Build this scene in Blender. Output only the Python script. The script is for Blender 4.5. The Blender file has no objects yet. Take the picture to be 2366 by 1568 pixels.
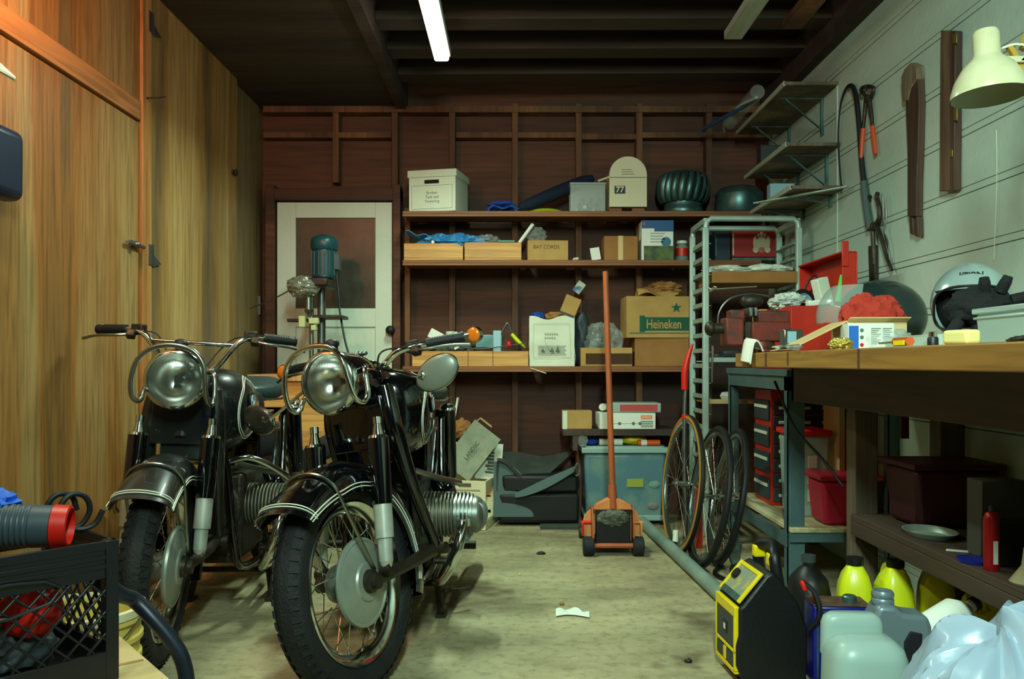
import bpy, math, random
from mathutils import Vector, Matrix, noise
PI = math.pi
R = math.radians
random.seed(7)
scene = bpy.context.scene
COL = scene.collection

# ------------------------------------------------------------------ camera, world, light
F = 1960.0          # focal length in pixels of the 2366 px wide frame
CH = 0.99           # camera height
PX, PY = 1190.0, 838.0   # vanishing point of the room's depth direction
cam = bpy.data.cameras.new('camera')
cam.sensor_width = 36.0
cam.lens = F / 2366.0 * 36.0
cam.shift_x = -(PX - 1183.0) / 2366.0
cam.shift_y = (PY - 784.0) / 2366.0
cam.clip_start = 0.02
camo = bpy.data.objects.new('camera', cam)
COL.objects.link(camo)
camo.location = (0, 0, CH)
camo.rotation_euler = (PI / 2, 0, 0)
scene.camera = camo

w = bpy.data.worlds.new('world')
scene.world = w
w.use_nodes = True
w.node_tree.nodes['Background'].inputs[0].default_value = (0.06, 0.20, 0.30, 1)
w.node_tree.nodes['Background'].inputs[1].default_value = 0.06

vs = scene.view_settings
vs.view_transform = 'Standard'
vs.look = 'None'
vs.exposure = 0.0
vs.gamma = 1.0
vs.use_curve_mapping = False


def area(name, loc, size, power, col, target=None, rot=(0, 0, 0), spread=PI):
    l = bpy.data.lights.new(name, 'AREA')
    l.shape = 'RECTANGLE'
    l.size, l.size_y = size
    l.energy = power
    l.color = col
    l.spread = spread
    o = bpy.data.objects.new(name, l)
    COL.objects.link(o)
    o.location = loc
    o.rotation_euler = rot
    if target is not None:
        d = Vector(target) - Vector(loc)
        o.rotation_euler = d.to_track_quat('-Z', 'Y').to_euler()
    return o


TUBE = (0.70, 1.0, 0.72)
area('left_fluorescent', (-1.12, 2.2, 2.5), (0.12, 0.9), 18, (0.84, 1.0, 0.74))
area('warm_tint_light', (-1.42, 2.25, 2.42), (0.12, 0.12), 15, (1.0, 0.22, 0.06), target=(-1.66, 2.9, 2.2))  # unseen lamp added to tint the upper left wall orange
area('front_fluorescent', (0.15, 0.1, 2.5), (0.12, 1.1), 86, (0.70, 1.0, 0.86), target=(1.15, 2.9, 0.7), spread=R(130))
area('middle_fluorescent', (-.36, 3.93, 2.50), (0.07, 0.7), 32, (0.72, 1.0, 0.76), spread=R(150))
TUBE_STRENGTH = 12.0

# ------------------------------------------------------------------ helpers


def at(px, py, d):
    """photo pixel at depth d (metres from the camera) as a world point"""
    return Vector(((px - PX) * d / F, d, CH - (py - PY) * d / F))


def lin(c):
    c = c / 255.0
    return c / 12.92 if c <= 0.04045 else ((c + 0.055) / 1.055) ** 2.4


def rgb(t):
    return (lin(t[0]), lin(t[1]), lin(t[2]), 1.0)


MATS = {}


def mat(name, col, rough=0.6, metal=0.0, col2=None, scale=6.0, stretch=(1, 1, 1), contrast=(0.35, 0.65), bump=0.0,
        bscale=60.0, alpha=1.0, trans=0.0, coat=0.0, emit=0.0, spec=0.5, ior=1.45):
    if name in MATS:
        return MATS[name]
    m = bpy.data.materials.new(name)
    m.use_nodes = True
    nt = m.node_tree
    b = nt.nodes['Principled BSDF']
    b.inputs['Base Color'].default_value = rgb(col)
    b.inputs['Roughness'].default_value = rough
    b.inputs['Metallic'].default_value = metal
    b.inputs['Alpha'].default_value = alpha
    b.inputs['Transmission Weight'].default_value = trans
    b.inputs['Coat Weight'].default_value = coat
    b.inputs['Specular IOR Level'].default_value = spec
    b.inputs['IOR'].default_value = ior
    if emit:
        b.inputs['Emission Color'].default_value = rgb(col)
        b.inputs['Emission Strength'].default_value = emit
    tc = nt.nodes.new('ShaderNodeTexCoord')
    if col2 is not None:
        mp = nt.nodes.new('ShaderNodeMapping')
        mp.inputs['Scale'].default_value = stretch
        nt.links.new(tc.outputs['Object'], mp.inputs['Vector'])
        n = nt.nodes.new('ShaderNodeTexNoise')
        n.inputs['Scale'].default_value = scale
        n.inputs['Detail'].default_value = 5
        n.inputs['Roughness'].default_value = 0.6
        nt.links.new(mp.outputs['Vector'], n.inputs['Vector'])
        cr = nt.nodes.new('ShaderNodeValToRGB')
        cr.color_ramp.elements[0].position = contrast[0]
        cr.color_ramp.elements[1].position = contrast[1]
        cr.color_ramp.elements[0].color = rgb(col)
        cr.color_ramp.elements[1].color = rgb(col2)
        nt.links.new(n.outputs['Fac'], cr.inputs['Fac'])
        nt.links.new(cr.outputs['Color'], b.inputs['Base Color'])
    if bump:
        n2 = nt.nodes.new('ShaderNodeTexNoise')
        n2.inputs['Scale'].default_value = bscale
        n2.inputs['Detail'].default_value = 4
        nt.links.new(tc.outputs['Object'], n2.inputs['Vector'])
        bp = nt.nodes.new('ShaderNodeBump')
        bp.inputs['Strength'].default_value = bump
        bp.inputs['Distance'].default_value = 0.01
        nt.links.new(n2.outputs['Fac'], bp.inputs['Height'])
        nt.links.new(bp.outputs['Normal'], b.inputs['Normal'])
    MATS[name] = m
    return m


def wood(name, c1, c2, c3, axis='Z', scale=3.0, rough=0.55, bump=0.15, fine=0.5, world=False):
    """streaked wood: long noise along one axis in two scales"""
    if name in MATS:
        return MATS[name]
    m = bpy.data.materials.new(name)
    m.use_nodes = True
    nt = m.node_tree
    b = nt.nodes['Principled BSDF']
    b.inputs['Roughness'].default_value = rough
    tc = nt.nodes.new('ShaderNodeTexCoord')
    st = {'X': (0.06, 1, 1), 'Y': (1, 0.06, 1), 'Z': (1, 1, 0.06)}[axis]

    def layer(sc, det):
        mp = nt.nodes.new('ShaderNodeMapping')
        mp.inputs['Scale'].default_value = st
        nt.links.new(tc.outputs['Object'], mp.inputs['Vector'])
        n = nt.nodes.new('ShaderNodeTexNoise')
        n.inputs['Scale'].default_value = sc
        n.inputs['Detail'].default_value = det
        n.inputs['Distortion'].default_value = 0.6
        nt.links.new(mp.outputs['Vector'], n.inputs['Vector'])
        return n
    n1 = layer(scale, 3)
    n2 = layer(scale * 14, 6)
    cr = nt.nodes.new('ShaderNodeValToRGB')
    e = cr.color_ramp.elements
    e[0].position, e[0].color = 0.37, rgb(c1)
    e[1].position, e[1].color = 0.63, rgb(c3)
    k = e.new(0.5)
    k.color = rgb(c2)
    nt.links.new(n1.outputs['Fac'], cr.inputs['Fac'])
    mx = nt.nodes.new('ShaderNodeMix')
    mx.data_type = 'RGBA'
    mx.blend_type = 'MULTIPLY'
    mx.inputs['Factor'].default_value = fine
    cr2 = nt.nodes.new('ShaderNodeValToRGB')
    cr2.color_ramp.elements[0].position = 0.36
    cr2.color_ramp.elements[0].color = (0.35, 0.33, 0.3, 1)
    cr2.color_ramp.elements[1].position = 0.58
    nt.links.new(n2.outputs['Fac'], cr2.inputs['Fac'])
    nt.links.new(cr.outputs['Color'], mx.inputs[6])
    nt.links.new(cr2.outputs['Color'], mx.inputs[7])
    nt.links.new(mx.outputs[2], b.inputs['Base Color'])
    bp = nt.nodes.new('ShaderNodeBump')
    bp.inputs['Strength'].default_value = bump
    bp.inputs['Distance'].default_value = 0.004
    nt.links.new(n2.outputs['Fac'], bp.inputs['Height'])
    nt.links.new(bp.outputs['Normal'], b.inputs['Normal'])
    MATS[name] = m
    return m


def frame_from(z, up=None):
    z = Vector(z).normalized()
    up = Vector(up) if up is not None else (Vector((0, 0, 1)) if abs(z.z) < 0.95 else Vector((1, 0, 0)))
    x = up.cross(z).normalized()
    y = z.cross(x)
    return x, y, z


def TR(loc=(0, 0, 0), rx=0, ry=0, rz=0):
    return Matrix.Translation(loc) @ Matrix.Rotation(rz, 4, 'Z') @ Matrix.Rotation(ry, 4, 'Y') @ Matrix.Rotation(rx, 4, 'X')


class G:
    def __init__(s, M=None):
        s.v, s.f, s.mi, s.m, s.M = [], [], [], 0, M

    def add(s, vs, fs, M=None):
        b = len(s.v)
        for v in vs:
            v = Vector(v)
            if M is not None:
                v = M @ v
            s.v.append(v)
        for f in fs:
            s.f.append([i + b for i in f])
            s.mi.append(s.m)
        return s

    def box(s, c, d, M=None, taper=1.0):
        x, y, z = d[0] / 2, d[1] / 2, d[2] / 2
        vs = []
        for k, t in ((-1, 1.0), (1, taper)):
            for a, b_ in ((-1, -1), (1, -1), (1, 1), (-1, 1)):
                vs.append((c[0] + a * x * t, c[1] + b_ * y * t, c[2] + k * z))
        return s.add(vs, [(3, 2, 1, 0), (4, 5, 6, 7), (0, 1, 5, 4), (1, 2, 6, 5), (2, 3, 7, 6), (3, 0, 4, 7)], M)

    def b2(s, lo, hi, M=None):
        return s.box([(lo[i] + hi[i]) / 2 for i in range(3)], [abs(hi[i] - lo[i]) for i in range(3)], M)

    def obox(s, p0, p1, w_, h, up=None):
        """bar of section w x h from p0 to p1"""
        p0, p1 = Vector(p0), Vector(p1)
        x, y, z = frame_from(p1 - p0, up)
        vs = []
        for p in (p0, p1):
            for a, b_ in ((-1, -1), (1, -1), (1, 1), (-1, 1)):
                vs.append(p + x * a * w_ / 2 + y * b_ * h / 2)
        return s.add(vs, [(3, 2, 1, 0), (4, 5, 6, 7), (0, 1, 5, 4), (1, 2, 6, 5), (2, 3, 7, 6), (3, 0, 4, 7)])

    def cyl(s, p0, p1, r0, r1=None, n=16, cap=True):
        r1 = r0 if r1 is None else r1
        p0, p1 = Vector(p0), Vector(p1)
        x, y, z = frame_from(p1 - p0)
        vs = []
        for p, r in ((p0, r0), (p1, r1)):
            for i in range(n):
                a = 2 * PI * i / n
                vs.append(p + x * math.cos(a) * r + y * math.sin(a) * r)
        fs = [(i, (i + 1) % n, n + (i + 1) % n, n + i) for i in range(n)]
        if cap:
            fs += [tuple(range(n - 1, -1, -1)), tuple(range(n, 2 * n))]
        return s.add(vs, fs)

    def tube(s, pts, r, n=8, closed=False, smooth=0, flat=1.0):
        pts = [Vector(p) for p in pts]
        rr = r if isinstance(r, (list, tuple)) else [r] * len(pts)
        if smooth:
            pts, rr = spline(pts, rr, smooth, closed)
        N = len(pts)
        tang = []
        for i in range(N):
            a = pts[(i - 1) % N] if (closed or i > 0) else pts[i]
            b_ = pts[(i + 1) % N] if (closed or i < N - 1) else pts[i]
            t = (b_ - a)
            tang.append(t.normalized() if t.length > 1e-9 else Vector((0, 0, 1)))
        x, y, z = frame_from(tang[0])
        vs = []
        for i in range(N):
            t = tang[i]
            x = (x - t * x.dot(t))
            if x.length < 1e-6:
                x = frame_from(t)[0]
            x.normalize()
            y = t.cross(x)
            for k in range(n):
                a = 2 * PI * k / n
                vs.append(pts[i] + x * math.cos(a) * rr[i] + y * math.sin(a) * rr[i] * flat)
        fs = []
        for i in range(N if closed else N - 1):
            j = (i + 1) % N
            for k in range(n):
                l = (k + 1) % n
                fs.append((i * n + k, i * n + l, j * n + l, j * n + k))
        if not closed:
            fs += [tuple(range(n - 1, -1, -1)), tuple((N - 1) * n + k for k in range(n))]
        return s.add(vs, fs)

    def lathe(s, prof, M=None, n=32, sx=1.0, sy=1.0, closed=False, arc=2 * PI, cap=True):
        vs, fs = [], []
        full = arc > 2 * PI - 1e-4
        cnt = n if full else n + 1
        for (r, h) in prof:
            for i in range(cnt):
                a = arc * i / n
                vs.append((r * math.cos(a) * sx, r * math.sin(a) * sy, h))
        P = len(prof)
        for j in range(P if closed else P - 1):
            j2 = (j + 1) % P
            for i in range(n):
                i2 = (i + 1) % cnt
                fs.append((j * cnt + i, j * cnt + i2, j2 * cnt + i2, j2 * cnt + i))
        if not closed and full and cap:
            if prof[0][0] > 1e-5:
                fs.append(tuple(range(cnt - 1, -1, -1)))
            if prof[-1][0] > 1e-5:
                fs.append(tuple((P - 1) * cnt + i for i in range(cnt)))
        return s.add(vs, fs, M)

    def ell(s, c, r, M=None, n=20, m=12, z0=-1.0, z1=1.0):
        prof = []
        a0, a1 = math.asin(z0), math.asin(z1)
        for i in range(m + 1):
            a = a0 + (a1 - a0) * i / m
            prof.append((max(math.cos(a), 1e-6), math.sin(a)))
        MM = Matrix.Translation(c) @ Matrix.Diagonal((r[0], r[1], r[2], 1))
        if M is not None:
            MM = M @ MM
        return s.lathe(prof, MM, n)

    def prism(s, poly, h0, h1, M=None):
        """poly in (x,z), extruded along y from h0 to h1"""
        n = len(poly)
        vs = [(p[0], h0, p[1]) for p in poly] + [(p[0], h1, p[1]) for p in poly]
        fs = [(i, (i + 1) % n, n + (i + 1) % n, n + i) for i in range(n)]
        fs += [tuple(range(n - 1, -1, -1)), tuple(range(n, 2 * n))]
        return s.add(vs, fs, M)

    def loft(s, secs, closed=True, cap=True):
        n = len(secs[0])
        vs = [p for sec in secs for p in sec]
        fs = []
        for i in range(len(secs) - 1):
            for k in range(n if closed else n - 1):
                l = (k + 1) % n
                fs.append((i * n + k, i * n + l, (i + 1) * n + l, (i + 1) * n + k))
        if cap and closed:
            fs += [tuple(range(n - 1, -1, -1)), tuple((len(secs) - 1) * n + k for k in range(n))]
        return s.add(vs, fs)

    def sheet(s, fn, nu, nv, thick=0.002):
        """surface fn(u,v) u,v in 0..1, given thickness"""
        top, bot = [], []
        P = [[Vector(fn(i / nu, j / nv)) for j in range(nv + 1)] for i in range(nu + 1)]
        for i in range(nu + 1):
            for j in range(nv + 1):
                a = P[min(i + 1, nu)][j] - P[max(i - 1, 0)][j]
                b_ = P[i][min(j + 1, nv)] - P[i][max(j - 1, 0)]
                nn = a.cross(b_)
                nn = nn.normalized() if nn.length > 1e-9 else Vector((0, 0, 1))
                top.append(P[i][j] + nn * thick / 2)
                bot.append(P[i][j] - nn * thick / 2)
        W = nv + 1
        B = len(top)
        fs = []
        for i in range(nu):
            for j in range(nv):
                a, b_, c, d = i * W + j, (i + 1) * W + j, (i + 1) * W + j + 1, i * W + j + 1
                fs.append((a, b_, c, d))
                fs.append((B + d, B + c, B + b_, B + a))
        for i in range(nu):
            fs.append((i * W, B + i * W, B + (i + 1) * W, (i + 1) * W))
            fs.append((i * W + nv, (i + 1) * W + nv, B + (i + 1) * W + nv, B + i * W + nv))
        for j in range(nv):
            fs.append((j, j + 1, B + j + 1, B + j))
            fs.append((nu * W + j, B + nu * W + j, B + nu * W + j + 1, nu * W + j + 1))
        return s.add(top + bot, fs)

    def build(s, name, mats, parent=None, loc=None, rz=0.0, rot=None, bevel=0.0, seg=2, ang=38, smooth=True, sub=0, recalc=True):
        me = bpy.data.meshes.new(name)
        vs = s.v if s.M is None else [s.M @ v for v in s.v]
        me.from_pydata([tuple(v) for v in vs], [], s.f)
        if not isinstance(mats, (list, tuple)):
            mats = [mats]
        for m in mats:
            me.materials.append(m)
        me.polygons.foreach_set('material_index', s.mi)
        me.validate()
        if recalc:
            import bmesh
            bm = bmesh.new()
            bm.from_mesh(me)
            bmesh.ops.recalc_face_normals(bm, faces=bm.faces[:])
            bm.to_mesh(me)
            bm.free()
        if smooth:
            me.polygons.foreach_set('use_smooth', [True] * len(me.polygons))
            me.set_sharp_from_angle(angle=R(ang))
        me.update()
        o = bpy.data.objects.new(name, me)
        COL.objects.link(o)
        if parent is not None:
            o.parent = parent
        if loc is not None:
            o.location = loc
        if rot is not None:
            o.rotation_euler = rot
        elif rz:
            o.rotation_euler = (0, 0, rz)
        if sub:
            mo = o.modifiers.new('sub', 'SUBSURF')
            mo.levels = mo.render_levels = sub
        if bevel:
            mo = o.modifiers.new('bevel', 'BEVEL')
            mo.width = bevel
            mo.segments = seg
            mo.limit_method = 'ANGLE'
            mo.angle_limit = R(40)
            mo.harden_normals = False
        return o


def spline(pts, rr, k, closed):
    out, ro = [], []
    N = len(pts)
    rng = range(N if closed else N - 1)
    for i in rng:
        p0 = pts[(i - 1) % N] if (closed or i > 0) else pts[0] * 2 - pts[1]
        p1, p2 = pts[i], pts[(i + 1) % N]
        p3 = pts[(i + 2) % N] if (closed or i < N - 2) else pts[-1] * 2 - pts[-2]
        for j in range(k):
            t = j / k
            out.append(0.5 * ((2 * p1) + (p2 - p0) * t + (2 * p0 - 5 * p1 + 4 * p2 - p3) * t * t + (3 * p1 - p0 - 3 * p2 + p3) * t ** 3))
            ro.append(rr[i] * (1 - t) + rr[(i + 1) % N] * t)
    if not closed:
        out.append(pts[-1])
        ro.append(rr[-1])
    return out, ro


def tag(o, label=None, cat=None, group=None, kind=None):
    if label:
        o['label'] = label
    if cat:
        o['category'] = cat
    if group:
        o['group'] = group
    if kind:
        o['kind'] = kind
    return o


def thing(name, label, cat, loc=(0, 0, 0), rz=0.0, group=None, rot=None):
    o = bpy.data.objects.new(name, None)
    COL.objects.link(o)
    o.location = loc
    o.rotation_euler = rot if rot is not None else (0, 0, rz)
    o.empty_display_size = 0.1
    return tag(o, label, cat, group)


def structure(o, label=None):
    o['kind'] = 'structure'
    if label:
        o['label'] = label
    return o


def text(s, size, m, parent, loc, rot=(PI / 2, 0, 0), name='lettering', ext=0.0006, bold=0.0, sx=1.0, align='CENTER'):
    c = bpy.data.curves.new(name, 'FONT')
    c.body = s
    c.size = size
    c.extrude = ext
    c.offset = bold
    c.align_x = align
    c.align_y = 'CENTER'
    c.materials.append(m)
    t = bpy.data.objects.new(name, c)
    me = bpy.data.meshes.new_from_object(t)
    bpy.data.objects.remove(t)
    o = bpy.data.objects.new(name, me)
    COL.objects.link(o)
    o.parent = parent
    o.location = loc
    o.rotation_euler = rot
    o.scale = (sx, 1, 1)
    return o


def blob(c, r, seed, amp=0.25, freq=3.0, n=40, m=26, zfloor=None, ridged=False, fine=0.0):
    g = G()
    vs, fs = [], []
    off = Vector((seed * 7.3, seed * 3.1, seed * 1.7))
    for j in range(m + 1):
        ph = -PI / 2 + PI * j / m
        for i in range(n):
            a = 2 * PI * i / n
            d = Vector((math.cos(ph) * math.cos(a), math.cos(ph) * math.sin(a), math.sin(ph)))
            q = noise.noise(d * freq + off)
            if ridged:
                q = 1 - abs(q) * 2.6
            q2 = noise.noise(d * freq * 3.3 + off)
            k = 1 + amp * q + fine * (1 - abs(q2) * 3)
            p = Vector((c[0] + d.x * r[0] * k, c[1] + d.y * r[1] * k, c[2] + d.z * r[2] * k))
            if zfloor is not None and p.z < zfloor:
                p.z = zfloor
            vs.append(p)
    for j in range(m):
        for i in range(n):
            i2 = (i + 1) % n
            fs.append((j * n + i, j * n + i2, (j + 1) * n + i2, (j + 1) * n + i))
    g.add(vs, fs)
    return g


# ------------------------------------------------------------------ materials
ply = wood('plywood', (116, 94, 62), (164, 124, 66), (192, 156, 98), 'Z', 3.2, 0.42, 0.12, 0.5)
ply2 = wood('plywood_honey', (112, 94, 58), (160, 106, 48), (172, 138, 86), 'Z', 4.0, 0.42, 0.12, 0.55)
pine = wood('pine_trim', (176, 120, 62), (200, 142, 80), (216, 164, 100), 'Z', 3.0, 0.5)
pineY = wood('pine_header', (140, 84, 40), (178, 112, 56), (196, 132, 74), 'Y', 3.0, 0.5)
redwood = wood('redwood_sheathing', (58, 32, 18), (84, 46, 24), (104, 60, 34), 'X', 3.0, 0.7, 0.2)
studm = wood('stud_wood', (84, 50, 26), (110, 70, 36), (136, 90, 48), 'Z', 3.0, 0.7)
shelfm = wood('shelf_board', (110, 64, 34), (140, 88, 46), (160, 104, 58), 'X', 3.0, 0.6)
joistm = wood('joist_wood', (46, 38, 30), (62, 50, 38), (76, 62, 48), 'X', 3.0, 0.8)
ceilm = wood('ceiling_board', (44, 38, 30), (58, 50, 38), (70, 60, 46), 'X', 2.4, 0.8)
benchm = wood('bench_top', (128, 86, 34), (160, 114, 46), (182, 138, 64), 'Y', 3.0, 0.5)
cratem = wood('crate_pine', (196, 134, 58), (214, 160, 84), (224, 180, 104), 'X', 3.0, 0.55)
darkwood = wood('dark_wood', (46, 34, 26), (62, 46, 34), (76, 58, 44), 'Y', 3.0, 0.7)
greywood = wood('weathered_wood', (92, 78, 60), (120, 104, 80), (150, 134, 104), 'Z', 4.0, 0.7)
oldwood = wood('old_brown_wood', (62, 40, 30), (88, 60, 44), (120, 92, 70), 'Z', 6.0, 0.6)
whitewood = mat('whitewashed_wood', (190, 196, 180), 0.7, col2=(150, 156, 140), scale=8, stretch=(1, 0.2, 1))
wallpaint = mat('wall_paint', (164, 186, 172), 0.62, col2=(192, 206, 190), scale=1.4, stretch=(1, 0.5, 1), bump=0.15, bscale=40)
groove = mat('board_groove', (60, 64, 54), 0.9)
doorpaint = mat('door_paint', (196, 212, 192), 0.5, col2=(212, 222, 204), scale=3, bump=0.08)
doorglass = mat('door_glass', (46, 42, 30), 0.35, col2=(66, 60, 44), scale=7)
cardb = mat('cardboard', (168, 132, 72), 0.8, col2=(184, 148, 84), scale=5, bump=0.08)
cardb2 = mat('cardboard_brown', (142, 98, 50), 0.8, col2=(160, 112, 58), scale=4, bump=0.08)
cardtan = mat('cardboard_tan', (206, 176, 120), 0.8, col2=(216, 190, 138), scale=4, bump=0.05)
white = mat('white_paper', (226, 230, 216), 0.7)
offwhite = mat('off_white_card', (206, 214, 190), 0.75, col2=(216, 222, 200), scale=5)
cream = mat('cream_plastic', (220, 214, 176), 0.5)
ink = mat('grey_ink', (92, 110, 92), 0.8)
black = mat('black_plastic', (14, 16, 18), 0.45, bump=0.1, bscale=90)
blackgloss = mat('black_paint', (5, 7, 10), 0.12, coat=1.0, spec=0.6)
blackdust = mat('dusty_black_paint', (14, 18, 18), 0.36, col2=(40, 44, 38), scale=5, coat=0.6, contrast=(0.4, 0.75))
rubber = mat('tyre_rubber', (15, 17, 20), 0.7, col2=(27, 29, 30), scale=12, bump=0.4, bscale=120)
rubber2 = mat('black_rubber', (16, 17, 18), 0.55)
chrome = mat('chrome', (214, 220, 214), 0.12, 1.0)
chromed = mat('dull_chrome', (150, 156, 150), 0.28, 1.0)
steel = mat('steel', (120, 124, 120), 0.4, 0.9)
alu = mat('cast_alloy', (150, 156, 148), 0.42, 0.75, col2=(110, 114, 106), scale=9)
alufin = mat('finned_alloy', (96, 96, 84), 0.5, 0.7, col2=(130, 128, 110), scale=9)
hubm = mat('brake_plate_alloy', (164, 172, 160), 0.42, 0.45, col2=(142, 150, 138), scale=5)
grease = mat('greasy_metal', (46, 40, 32), 0.5, 0.6, col2=(70, 62, 50), scale=16, bump=0.3)
stripe = mat('white_pinstripe', (226, 232, 214), 0.4)
reflector = mat('lamp_reflector', (235, 236, 228), 0.2, 1.0)
seatm = mat('seat_vinyl', (44, 60, 62), 0.4, bump=0.2, bscale=80)
amber = mat('amber_lens', (214, 110, 20), 0.2, coat=0.8)
mirrorm = mat('mirror_back', (120, 124, 112), 0.4, 0.3)
tealpaint = mat('teal_enamel', (28, 78, 84), 0.35, col2=(20, 58, 66), scale=6)
blue = mat('blue_fabric', (20, 62, 150), 0.8)
bluebright = mat('blue_plastic', (26, 96, 210), 0.5)
tarp = mat('blue_tarp', (60, 140, 190), 0.5, col2=(40, 110, 170), scale=9)
navy = mat('navy_fabric', (12, 30, 52), 0.85)
lime = mat('lime_plastic', (190, 206, 20), 0.4)
yellow = mat('yellow_plastic', (226, 206, 20), 0.42)
jugyel = mat('yellow_jug', (214, 222, 30), 0.35, coat=0.3)
galv = mat('galvanized_metal', (104, 138, 134), 0.38, 0.75, col2=(70, 100, 100), scale=8)
plasticw = mat('cloudy_plastic', (190, 210, 200), 0.35, alpha=0.55)
clear = mat('clear_plastic', (215, 230, 222), 0.15, alpha=0.28)
clearbag = mat('clear_bag', (216, 228, 220), 0.18, alpha=0.17, bump=0.5, bscale=16)
foil = mat('gold_foil', (220, 200, 110), 0.25, 0.8, bump=0.8, bscale=90)
red = mat('red_enamel', (196, 40, 12), 0.4, col2=(176, 30, 10), scale=5)
redcloth = mat('red_rag', (176, 52, 36), 0.9, bump=0.5, bscale=60)
redp = mat('red_plastic', (206, 30, 16), 0.4)
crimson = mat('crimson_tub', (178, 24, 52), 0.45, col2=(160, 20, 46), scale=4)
orange = mat('jack_orange', (220, 150, 86), 0.5, col2=(206, 116, 60), scale=8)
orangered = mat('jack_handle_paint', (178, 94, 50), 0.5, col2=(150, 72, 38), scale=7, stretch=(1, 1, 0.3))
greymetal = mat('grey_steel_leg', (84, 112, 112), 0.5, 0.2, col2=(70, 96, 98), scale=6)
rackm = mat('aluminium_rack', (176, 196, 184), 0.42, 0.35, col2=(156, 176, 164), scale=8)
matdark = mat('rubber_mat', (52, 58, 54), 0.85, col2=(64, 70, 64), scale=9, bump=0.3, bscale=140)
matback = mat('mat_underside', (76, 96, 94), 0.8)
totem = mat('blue_grey_tote', (84, 122, 132), 0.35, col2=(110, 140, 134), scale=5, contrast=(0.45, 0.6))
totelid = mat('tote_lid', (140, 170, 162), 0.45)
greenink = mat('green_ink', (24, 84, 62), 0.8)
bluecan = mat('blue_can', (14, 22, 120), 0.35)
silver = mat('silver_plastic', (120, 136, 142), 0.35, 0.35)
helmsilver = mat('silver_helmet_paint', (168, 188, 184), 0.2, 0.35, coat=0.7)
milky = mat('milky_jug', (160, 184, 176), 0.35, alpha=0.9)
bagm = mat('white_plastic_bag', (150, 168, 186), 0.30, bump=0.35, bscale=9, coat=0.3)
fabricblack = mat('black_glove_fabric', (16, 17, 18), 0.85, bump=0.4, bscale=80)
pvc = mat('grey_pipe', (130, 150, 138), 0.5, col2=(112, 132, 120), scale=7)
tan = mat('tan_sidewall', (176, 120, 44), 0.6)
lampshade = mat('cream_enamel_shade', (196, 192, 156), 0.25, col2=(180, 174, 136), scale=6)
lampin = mat('shade_inside', (150, 156, 134), 0.5)
brass = mat('old_brass', (150, 130, 60), 0.4, 0.7)
greenp = mat('green_marker', (90, 190, 60), 0.5)
darkpl = mat('dark_grey_plastic', (52, 60, 64), 0.5, col2=(44, 52, 56), scale=5)
skyb = mat('label_blue', (30, 100, 190), 0.5)
paleblue = mat('pale_blue_card', (150, 190, 200), 0.6)
concrete = None


def floor_mat():
    m = bpy.data.materials.new('concrete')
    m.use_nodes = True
    nt = m.node_tree
    b = nt.nodes['Principled BSDF']
    b.inputs['Roughness'].default_value = 0.75
    tc = nt.nodes.new('ShaderNodeTexCoord')

    def nz(sc, det, st=(1, 1, 1)):
        mp = nt.nodes.new('ShaderNodeMapping')
        mp.inputs['Scale'].default_value = st
        nt.links.new(tc.outputs['Object'], mp.inputs['Vector'])
        n = nt.nodes.new('ShaderNodeTexNoise')
        n.inputs['Scale'].default_value = sc
        n.inputs['Detail'].default_value = det
        n.inputs['Roughness'].default_value = 0.65
        nt.links.new(mp.outputs['Vector'], n.inputs['Vector'])
        return n
    n1 = nz(1.6, 6, (0.7, 1.5, 1))
    cr = nt.nodes.new('ShaderNodeValToRGB')
    e = cr.color_ramp.elements
    e[0].position, e[0].color = 0.30, rgb((104, 94, 68))
    e[1].position, e[1].color = 0.70, rgb((190, 180, 142))
    k = e.new(0.5)
    k.color = rgb((158, 148, 112))
    nt.links.new(n1.outputs['Fac'], cr.inputs['Fac'])
    n2 = nz(26, 8)
    cr2 = nt.nodes.new('ShaderNodeValToRGB')
    cr2.color_ramp.elements[0].position = 0.34
    cr2.color_ramp.elements[0].color = (0.42, 0.38, 0.32, 1)
    cr2.color_ramp.elements[1].position = 0.5
    mx = nt.nodes.new('ShaderNodeMix')
    mx.data_type = 'RGBA'
    mx.blend_type = 'MULTIPLY'
    mx.inputs['Factor'].default_value = 0.55
    nt.links.new(n2.outputs['Fac'], cr2.inputs['Fac'])
    nt.links.new(cr.outputs['Color'], mx.inputs[6])
    nt.links.new(cr2.outputs['Color'], mx.inputs[7])
    # a few oil stains with soft shapes of their own
    n3 = nz(2.3, 3)
    cr3 = nt.nodes.new('ShaderNodeValToRGB')
    cr3.color_ramp.elements[0].position = 0.30
    cr3.color_ramp.elements[0].color = (0.35, 0.30, 0.24, 1)
    cr3.color_ramp.elements[1].position = 0.40
    mx2 = nt.nodes.new('ShaderNodeMix')
    mx2.data_type = 'RGBA'
    mx2.blend_type = 'MULTIPLY'
    mx2.inputs['Factor'].default_value = 0.8
    nt.links.new(n3.outputs['Fac'], cr3.inputs['Fac'])
    nt.links.new(mx.outputs[2], mx2.inputs[6])
    nt.links.new(cr3.outputs['Color'], mx2.inputs[7])
    nt.links.new(mx2.outputs[2], b.inputs['Base Color'])
    bp = nt.nodes.new('ShaderNodeBump')
    bp.inputs['Strength'].default_value = 0.35
    bp.inputs['Distance'].default_value = 0.01
    nt.links.new(n2.outputs['Fac'], bp.inputs['Height'])
    nt.links.new(bp.outputs['Normal'], b.inputs['Normal'])
    return m


concrete = floor_mat()

# ------------------------------------------------------------------ room shell
XL, XR, YB, ZC = -1.62, 1.66, 5.55, 2.66
YF = -1.6

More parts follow.
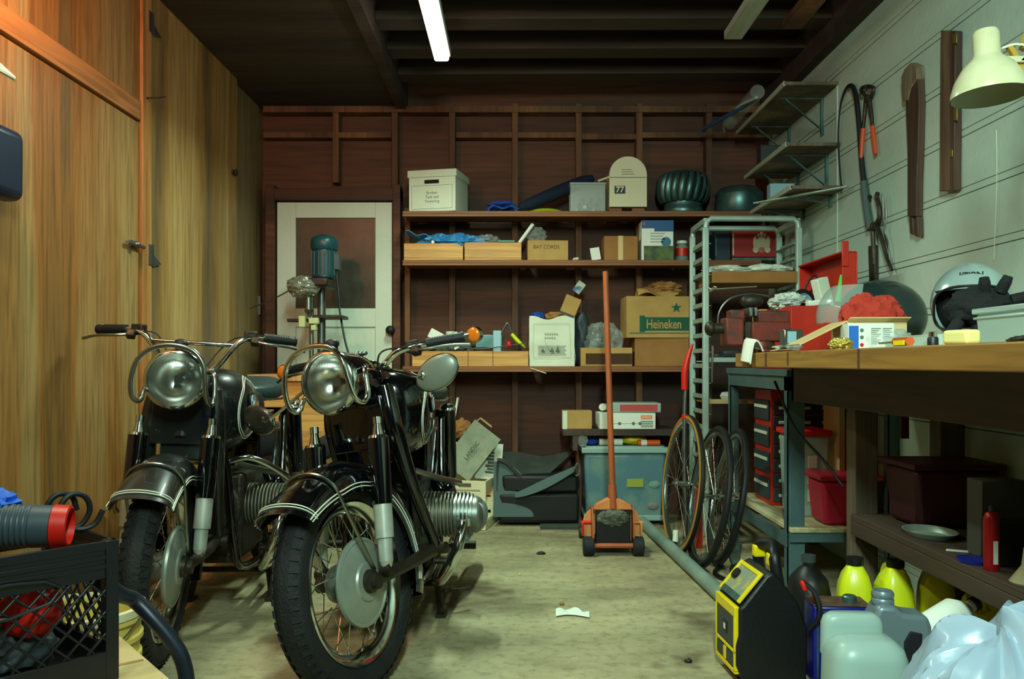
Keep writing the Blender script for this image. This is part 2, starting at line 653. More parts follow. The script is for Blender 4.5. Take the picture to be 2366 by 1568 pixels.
structure(G().b2((XL - .2, YF, -.1), (XR + .2, YB + .1, 0)).build('floor', concrete))
g = G()
g.b2((XL - .2, YF, ZC + .17), (XR + .2, YB + .1, ZC + .22))
structure(g.build('ceiling', ceilm))
structure(G().b2((XL - .2, YF, ZC - .02), (-.72, YB, ZC)).build('ceiling_panel', ceilm))
structure(G().b2((-.76, YF, ZC - .04), (-.70, YB, ZC + .17)).build('ceiling_beam', joistm))
y = 0.25
k = 0
while y < 5.5:
    o = structure(G().obox((-.70, y, ZC + .065), (XR, y + .05, ZC + .09), .045, .15, up=(0, 1, 0)).build('ceiling_joist', joistm, bevel=.002))
    y += 0.405
# front wall behind the camera closes the room
structure(G().b2((XL - .2, YF - .1, 0), (XR + .2, YF, ZC + .2)).build('wall_front', redwood))
# back wall: board sheathing with real gaps, studs, blocking
g = G()
zb = 0
while zb < 2.85:
    g.b2((XL - .2, YB, zb), (XR + .2, YB + .03, min(zb + .1998, 2.86)))
    zb += .2
g.b2((XL - .2, YB + .03, 0), (XR + .2, YB + .08, 2.86))
structure(g.build('wall_back', redwood))
for x in (-1.155, -.775, -.405, 0.0, .41, .80, 1.25):
    z1, z0 = ZC, 0.0
    if x == -1.155:
        z0 = 2.15
    structure(G().b2((x - .02, YB - .09, z0), (x + .02, YB, z1)).build('wall_stud', studm, bevel=.002))
structure(G().b2((-.38, YB - .085, 2.44), (.39, YB - .003, 2.475)).build('wall_blocking', studm))
structure(G().b2((.43, YB - .085, 2.43), (.78, YB - .003, 2.465)).build('wall_blocking', studm))
structure(G().b2((.82, YB - .085, 2.44), (XR, YB - .003, 2.475)).build('wall_blocking', studm))
structure(G().b2((XL, YB - .085, 2.44), (-.80, YB - .003, 2.475)).build('wall_blocking', studm))
structure(G().b2((XL, YB - .1, ZC - .06), (XR, YB, ZC - .02)).build('wall_top_plate', studm))

# right wall: wide painted boards with double grooves
g = G()
g.m = 0
z0 = 1.614 - .215 * 8 - .003
zz = z0
while zz < 2.86:
    lo = max(zz + .0025, 0)
    g.m = 0
    if lo < zz + .03:
        g.b2((XR, YF, lo), (XR + .02, YB + .02, zz + .0265))
    g.b2((XR, YF, max(zz + .0285, 0)), (XR + .02, YB + .02, min(zz + .2145, 2.88)))
    zz += .215
g.m = 1
g.b2((XR + .012, YF, 0), (XR + .06, YB + .02, 2.86))
structure(g.build('wall_right', [wallpaint, groove], bevel=.0015))

# left wall: plywood partition with a door
structure(G().b2((XL - .12, YF, 0), (XL - .05, YB, ZC)).build('wall_left_backing', darkwood))
structure(G().b2((XL - .045, YF, 2.125), (XL, 3.66, ZC - .02)).build('wall_left', ply2))
structure(G().b2((XL - .04, YF, 2.035), (XL + .006, 3.655, 2.122)).build('trim_1', pineY, bevel=.003))
structure(G().b2((XL - .05, 3.665, 0), (XL + .012, 3.755, ZC - .02)).build('trim_2', pine, bevel=.003))
structure(G().b2((XL - .045, 3.76, 0), (XL + .004, 4.93, ZC - .02)).build('wall_left_panel', ply, bevel=.002))
structure(G().b2((XL - .06, 4.935, 0), (XL - .03, YB - .01, ZC - .02)).build('wall_left_panel', wood('plywood_aged', (104, 84, 52), (128, 104, 64), (146, 122, 80), 'Z', 3.0, 0.5)))
# plywood door in the left wall
d1 = G().b2((XL - .03, 1.55, .02), (XL + .002, 3.645, 2.022)).build('door_1', ply2, bevel=.002)
structure(d1)
g = G()
g.b2((XL, 3.55, 1.475), (XL + .012, 3.61, 1.505))
g.cyl((XL + .02, 3.50, 1.488), (XL + .02, 3.66, 1.488), .008, n=10)
g.ell((XL + .03, 3.57, 1.488), (.014, .018, .014))
g.build('door_latch', steel, d1)
structure(G().b2((XL - .03, YF, .02), (XL + .0, 1.54, 2.022)).build('wall_left_panel', ply2, bevel=.002))


def hinge(loc, label, sc=1.0):
    t = thing('door_hinge', label, 'hinge', loc)
    G().b2((0, -.04 * sc, -.045 * sc), (.004, -.004, .045 * sc)).build('hinge_leaf', steel, t)
    G().prism([(0.004, -.05 * sc), (0.004, .05 * sc), (0, .05 * sc), (0, -.05 * sc)], .004, .012).build('hinge_pin', steel, t)
    g = G()
    g.add([(0, .014, -.045 * sc), (0, .09 * sc, -.03 * sc), (0, .014, .0), (.004, .014, -.045 * sc), (.004, .09 * sc, -.03 * sc), (.004, .014, 0)],
          [(0, 1, 2), (5, 4, 3), (0, 3, 4, 1), (1, 4, 5, 2), (2, 5, 3, 0)])
    g.build('hinge_leaf', steel, t)
    return t


hinge((XL + .012, 3.76, CH + (838 - 55) / 521), 'grey strap hinge high on the plywood panel post, near the ceiling')
hinge((XL + .012, 3.76, CH + (838 - 590) / 521), 'grey strap hinge on the plywood post at chest height')
t = thing('panel_catch', 'small black turn catch at the edge of the far plywood panel', 'latch', (XL + .004, 4.86, CH + (838 - 397) / 405))
G().b2((0, -.03, -.012), (.008, .03, .012)).build('catch_plate', grease, t)
G().ell((.018, 0, 0), (.012, .018, .02)).build('catch_knob', grease, t)
o = G().tube([(XL + .012, 3.70, 2.145), (XL + .05, 3.73, 2.155), (XL + .075, 3.75, 2.165)], .003, 6).build('bent_nail', grease)
tag(o, 'long bent nail sticking out of the pine post', 'nail')
p = at(8, 150, 2.67)
o = G().sheet(lambda u, v: (XL + .004 + .003 * math.sin(v * 3), 2.5 + .24 * u, 1.905 + .05 * v * (1.2 - u)), 6, 4, .001).build('paper_scrap', white)
tag(o, 'torn white paper scrap stuck on the plywood wall at the left edge', 'paper')
t = thing('mirror_like_object', 'dark blue rounded mirror-like object hanging on the plywood wall at the left edge of the photo', 'case', (XL + .004, 2.56, 1.60))  # rounded shape taken for a vehicle mirror; hook and wall mounting are invented
g = G().box((.045, 0, 0), (.08, .20, .22))
g.build('outer_shell', mat('dark_blue_shell', (24, 36, 62), 0.35), t, bevel=.03, seg=5)
G().tube([(.04, .095, .09), (.05, .108, 0), (.04, .095, -.09)], .006, 8, smooth=5).build('rounded_rim', chromed, t)
G().b2((-.004, -.01, .1), (.03, .01, .135)).build('wall_hook', steel, t)
# small hardware on the far wall corner
o = G().b2((XL - .03, 5.46, 1.30), (XL - .02, 5.49, 1.42)).build('wall_bracket', steel)
tag(o, 'slim steel bracket on the dark far end of the left wall', 'bracket')

# back door in its frame
DX0, DX1 = (640 - PX) * 5.46 / F, (907 - PX) * 5.46 / F
DT = CH + (838 - 467) * 5.46 / F
structure(G().b2((DX0 - .065, YB - .13, 0), (DX0 - .008, YB, 2.13)).build('trim_3', redwood, bevel=.003))
structure(G().b2((DX1 + .008, YB - .13, 0), (DX1 + .055, YB, 2.13)).build('trim_4', redwood, bevel=.003))
structure(G().b2((DX0 - .065, YB - .12, DT + .008), (DX1 + .055, YB, DT + .085)).build('trim_5', redwood, bevel=.003))
g = G()
gx0, gx1 = (683 - PX) * 5.46 / F, (867 - PX) * 5.46 / F
gz1, gz0 = CH + (838 - 503) * 5.46 / F, CH + (838 - 712) * 5.46 / F
ya, yb = YB - .09, YB - .05
g.b2((DX0, ya, 0.01), (gx0, yb, DT))
g.b2((gx1, ya, .01), (DX1, yb, DT))
g.b2((gx0, ya, gz1), (gx1, yb, DT))
g.b2((gx0, ya, gz0 - .12), (gx1, yb, gz0))
g.b2((gx0, ya, .01), (gx1, yb, .22))
g.b2((gx0, ya, .66), (gx1, yb, .76))
g.b2((gx0, ya + .014, .22), (gx1, yb, gz0 - .12))
d2 = structure(g.build('door_2', doorpaint, bevel=.003))
G().b2((gx0, ya + .016, gz0), (gx1, ya + .024, gz1)).build('door_glass', doorglass, d2)
g = G()
zk = CH + (838 - 762) * 5.4 / F
xk = (907 - PX) * 5.4 / F
g.cyl((xk - .02, ya, zk), (xk - .02, ya - .02, zk), .028)
g.cyl((xk - .02, ya - .02, zk), (xk - .02, ya - .045, zk), .012)
g.ell((xk - .015, ya - .06, zk), (.03, .022, .028))
g.build('door_knob', rubber2, d2)

# fluorescent fixture over the middle of the room
t = thing('fluorescent_light', 'bright white fluorescent tube light hanging under the ceiling joists', 'ceiling light', ((1004 - PX) / 500, 3.95, 2.53))
g = G().b2((-.045, -.42, .02), (.045, .38, .06))
g.build('lamp_housing', mat('lamp_housing_paint', (200, 204, 196), 0.5), t, bevel=.004)
G().b2((-.037, -.36, -.012), (.037, .36, .02)).build('diffuser', mat('tube_glow', (255, 250, 240), 0.5, emit=TUBE_STRENGTH), t, bevel=.012, seg=3)
for yy in (-.3, .3):
    G().cyl((0, yy, .06), (0, yy, .12), .004, n=6).build('hanger', steel, t)

# boards stored up under the joists on the right
o = G().obox((1.035, 4.03, 2.545), (1.035, .9, 2.545), .085, .04).build('whitewashed_board', whitewood, bevel=.004)
tag(o, 'whitewashed board with a broken end running below the ceiling joists', 'board')
o = G().obox((1.30, 3.98, 2.575), (1.30, .9, 2.575), .09, .04).build('brown_board', studm, bevel=.003)
tag(o, 'brown bare board below the joists, next to the right wall', 'board')
for i, (py, z) in enumerate(((4.4, 2.63), (4.0, 2.63))):
    pass

# ------------------------------------------------------------------ motorcycles


def ring_prof(prof_rw):
    """profile (radius, width) -> lathe about local z then turned so the axle is y"""
    return prof_rw


AX = Matrix.Rotation(-PI / 2, 4, 'X')    # lathe axis z -> y


def make_wheel(root, name, M, plate=True, tyre_mat=rubber, plate_side=1, spokes=36):
    """M: matrix that puts the wheel (axle through its centre, along y) in the bike's frame"""
    L = lambda c: M @ Matrix.Translation(c)
    rim = G(M)
    rim.lathe([(.219, -.026), (.232, -.034), (.240, -.038), (.244, -.034), (.238, -.026), (.222, -.016), (.212, -.008), (.212, .008),
               (.222, .016), (.238, .026), (.244, .034), (.240, .038), (.232, .034), (.219, .026), (.207, .012), (.207, -.012)], AX, 72, closed=True)
    rimo = rim.build(name, chrome, root)
    ty = G(M)
    prof = []
    for i in range(25):
        a = -PI * .86 + 2 * PI * .86 * i / 24
        rr = .0475
        rad = .279 + math.cos(a) * .046
        wd = math.sin(a) * rr
        if abs(a) < 1.15 and i % 3 == 1:
            rad -= .0035
        prof.append((rad, wd))
    ty.lathe(prof, AX, 84, closed=True)
    # tread blocks on the shoulders
    for i in range(60):
        a = 2 * PI * i / 60
        for sgn in (-1, 1):
            aa = a + (PI / 60 if sgn > 0 else 0)
            MM = Matrix.Rotation(aa, 4, 'Y') @ Matrix.Translation((0, sgn * .035, .312)) @ Matrix.Rotation(-sgn * .75, 4, 'X')
            ty.box((0, 0, 0), (.018, .026, .0035), MM)
    ty.build('tire', tyre_mat, rimo)
    hb = G(M)
    hb.lathe([(.0, -.075), (.02, -.075), (.02, -.05), (.055, -.048), (.06, -.03), (.045, -.022), (.05, .022), (.06, .03), (.06, .05), (.03, .052)], AX, 40)
    hb.build('hub', alu, rimo)
    if plate:
        s_ = plate_side
        pl = G(M)
        pl.lathe([(.128, .040 * s_), (.133, .048 * s_), (.131, .056 * s_), (.122, .059 * s_), (.118, .055 * s_), (.112, .058 * s_), (.06, .066 * s_), (.056, .072 * s_), (.03, .074 * s_)], AX, 56)
        pl.build('brake_plate', hubm, rimo)
        ac = G(M)
        ac.lathe([(.0, .10 * s_), (.012, .10 * s_), (.016, .096 * s_), (.034, .088 * s_), (.036, .072 * s_)], AX, 20)
        ac.build('axle_nut', grease, rimo)
    me = None
    for i in range(spokes):
        a = 2 * PI * i / spokes
        sgn = 1 if i % 2 else -1
        lean = .55 if (i // 2) % 2 else -.55
        p0 = Vector((.075 * math.cos(a - lean), sgn * .04, .075 * math.sin(a - lean)))
        p1 = Vector((.212 * math.cos(a), sgn * .006, .212 * math.sin(a)))
        if me is None:
            sp = G()
            sp.cyl((0, 0, 0), (0, 0, 1), .0016, n=5)
            sp.cyl((0, 0, .91), (0, 0, 1), .0034, n=6)
            so = sp.build('spoke', chrome, rimo)
            me = so.data
        else:
            so = so.copy()
            COL.objects.link(so)
        x, y_, z = frame_from(p1 - p0)
        MM = Matrix((x, y_, z)).transposed().to_4x4()
        MM = Matrix.Translation(p0) @ MM @ Matrix.Diagonal((1, 1, (p1 - p0).length, 1))
        so.matrix_local = M @ MM
    return rimo


def arc_fender(M, R0, a0, a1, width, side, n=40, lip=0.0, flare=None):
    """arched mudguard over a wheel, angle 0 = straight up, positive forward"""
    secs = []
    for i in range(n + 1):
        t = i / n
        a = a0 + (a1 - a0) * t
        wd, sd, rr = width, side, R0
        if flare:
            wd, sd, rr = flare(t, width, side, R0)
        er = Vector((math.sin(a), 0, math.cos(a)))
        et = Vector((math.cos(a), 0, -math.sin(a)))
        sec = []
        m = 14
        for k in range(m + 1):
            q = -1 + 2 * k / m
            ang = q * PI / 2
            yy = math.sin(ang) * wd * 0.5
            down = (1 - abs(math.cos(ang)) ** .7) * sd
            sec.append(er * (rr - down) + Vector((0, yy, 0)))
        # inner skin
        inner = []
        for k in range(m, -1, -1):
            q = -1 + 2 * k / m
            ang = q * PI / 2
            yy = math.sin(ang) * (wd * 0.5 - .004)
            down = (1 - abs(math.cos(ang)) ** .7) * sd
            inner.append(er * (rr - .004 - down) + Vector((0, yy, 0)))
        secs.append(sec + inner)
    g = G(M)
    g.loft(secs)
    return g, secs


def motorcycle(label, base, heading, steer, kind):
    paint = blackgloss if kind == 'near' else blackdust
    root = thing('motorcycle', label, 'motorcycle', base, 0)
    # local: x forward, y to the bike's left, z up; origin under the front axle
    root.rotation_euler = (0, 0, -PI / 2 + heading)
    A0 = Vector((.105, 0, 0))
    ax = Vector((-math.sin(R(26)), 0, math.cos(R(26))))
    S = Matrix.Translation(A0) @ Matrix.Rotation(steer, 4, ax) @ Matrix.Translation(-A0)
    low = (S @ Vector((0, 0, .325))).z - .325
    S = Matrix.Translation((0, 0, -low)) @ S
    W = S @ Matrix.Translation((0, 0, .325))
    # ---- front wheel
    make_wheel(root, 'front_wheel', W)

    # ---- front fender
    def fl(t, wd, sd, rr):
        # t=0 rear end, t=1 front tip
        if t > .78:
            k = (t - .78) / .22
            return wd * (1 + .12 * k), sd * (1 - .25 * k), rr + .035 * k * k
        return wd, sd, rr
    fg, secs = arc_fender(W, .368, R(-112), R(48), .165, .095, 56, flare=fl)
    fo = fg.build('front_fender', paint, root, sub=0)
    m = 14
    for off in (0.011, 0.022):
        for side_ in (0, m):
            pts = []
            for sec in secs[3:]:
                p = sec[side_]
                c = Vector((0, 0, 0))
                er = Vector((p.x, 0, p.z)).normalized()
                pts.append(p + er * off + Vector((0, (1 if side_ else -1) * .0015, 0)))
            G(W).tube(pts, .0019, 5).build('pinstripe', stripe, fo)
    # front lip band: closing the two pinstripe lines across the nose
    for off in (.004, .012):
        sec = secs[-2]
        nx = Vector((math.cos(R(48)), 0, -math.sin(R(48))))
        G(W).tube([p + Vector((p.x, 0, p.z)).normalized() * .002 - nx * off for p in sec[:m + 1]], .0018, 5).build('pinstripe', stripe, fo)
    # chrome fender stay: over the nose and down to the axle
    for aa, low_ in ((R(21), (-.02, .03)),):
        er = Vector((math.sin(aa), 0, math.cos(aa)))
        top = []
        for k in range(15):
            ang = (-1 + 2 * k / 14) * PI / 2
            yy = math.sin(ang) * .090
            down = (1 - abs(math.cos(ang)) ** .7) * .095
            top.append(er * (.376 - down) + Vector((0, yy, 0)))
        pts = [Vector((low_[0], -.085, low_[1]))] + top + [Vector((low_[0], .085, low_[1]))]
        G(W).tube(pts, .0055, 8).build('fender_stay', chromed, fo)

    # ---- earles fork: swinging arm, struts, fork legs
    g = G(S)
    zp, xp = .335, -.37
    for sy in (-1, 1):
        g.tube([(.02, sy * .088, .325), (-.10, sy * .095, .325), (-.24, sy * .105, .33), (xp, sy * .105, zp)], [.016, .019, .021, .024], 10, smooth=5)
        g.cyl((.0, sy * .075, .325), (.0, sy * .108, .325), .024)
        g.cyl((xp, sy * .06, zp), (xp, sy * .15, zp), .02)
    g.tube([(xp + .0, -.105, zp), (xp - .0, 0, zp), (xp, .105, zp)], .02, 10)
    g.build('leading_arm', grease, root)
    g = G(S)
    for sy in (-1, 1):
        g.tube([(-.225, sy * .095, .90), (-.215, sy * .108, .82), (-.22, sy * .115, .74), (-.27, sy * .12, .55), (xp, sy * .115, zp)],
               [.030, .032, .030, .022, .018], 12, smooth=6)
    g.obox((-.215, -.10, .79), (-.215, .10, .79), .07, .17)
    g.obox((-.225, -.07, .70), (-.225, .07, .70), .05, .10)
    g.obox((-.24, -.10, .94), (-.24, .10, .94), .055, .03)
    g.cyl((-.20, 0, .72), (-.33, 0, .985), .034)
    g.build('fork', paint, root, bevel=.004)
    for sy in (-1, 1):
        p0 = Vector((-.035, sy * .118, .350))
        p1 = Vector((-.115, sy * .118, .805))
        dd = (p1 - p0).normalized()
        ln = (p1 - p0).length
        at_ = lambda f: p0 + dd * ln * f
        g = G(S)
        g.cyl(at_(.42), at_(.86), .0315, .0325, 20)
        un = g.build('suspension_strut', blackgloss, root)
        g = G(S)
        g.cyl(at_(.20), at_(.46), .0285, .029, 20)
        g.cyl(at_(.05), at_(.205), .0215, .0225, 20)
        g.cyl(at_(.01), at_(.05), .016, .021, 16)
        g.build('damper_body', mat('slider_alloy', (196, 202, 190), 0.38, 0.4, col2=(170, 176, 164), scale=12), un)
        g = G(S)
        g.cyl(at_(.855), at_(.875), .034, .030, 20)
        g.cyl(at_(.875), at_(.955), .019, .012, 16)
        g.cyl(at_(.955), at_(1.0), .014, .014, 12)
        g.build('strut_cap', chrome, un)
        G(S).cyl(at_(0) + Vector((0, -.016, 0)), at_(0) + Vector((0, .016, 0)), .019, n=14).build('strut_eye', grease, un)

    # ---- headlamp nacelle
    hc = Vector((-.075, 0, .935))
    HM = S @ Matrix.Translation(hc) @ Matrix.Rotation(PI / 2, 4, 'Y')   # local z -> forward x
    g = G(HM)
    g.lathe([(.002, -.235), (.03, -.23), (.062, -.20), (.084, -.14), (.095, -.07), (.098, 0.0), (.092, .0), (.092, -.088), (.0, -.09)], None, 44)
    ho = g.build('headlight', paint, root)
    g = G(HM)
    g.lathe([(.097, -.004), (.102, .0), (.1025, .014), (.096, .024), (.089, .027), (.087, .020), (.090, .0)], None, 48, closed=True)
    g.build('lamp_ring', chrome, ho)
    g = G(HM)
    g.lathe([(.090, .0), (.084, -.022), (.072, -.046), (.052, -.066), (.03, -.077), (.0, -.082)], None, 40, cap=False)
    g.build('lamp_reflector', reflector, ho)
    g = G(HM)
    g.ell((0, 0, -.055), (.012, .012, .024), n=12, m=8)
    g.box((0, 0, -.03), (.026, .026, .003))
    g.build('bulb', chromed, ho)
    g = G(HM)
    prof = [(.0905, .014)]
    for i in range(1, 10):
        a = PI / 2 * i / 9
        prof.append((.0905 * math.cos(a * .999), .014 + .020 * math.sin(a)))
    g.lathe(prof, None, 40, cap=False)
    # moulded flutes of the lens
    for i in range(11):
        yy = -.05 + .01 * i
        g.tube([(-.055, yy, .034 - .012), (-.066, yy, .034 - .014)], .0018, 5)
    lensm = mat('headlamp_glass', (70, 80, 76), 0.05, trans=0.0, alpha=0.12, spec=1.0, bump=0.25, bscale=50)
    g.build('lamp_lens', lensm, ho)
    g = G(S)
    g.cyl((-.11, 0, 1.035), (-.11, 0, 1.05), .018)
    g.ell((-.11, 0, 1.056), (.024, .024, .017))
    g.build('ignition_knob', rubber2, ho)
    g = G(S)
    g.cyl((-.255, 0, .97), (-.262, 0, 1.02), .007)
    for i in range(8):
        a = 2 * PI * i / 8
        g.ell((-.262 + .02 * math.cos(a), .02 * math.sin(a), 1.022), (.009, .009, .008), n=8, m=6)
    g.ell((-.262, 0, 1.022), (.02, .02, .009), n=16, m=8)
    g.build('steering_damper_knob', chromed, ho)

    # ---- chrome guard tube curling round the headlamp
    g = G(S)
    cx, cz = .0, .935
    pts = [(-.04, -.100, cz - .045), (-.022, -.102, cz - .070), (-.01, -.114, cz - .076), (.0, -.128, cz - .055), (.004, -.131, cz - .0),
           (.004, -.114, cz + .062), (.004, -.068, cz + .104), (.004, 0, cz + .118), (.004, .068, cz + .104), (.004, .106, cz + .062),
           (.002, .116, cz), (-.006, .122, cz - .05), (-.02, .130, cz - .076), (-.045, .136, cz - .078), (-.065, .138, cz - .05), (-.08, .13, cz + .02), (-.12, .105, cz + .03)]
    pts2 = [(-.11, -.105, cz + .0)] + pts
    pts2 = [Vector((p[0] - .004, p[1] * .93, cz + (p[2] - cz) * .97)) for p in pts2]
    g.tube(pts2, .0085, 10, smooth=6)
    g.build('guard_tube', chrome if kind == 'near' else chromed, root)

    # ---- handlebar
    hb = G(S)
    if kind == 'far':
        half = [(-.27, 0, .965), (-.268, .05, .962), (-.268, .085, .975), (-.285, .15, 1.065), (-.30, .19, 1.09), (-.325, .235, 1.097), (-.36, .335, 1.092)]
    else:
        half = [(-.27, 0, .955), (-.265, .06, .955), (-.255, .10, .975), (-.262, .14, 1.003), (-.285, .185, 1.014), (-.31, .225, 1.016), (-.345, .33, 1.018)]
    full = [Vector((p[0], -p[1], p[2])) for p in reversed(half[1:])] + [Vector(p) for p in half]
    hb.tube(full, .0115, 12, smooth=6)
    if kind == 'far':
        hb.tube([(-.283, -.155, 1.062), (-.283, .155, 1.062)], .008, 10)
    hb.box((-.268, 0, .965), (.05, .10, .03))
    bar = hb.build('handlebar', chrome, root)
    for sy in (-1, 1):
        e1, e0 = Vector(half[-1]), Vector(half[-2])
        e1.y *= sy
        e0.y *= sy
        d_ = (e1 - e0).normalized()
        g = G(S)
        a0 = e0 + d_ * .005
        g.cyl(a0, e1 + d_ * .015, .0175, .0165, 16)
        g.cyl(e1 + d_ * .013, e1 + d_ * .02, .019, .017, 16)
        for i in range(10):
            q = a0 + d_ * (.012 + .0085 * i)
            g.cyl(q, q + d_ * .003, .0185, n=14)
        g.build('grip', rubber2, bar)
        g = G(S)
        q = e0 - d_ * .02
        g.obox(q, q - d_ * .045, .035, .04)
        g.obox(q + Vector((.02, 0, -.005)), q + Vector((.035, 0, -.03)), .03, .03)
        g.build('lever_clamp', grease, bar, bevel=.005)
        g = G(S)
        l0 = q + Vector((.035, 0, -.018))
        g.tube([l0, l0 + d_ * .06 + Vector((.030, 0, -.004)), l0 + d_ * .13 + Vector((.025, 0, -.006)), l0 + d_ * .185 + Vector((.012, 0, -.016))],
               [.006, .0055, .005, .0065], 8, smooth=5)
        g.build('brake_lever' if sy < 0 else 'clutch_lever', chromed, bar)
        # cables
        g = G(S)
        if kind == 'far':
            g.tube([q + Vector((.02, 0, -.01)), q + Vector((-.0, -sy * .08, -.01)), (-.25, sy * .07, 1.0), (-.24, sy * .05, .93)], .003, 6, smooth=6)
        else:
            g.tube([q + Vector((.02, 0, -.01)), q + Vector((.06, -sy * .05, .0)), (-.17, sy * .13, 1.0), (-.22, sy * .08, .92)], .003, 6, smooth=6)
        g.build('control_cable', rubber2, bar)
        if kind == 'near':
            # bar-end turn signal
            g = G(S)
            q = e1 + d_ * .02
            g.cyl(q, q + d_ * .03, .012, .016, 14)
            ts = g.build('turn_signal', chromed, bar)
            for s2 in (1, -1):
                g = G(S @ Matrix.Translation(q + d_ * .035) @ Matrix.Rotation(PI / 2 * s2, 4, 'Y'))
                g.lathe([(.026, .0), (.0275, .006), (.026, .012)], None, 24)
                if s2 == 1:
                    g.lathe([(.026, .0), (.020, -.012), (.0, -.02)], None, 24)
                g.build('signal_ring', chrome, ts)
                g = G(S @ Matrix.Translation(q + d_ * .035) @ Matrix.Rotation(PI / 2 * s2, 4, 'Y'))
                g.ell((0, 0, .010), (.0245, .0245, .010), n=24, m=8, z0=0.0)
                g.build('signal_lens', amber, ts)
    # mirrors on the near machine hang below the bar
    if kind == 'near':
        for sy, mp_, ln in ((1, Vector((-.045, .385, .905)), (.10, .075)), (-1, Vector((-.15, -.36, .86)), (.08, .06))):
            g = G(S)
            g.tube([(-.22, sy * .085, .955), (-.18, sy * .12, .957), mp_ + Vector((0.01, -sy * .055, -.005)), mp_ + Vector((.022, -sy * .035, .012))], .0055, 8, smooth=4)
            mo = g.build('mirror_arm', chrome, bar)
            g = G(S @ Matrix.Translation(mp_) @ Matrix.Rotation(R(8 * sy), 4, 'Z') @ Matrix.Rotation(R(25 * sy), 4, 'X'))
            g.ell((0, 0, 0), (.016, .070, .046), n=28, m=14)
            g.build('mirror_shell', mirrorm if sy > 0 else blackdust, mo)
            g = G(S @ Matrix.Translation(mp_) @ Matrix.Rotation(R(8 * sy), 4, 'Z') @ Matrix.Rotation(R(25 * sy), 4, 'X'))
            pts = []
            for i in range(28):
                a = 2 * PI * i / 28
                pts.append((-.004, .070 * math.cos(a), .046 * math.sin(a)))
            g.tube(pts, .003, 6, closed=True)
            g.build('mirror_rim', chrome, mo)
    else:
        pass

    # ---- tank
    def tank_sec(x, hw, zt, zb_, pw=2.6):
        sec = []
        for i in range(28):
            a = 2 * PI * i / 28
            ca, sa = math.cos(a), math.sin(a)
            yy = math.copysign(abs(ca) ** (2 / pw), ca) * hw
            zz_ = (zt + zb_) / 2 + math.copysign(abs(sa) ** (2 / pw), sa) * (zt - zb_) / 2
            sec.append(Vector((x, yy, zz_)))
        return sec
    tk = G()
    prof = [(-.315, .03, .87, .80), (-.325, .10, .925, .71), (-.35, .140, .955, .675), (-.42, .168, .972, .655), (-.50, .175, .972, .65), (-.60, .165, .95, .67),
            (-.70, .125, .91, .71), (-.78, .085, .875, .74), (-.81, .04, .84, .77)]
    tk.loft([tank_sec(*p) for p in prof])
    tko = tk.build('fuel_tank', paint, root, ang=80)
    # pinstripe panels and roundels on both flanks
    for sy in (-1, 1):
        for k_, w_ in ((0, .0022), (1, .0014)):
            pts = []
            for i in range(40):
                a = 2 * PI * i / 40
                xx = -.505 + (.130 - .008 * k_) * math.cos(a)
                zz_ = .82 + (.118 - .008 * k_) * math.sin(a) - .02 * math.cos(a)
                # half width of tank at xx
                for j in range(len(prof) - 1):
                    if prof[j][0] >= xx >= prof[j + 1][0]:
                        t_ = (prof[j][0] - xx) / (prof[j][0] - prof[j + 1][0])
                        hw = prof[j][1] * (1 - t_) + prof[j + 1][1] * t_
                        zt = prof[j][2] * (1 - t_) + prof[j + 1][2] * t_
                        zb_ = prof[j][3] * (1 - t_) + prof[j + 1][3] * t_
                q = (zz_ - (zt + zb_) / 2) / ((zt - zb_) / 2)
                q = max(-.999, min(.999, q))
                yy = hw * (1 - abs(q) ** 2.6) ** (1 / 2.6)
                pts.append((xx, sy * (yy + .001), zz_))
            G().tube(pts, w_, 5, closed=True).build('pinstripe', stripe, tko)
        bd = G()
        Mb = Matrix.Translation((-.47, sy * .1735, .845)) @ Matrix.Rotation(-sy * PI / 2, 4, 'X')
        bd.m = 0
        bd.lathe([(.0, .0), (.032, .0), (.032, .004), (.022, .005)], Mb, 32)
        for q_ in range(4):
            bd.m = 1 if q_ % 2 == 0 else 2
            vs_ = [(0, 0, .0055)] + [(.0215 * math.cos(PI / 2 * q_ + PI / 2 * i / 6), .0215 * math.sin(PI / 2 * q_ + PI / 2 * i / 6), .0055) for i in range(7)]
            bd.add(vs_, [(0, i, i + 1) for i in range(1, 7)], Mb)
        bd.m = 2
        bd.lathe([(.0218, .0045), (.0218, .006), (.0232, .006), (.0232, .0045)], Mb, 32)
        bd.build('tank_badge', [black, skyb, stripe], tko)
        # knee pad
        G().ell((-.68, sy * .138, .80), (.075, .018, .07), n=20, m=10).build('knee_pad', rubber2, tko)
    G().lathe([(.03, 0), (.032, .01), (.026, .016), (.0, .018)], Matrix.Translation((-.42, 0, .963)), 24).build('tank_cap', chrome, tko)

    # ---- seat(s)
    st = G()
    sp = [(-.76, .05, .885, .84), (-.80, .10, .90, .83), (-.88, .135, .905, .825), (-1.0, .15, .905, .82), (-1.12, .15, .905, .82), (-1.25, .14, .90, .82), (-1.33, .11, .89, .825), (-1.36, .06, .875, .84)]
    if kind == 'far':
        sp = [(-.76, .04, .87, .84), (-.80, .085, .895, .83), (-.88, .13, .905, .82), (-.98, .155, .915, .82), (-1.06, .155, .93, .825), (-1.11, .13, .93, .84), (-1.13, .08, .91, .86)]
    st.loft([tank_sec(a_, b_, c_, d_, 3.0) for a_, b_, c_, d_ in sp])
    seat = st.build('seat', seatm, root, ang=80)
    sp2 = [Vector((a_, sy_ * b_ * 1.0, d_ + .012)) for sy_ in (1,) for a_, b_, c_, d_ in sp] + [Vector((a_, -b_, d_ + .012)) for a_, b_, c_, d_ in reversed(sp)]
    G().tube(sp2, .005, 6, closed=True).build('seat_trim', chromed, seat)

    # ---- frame
    g = G()
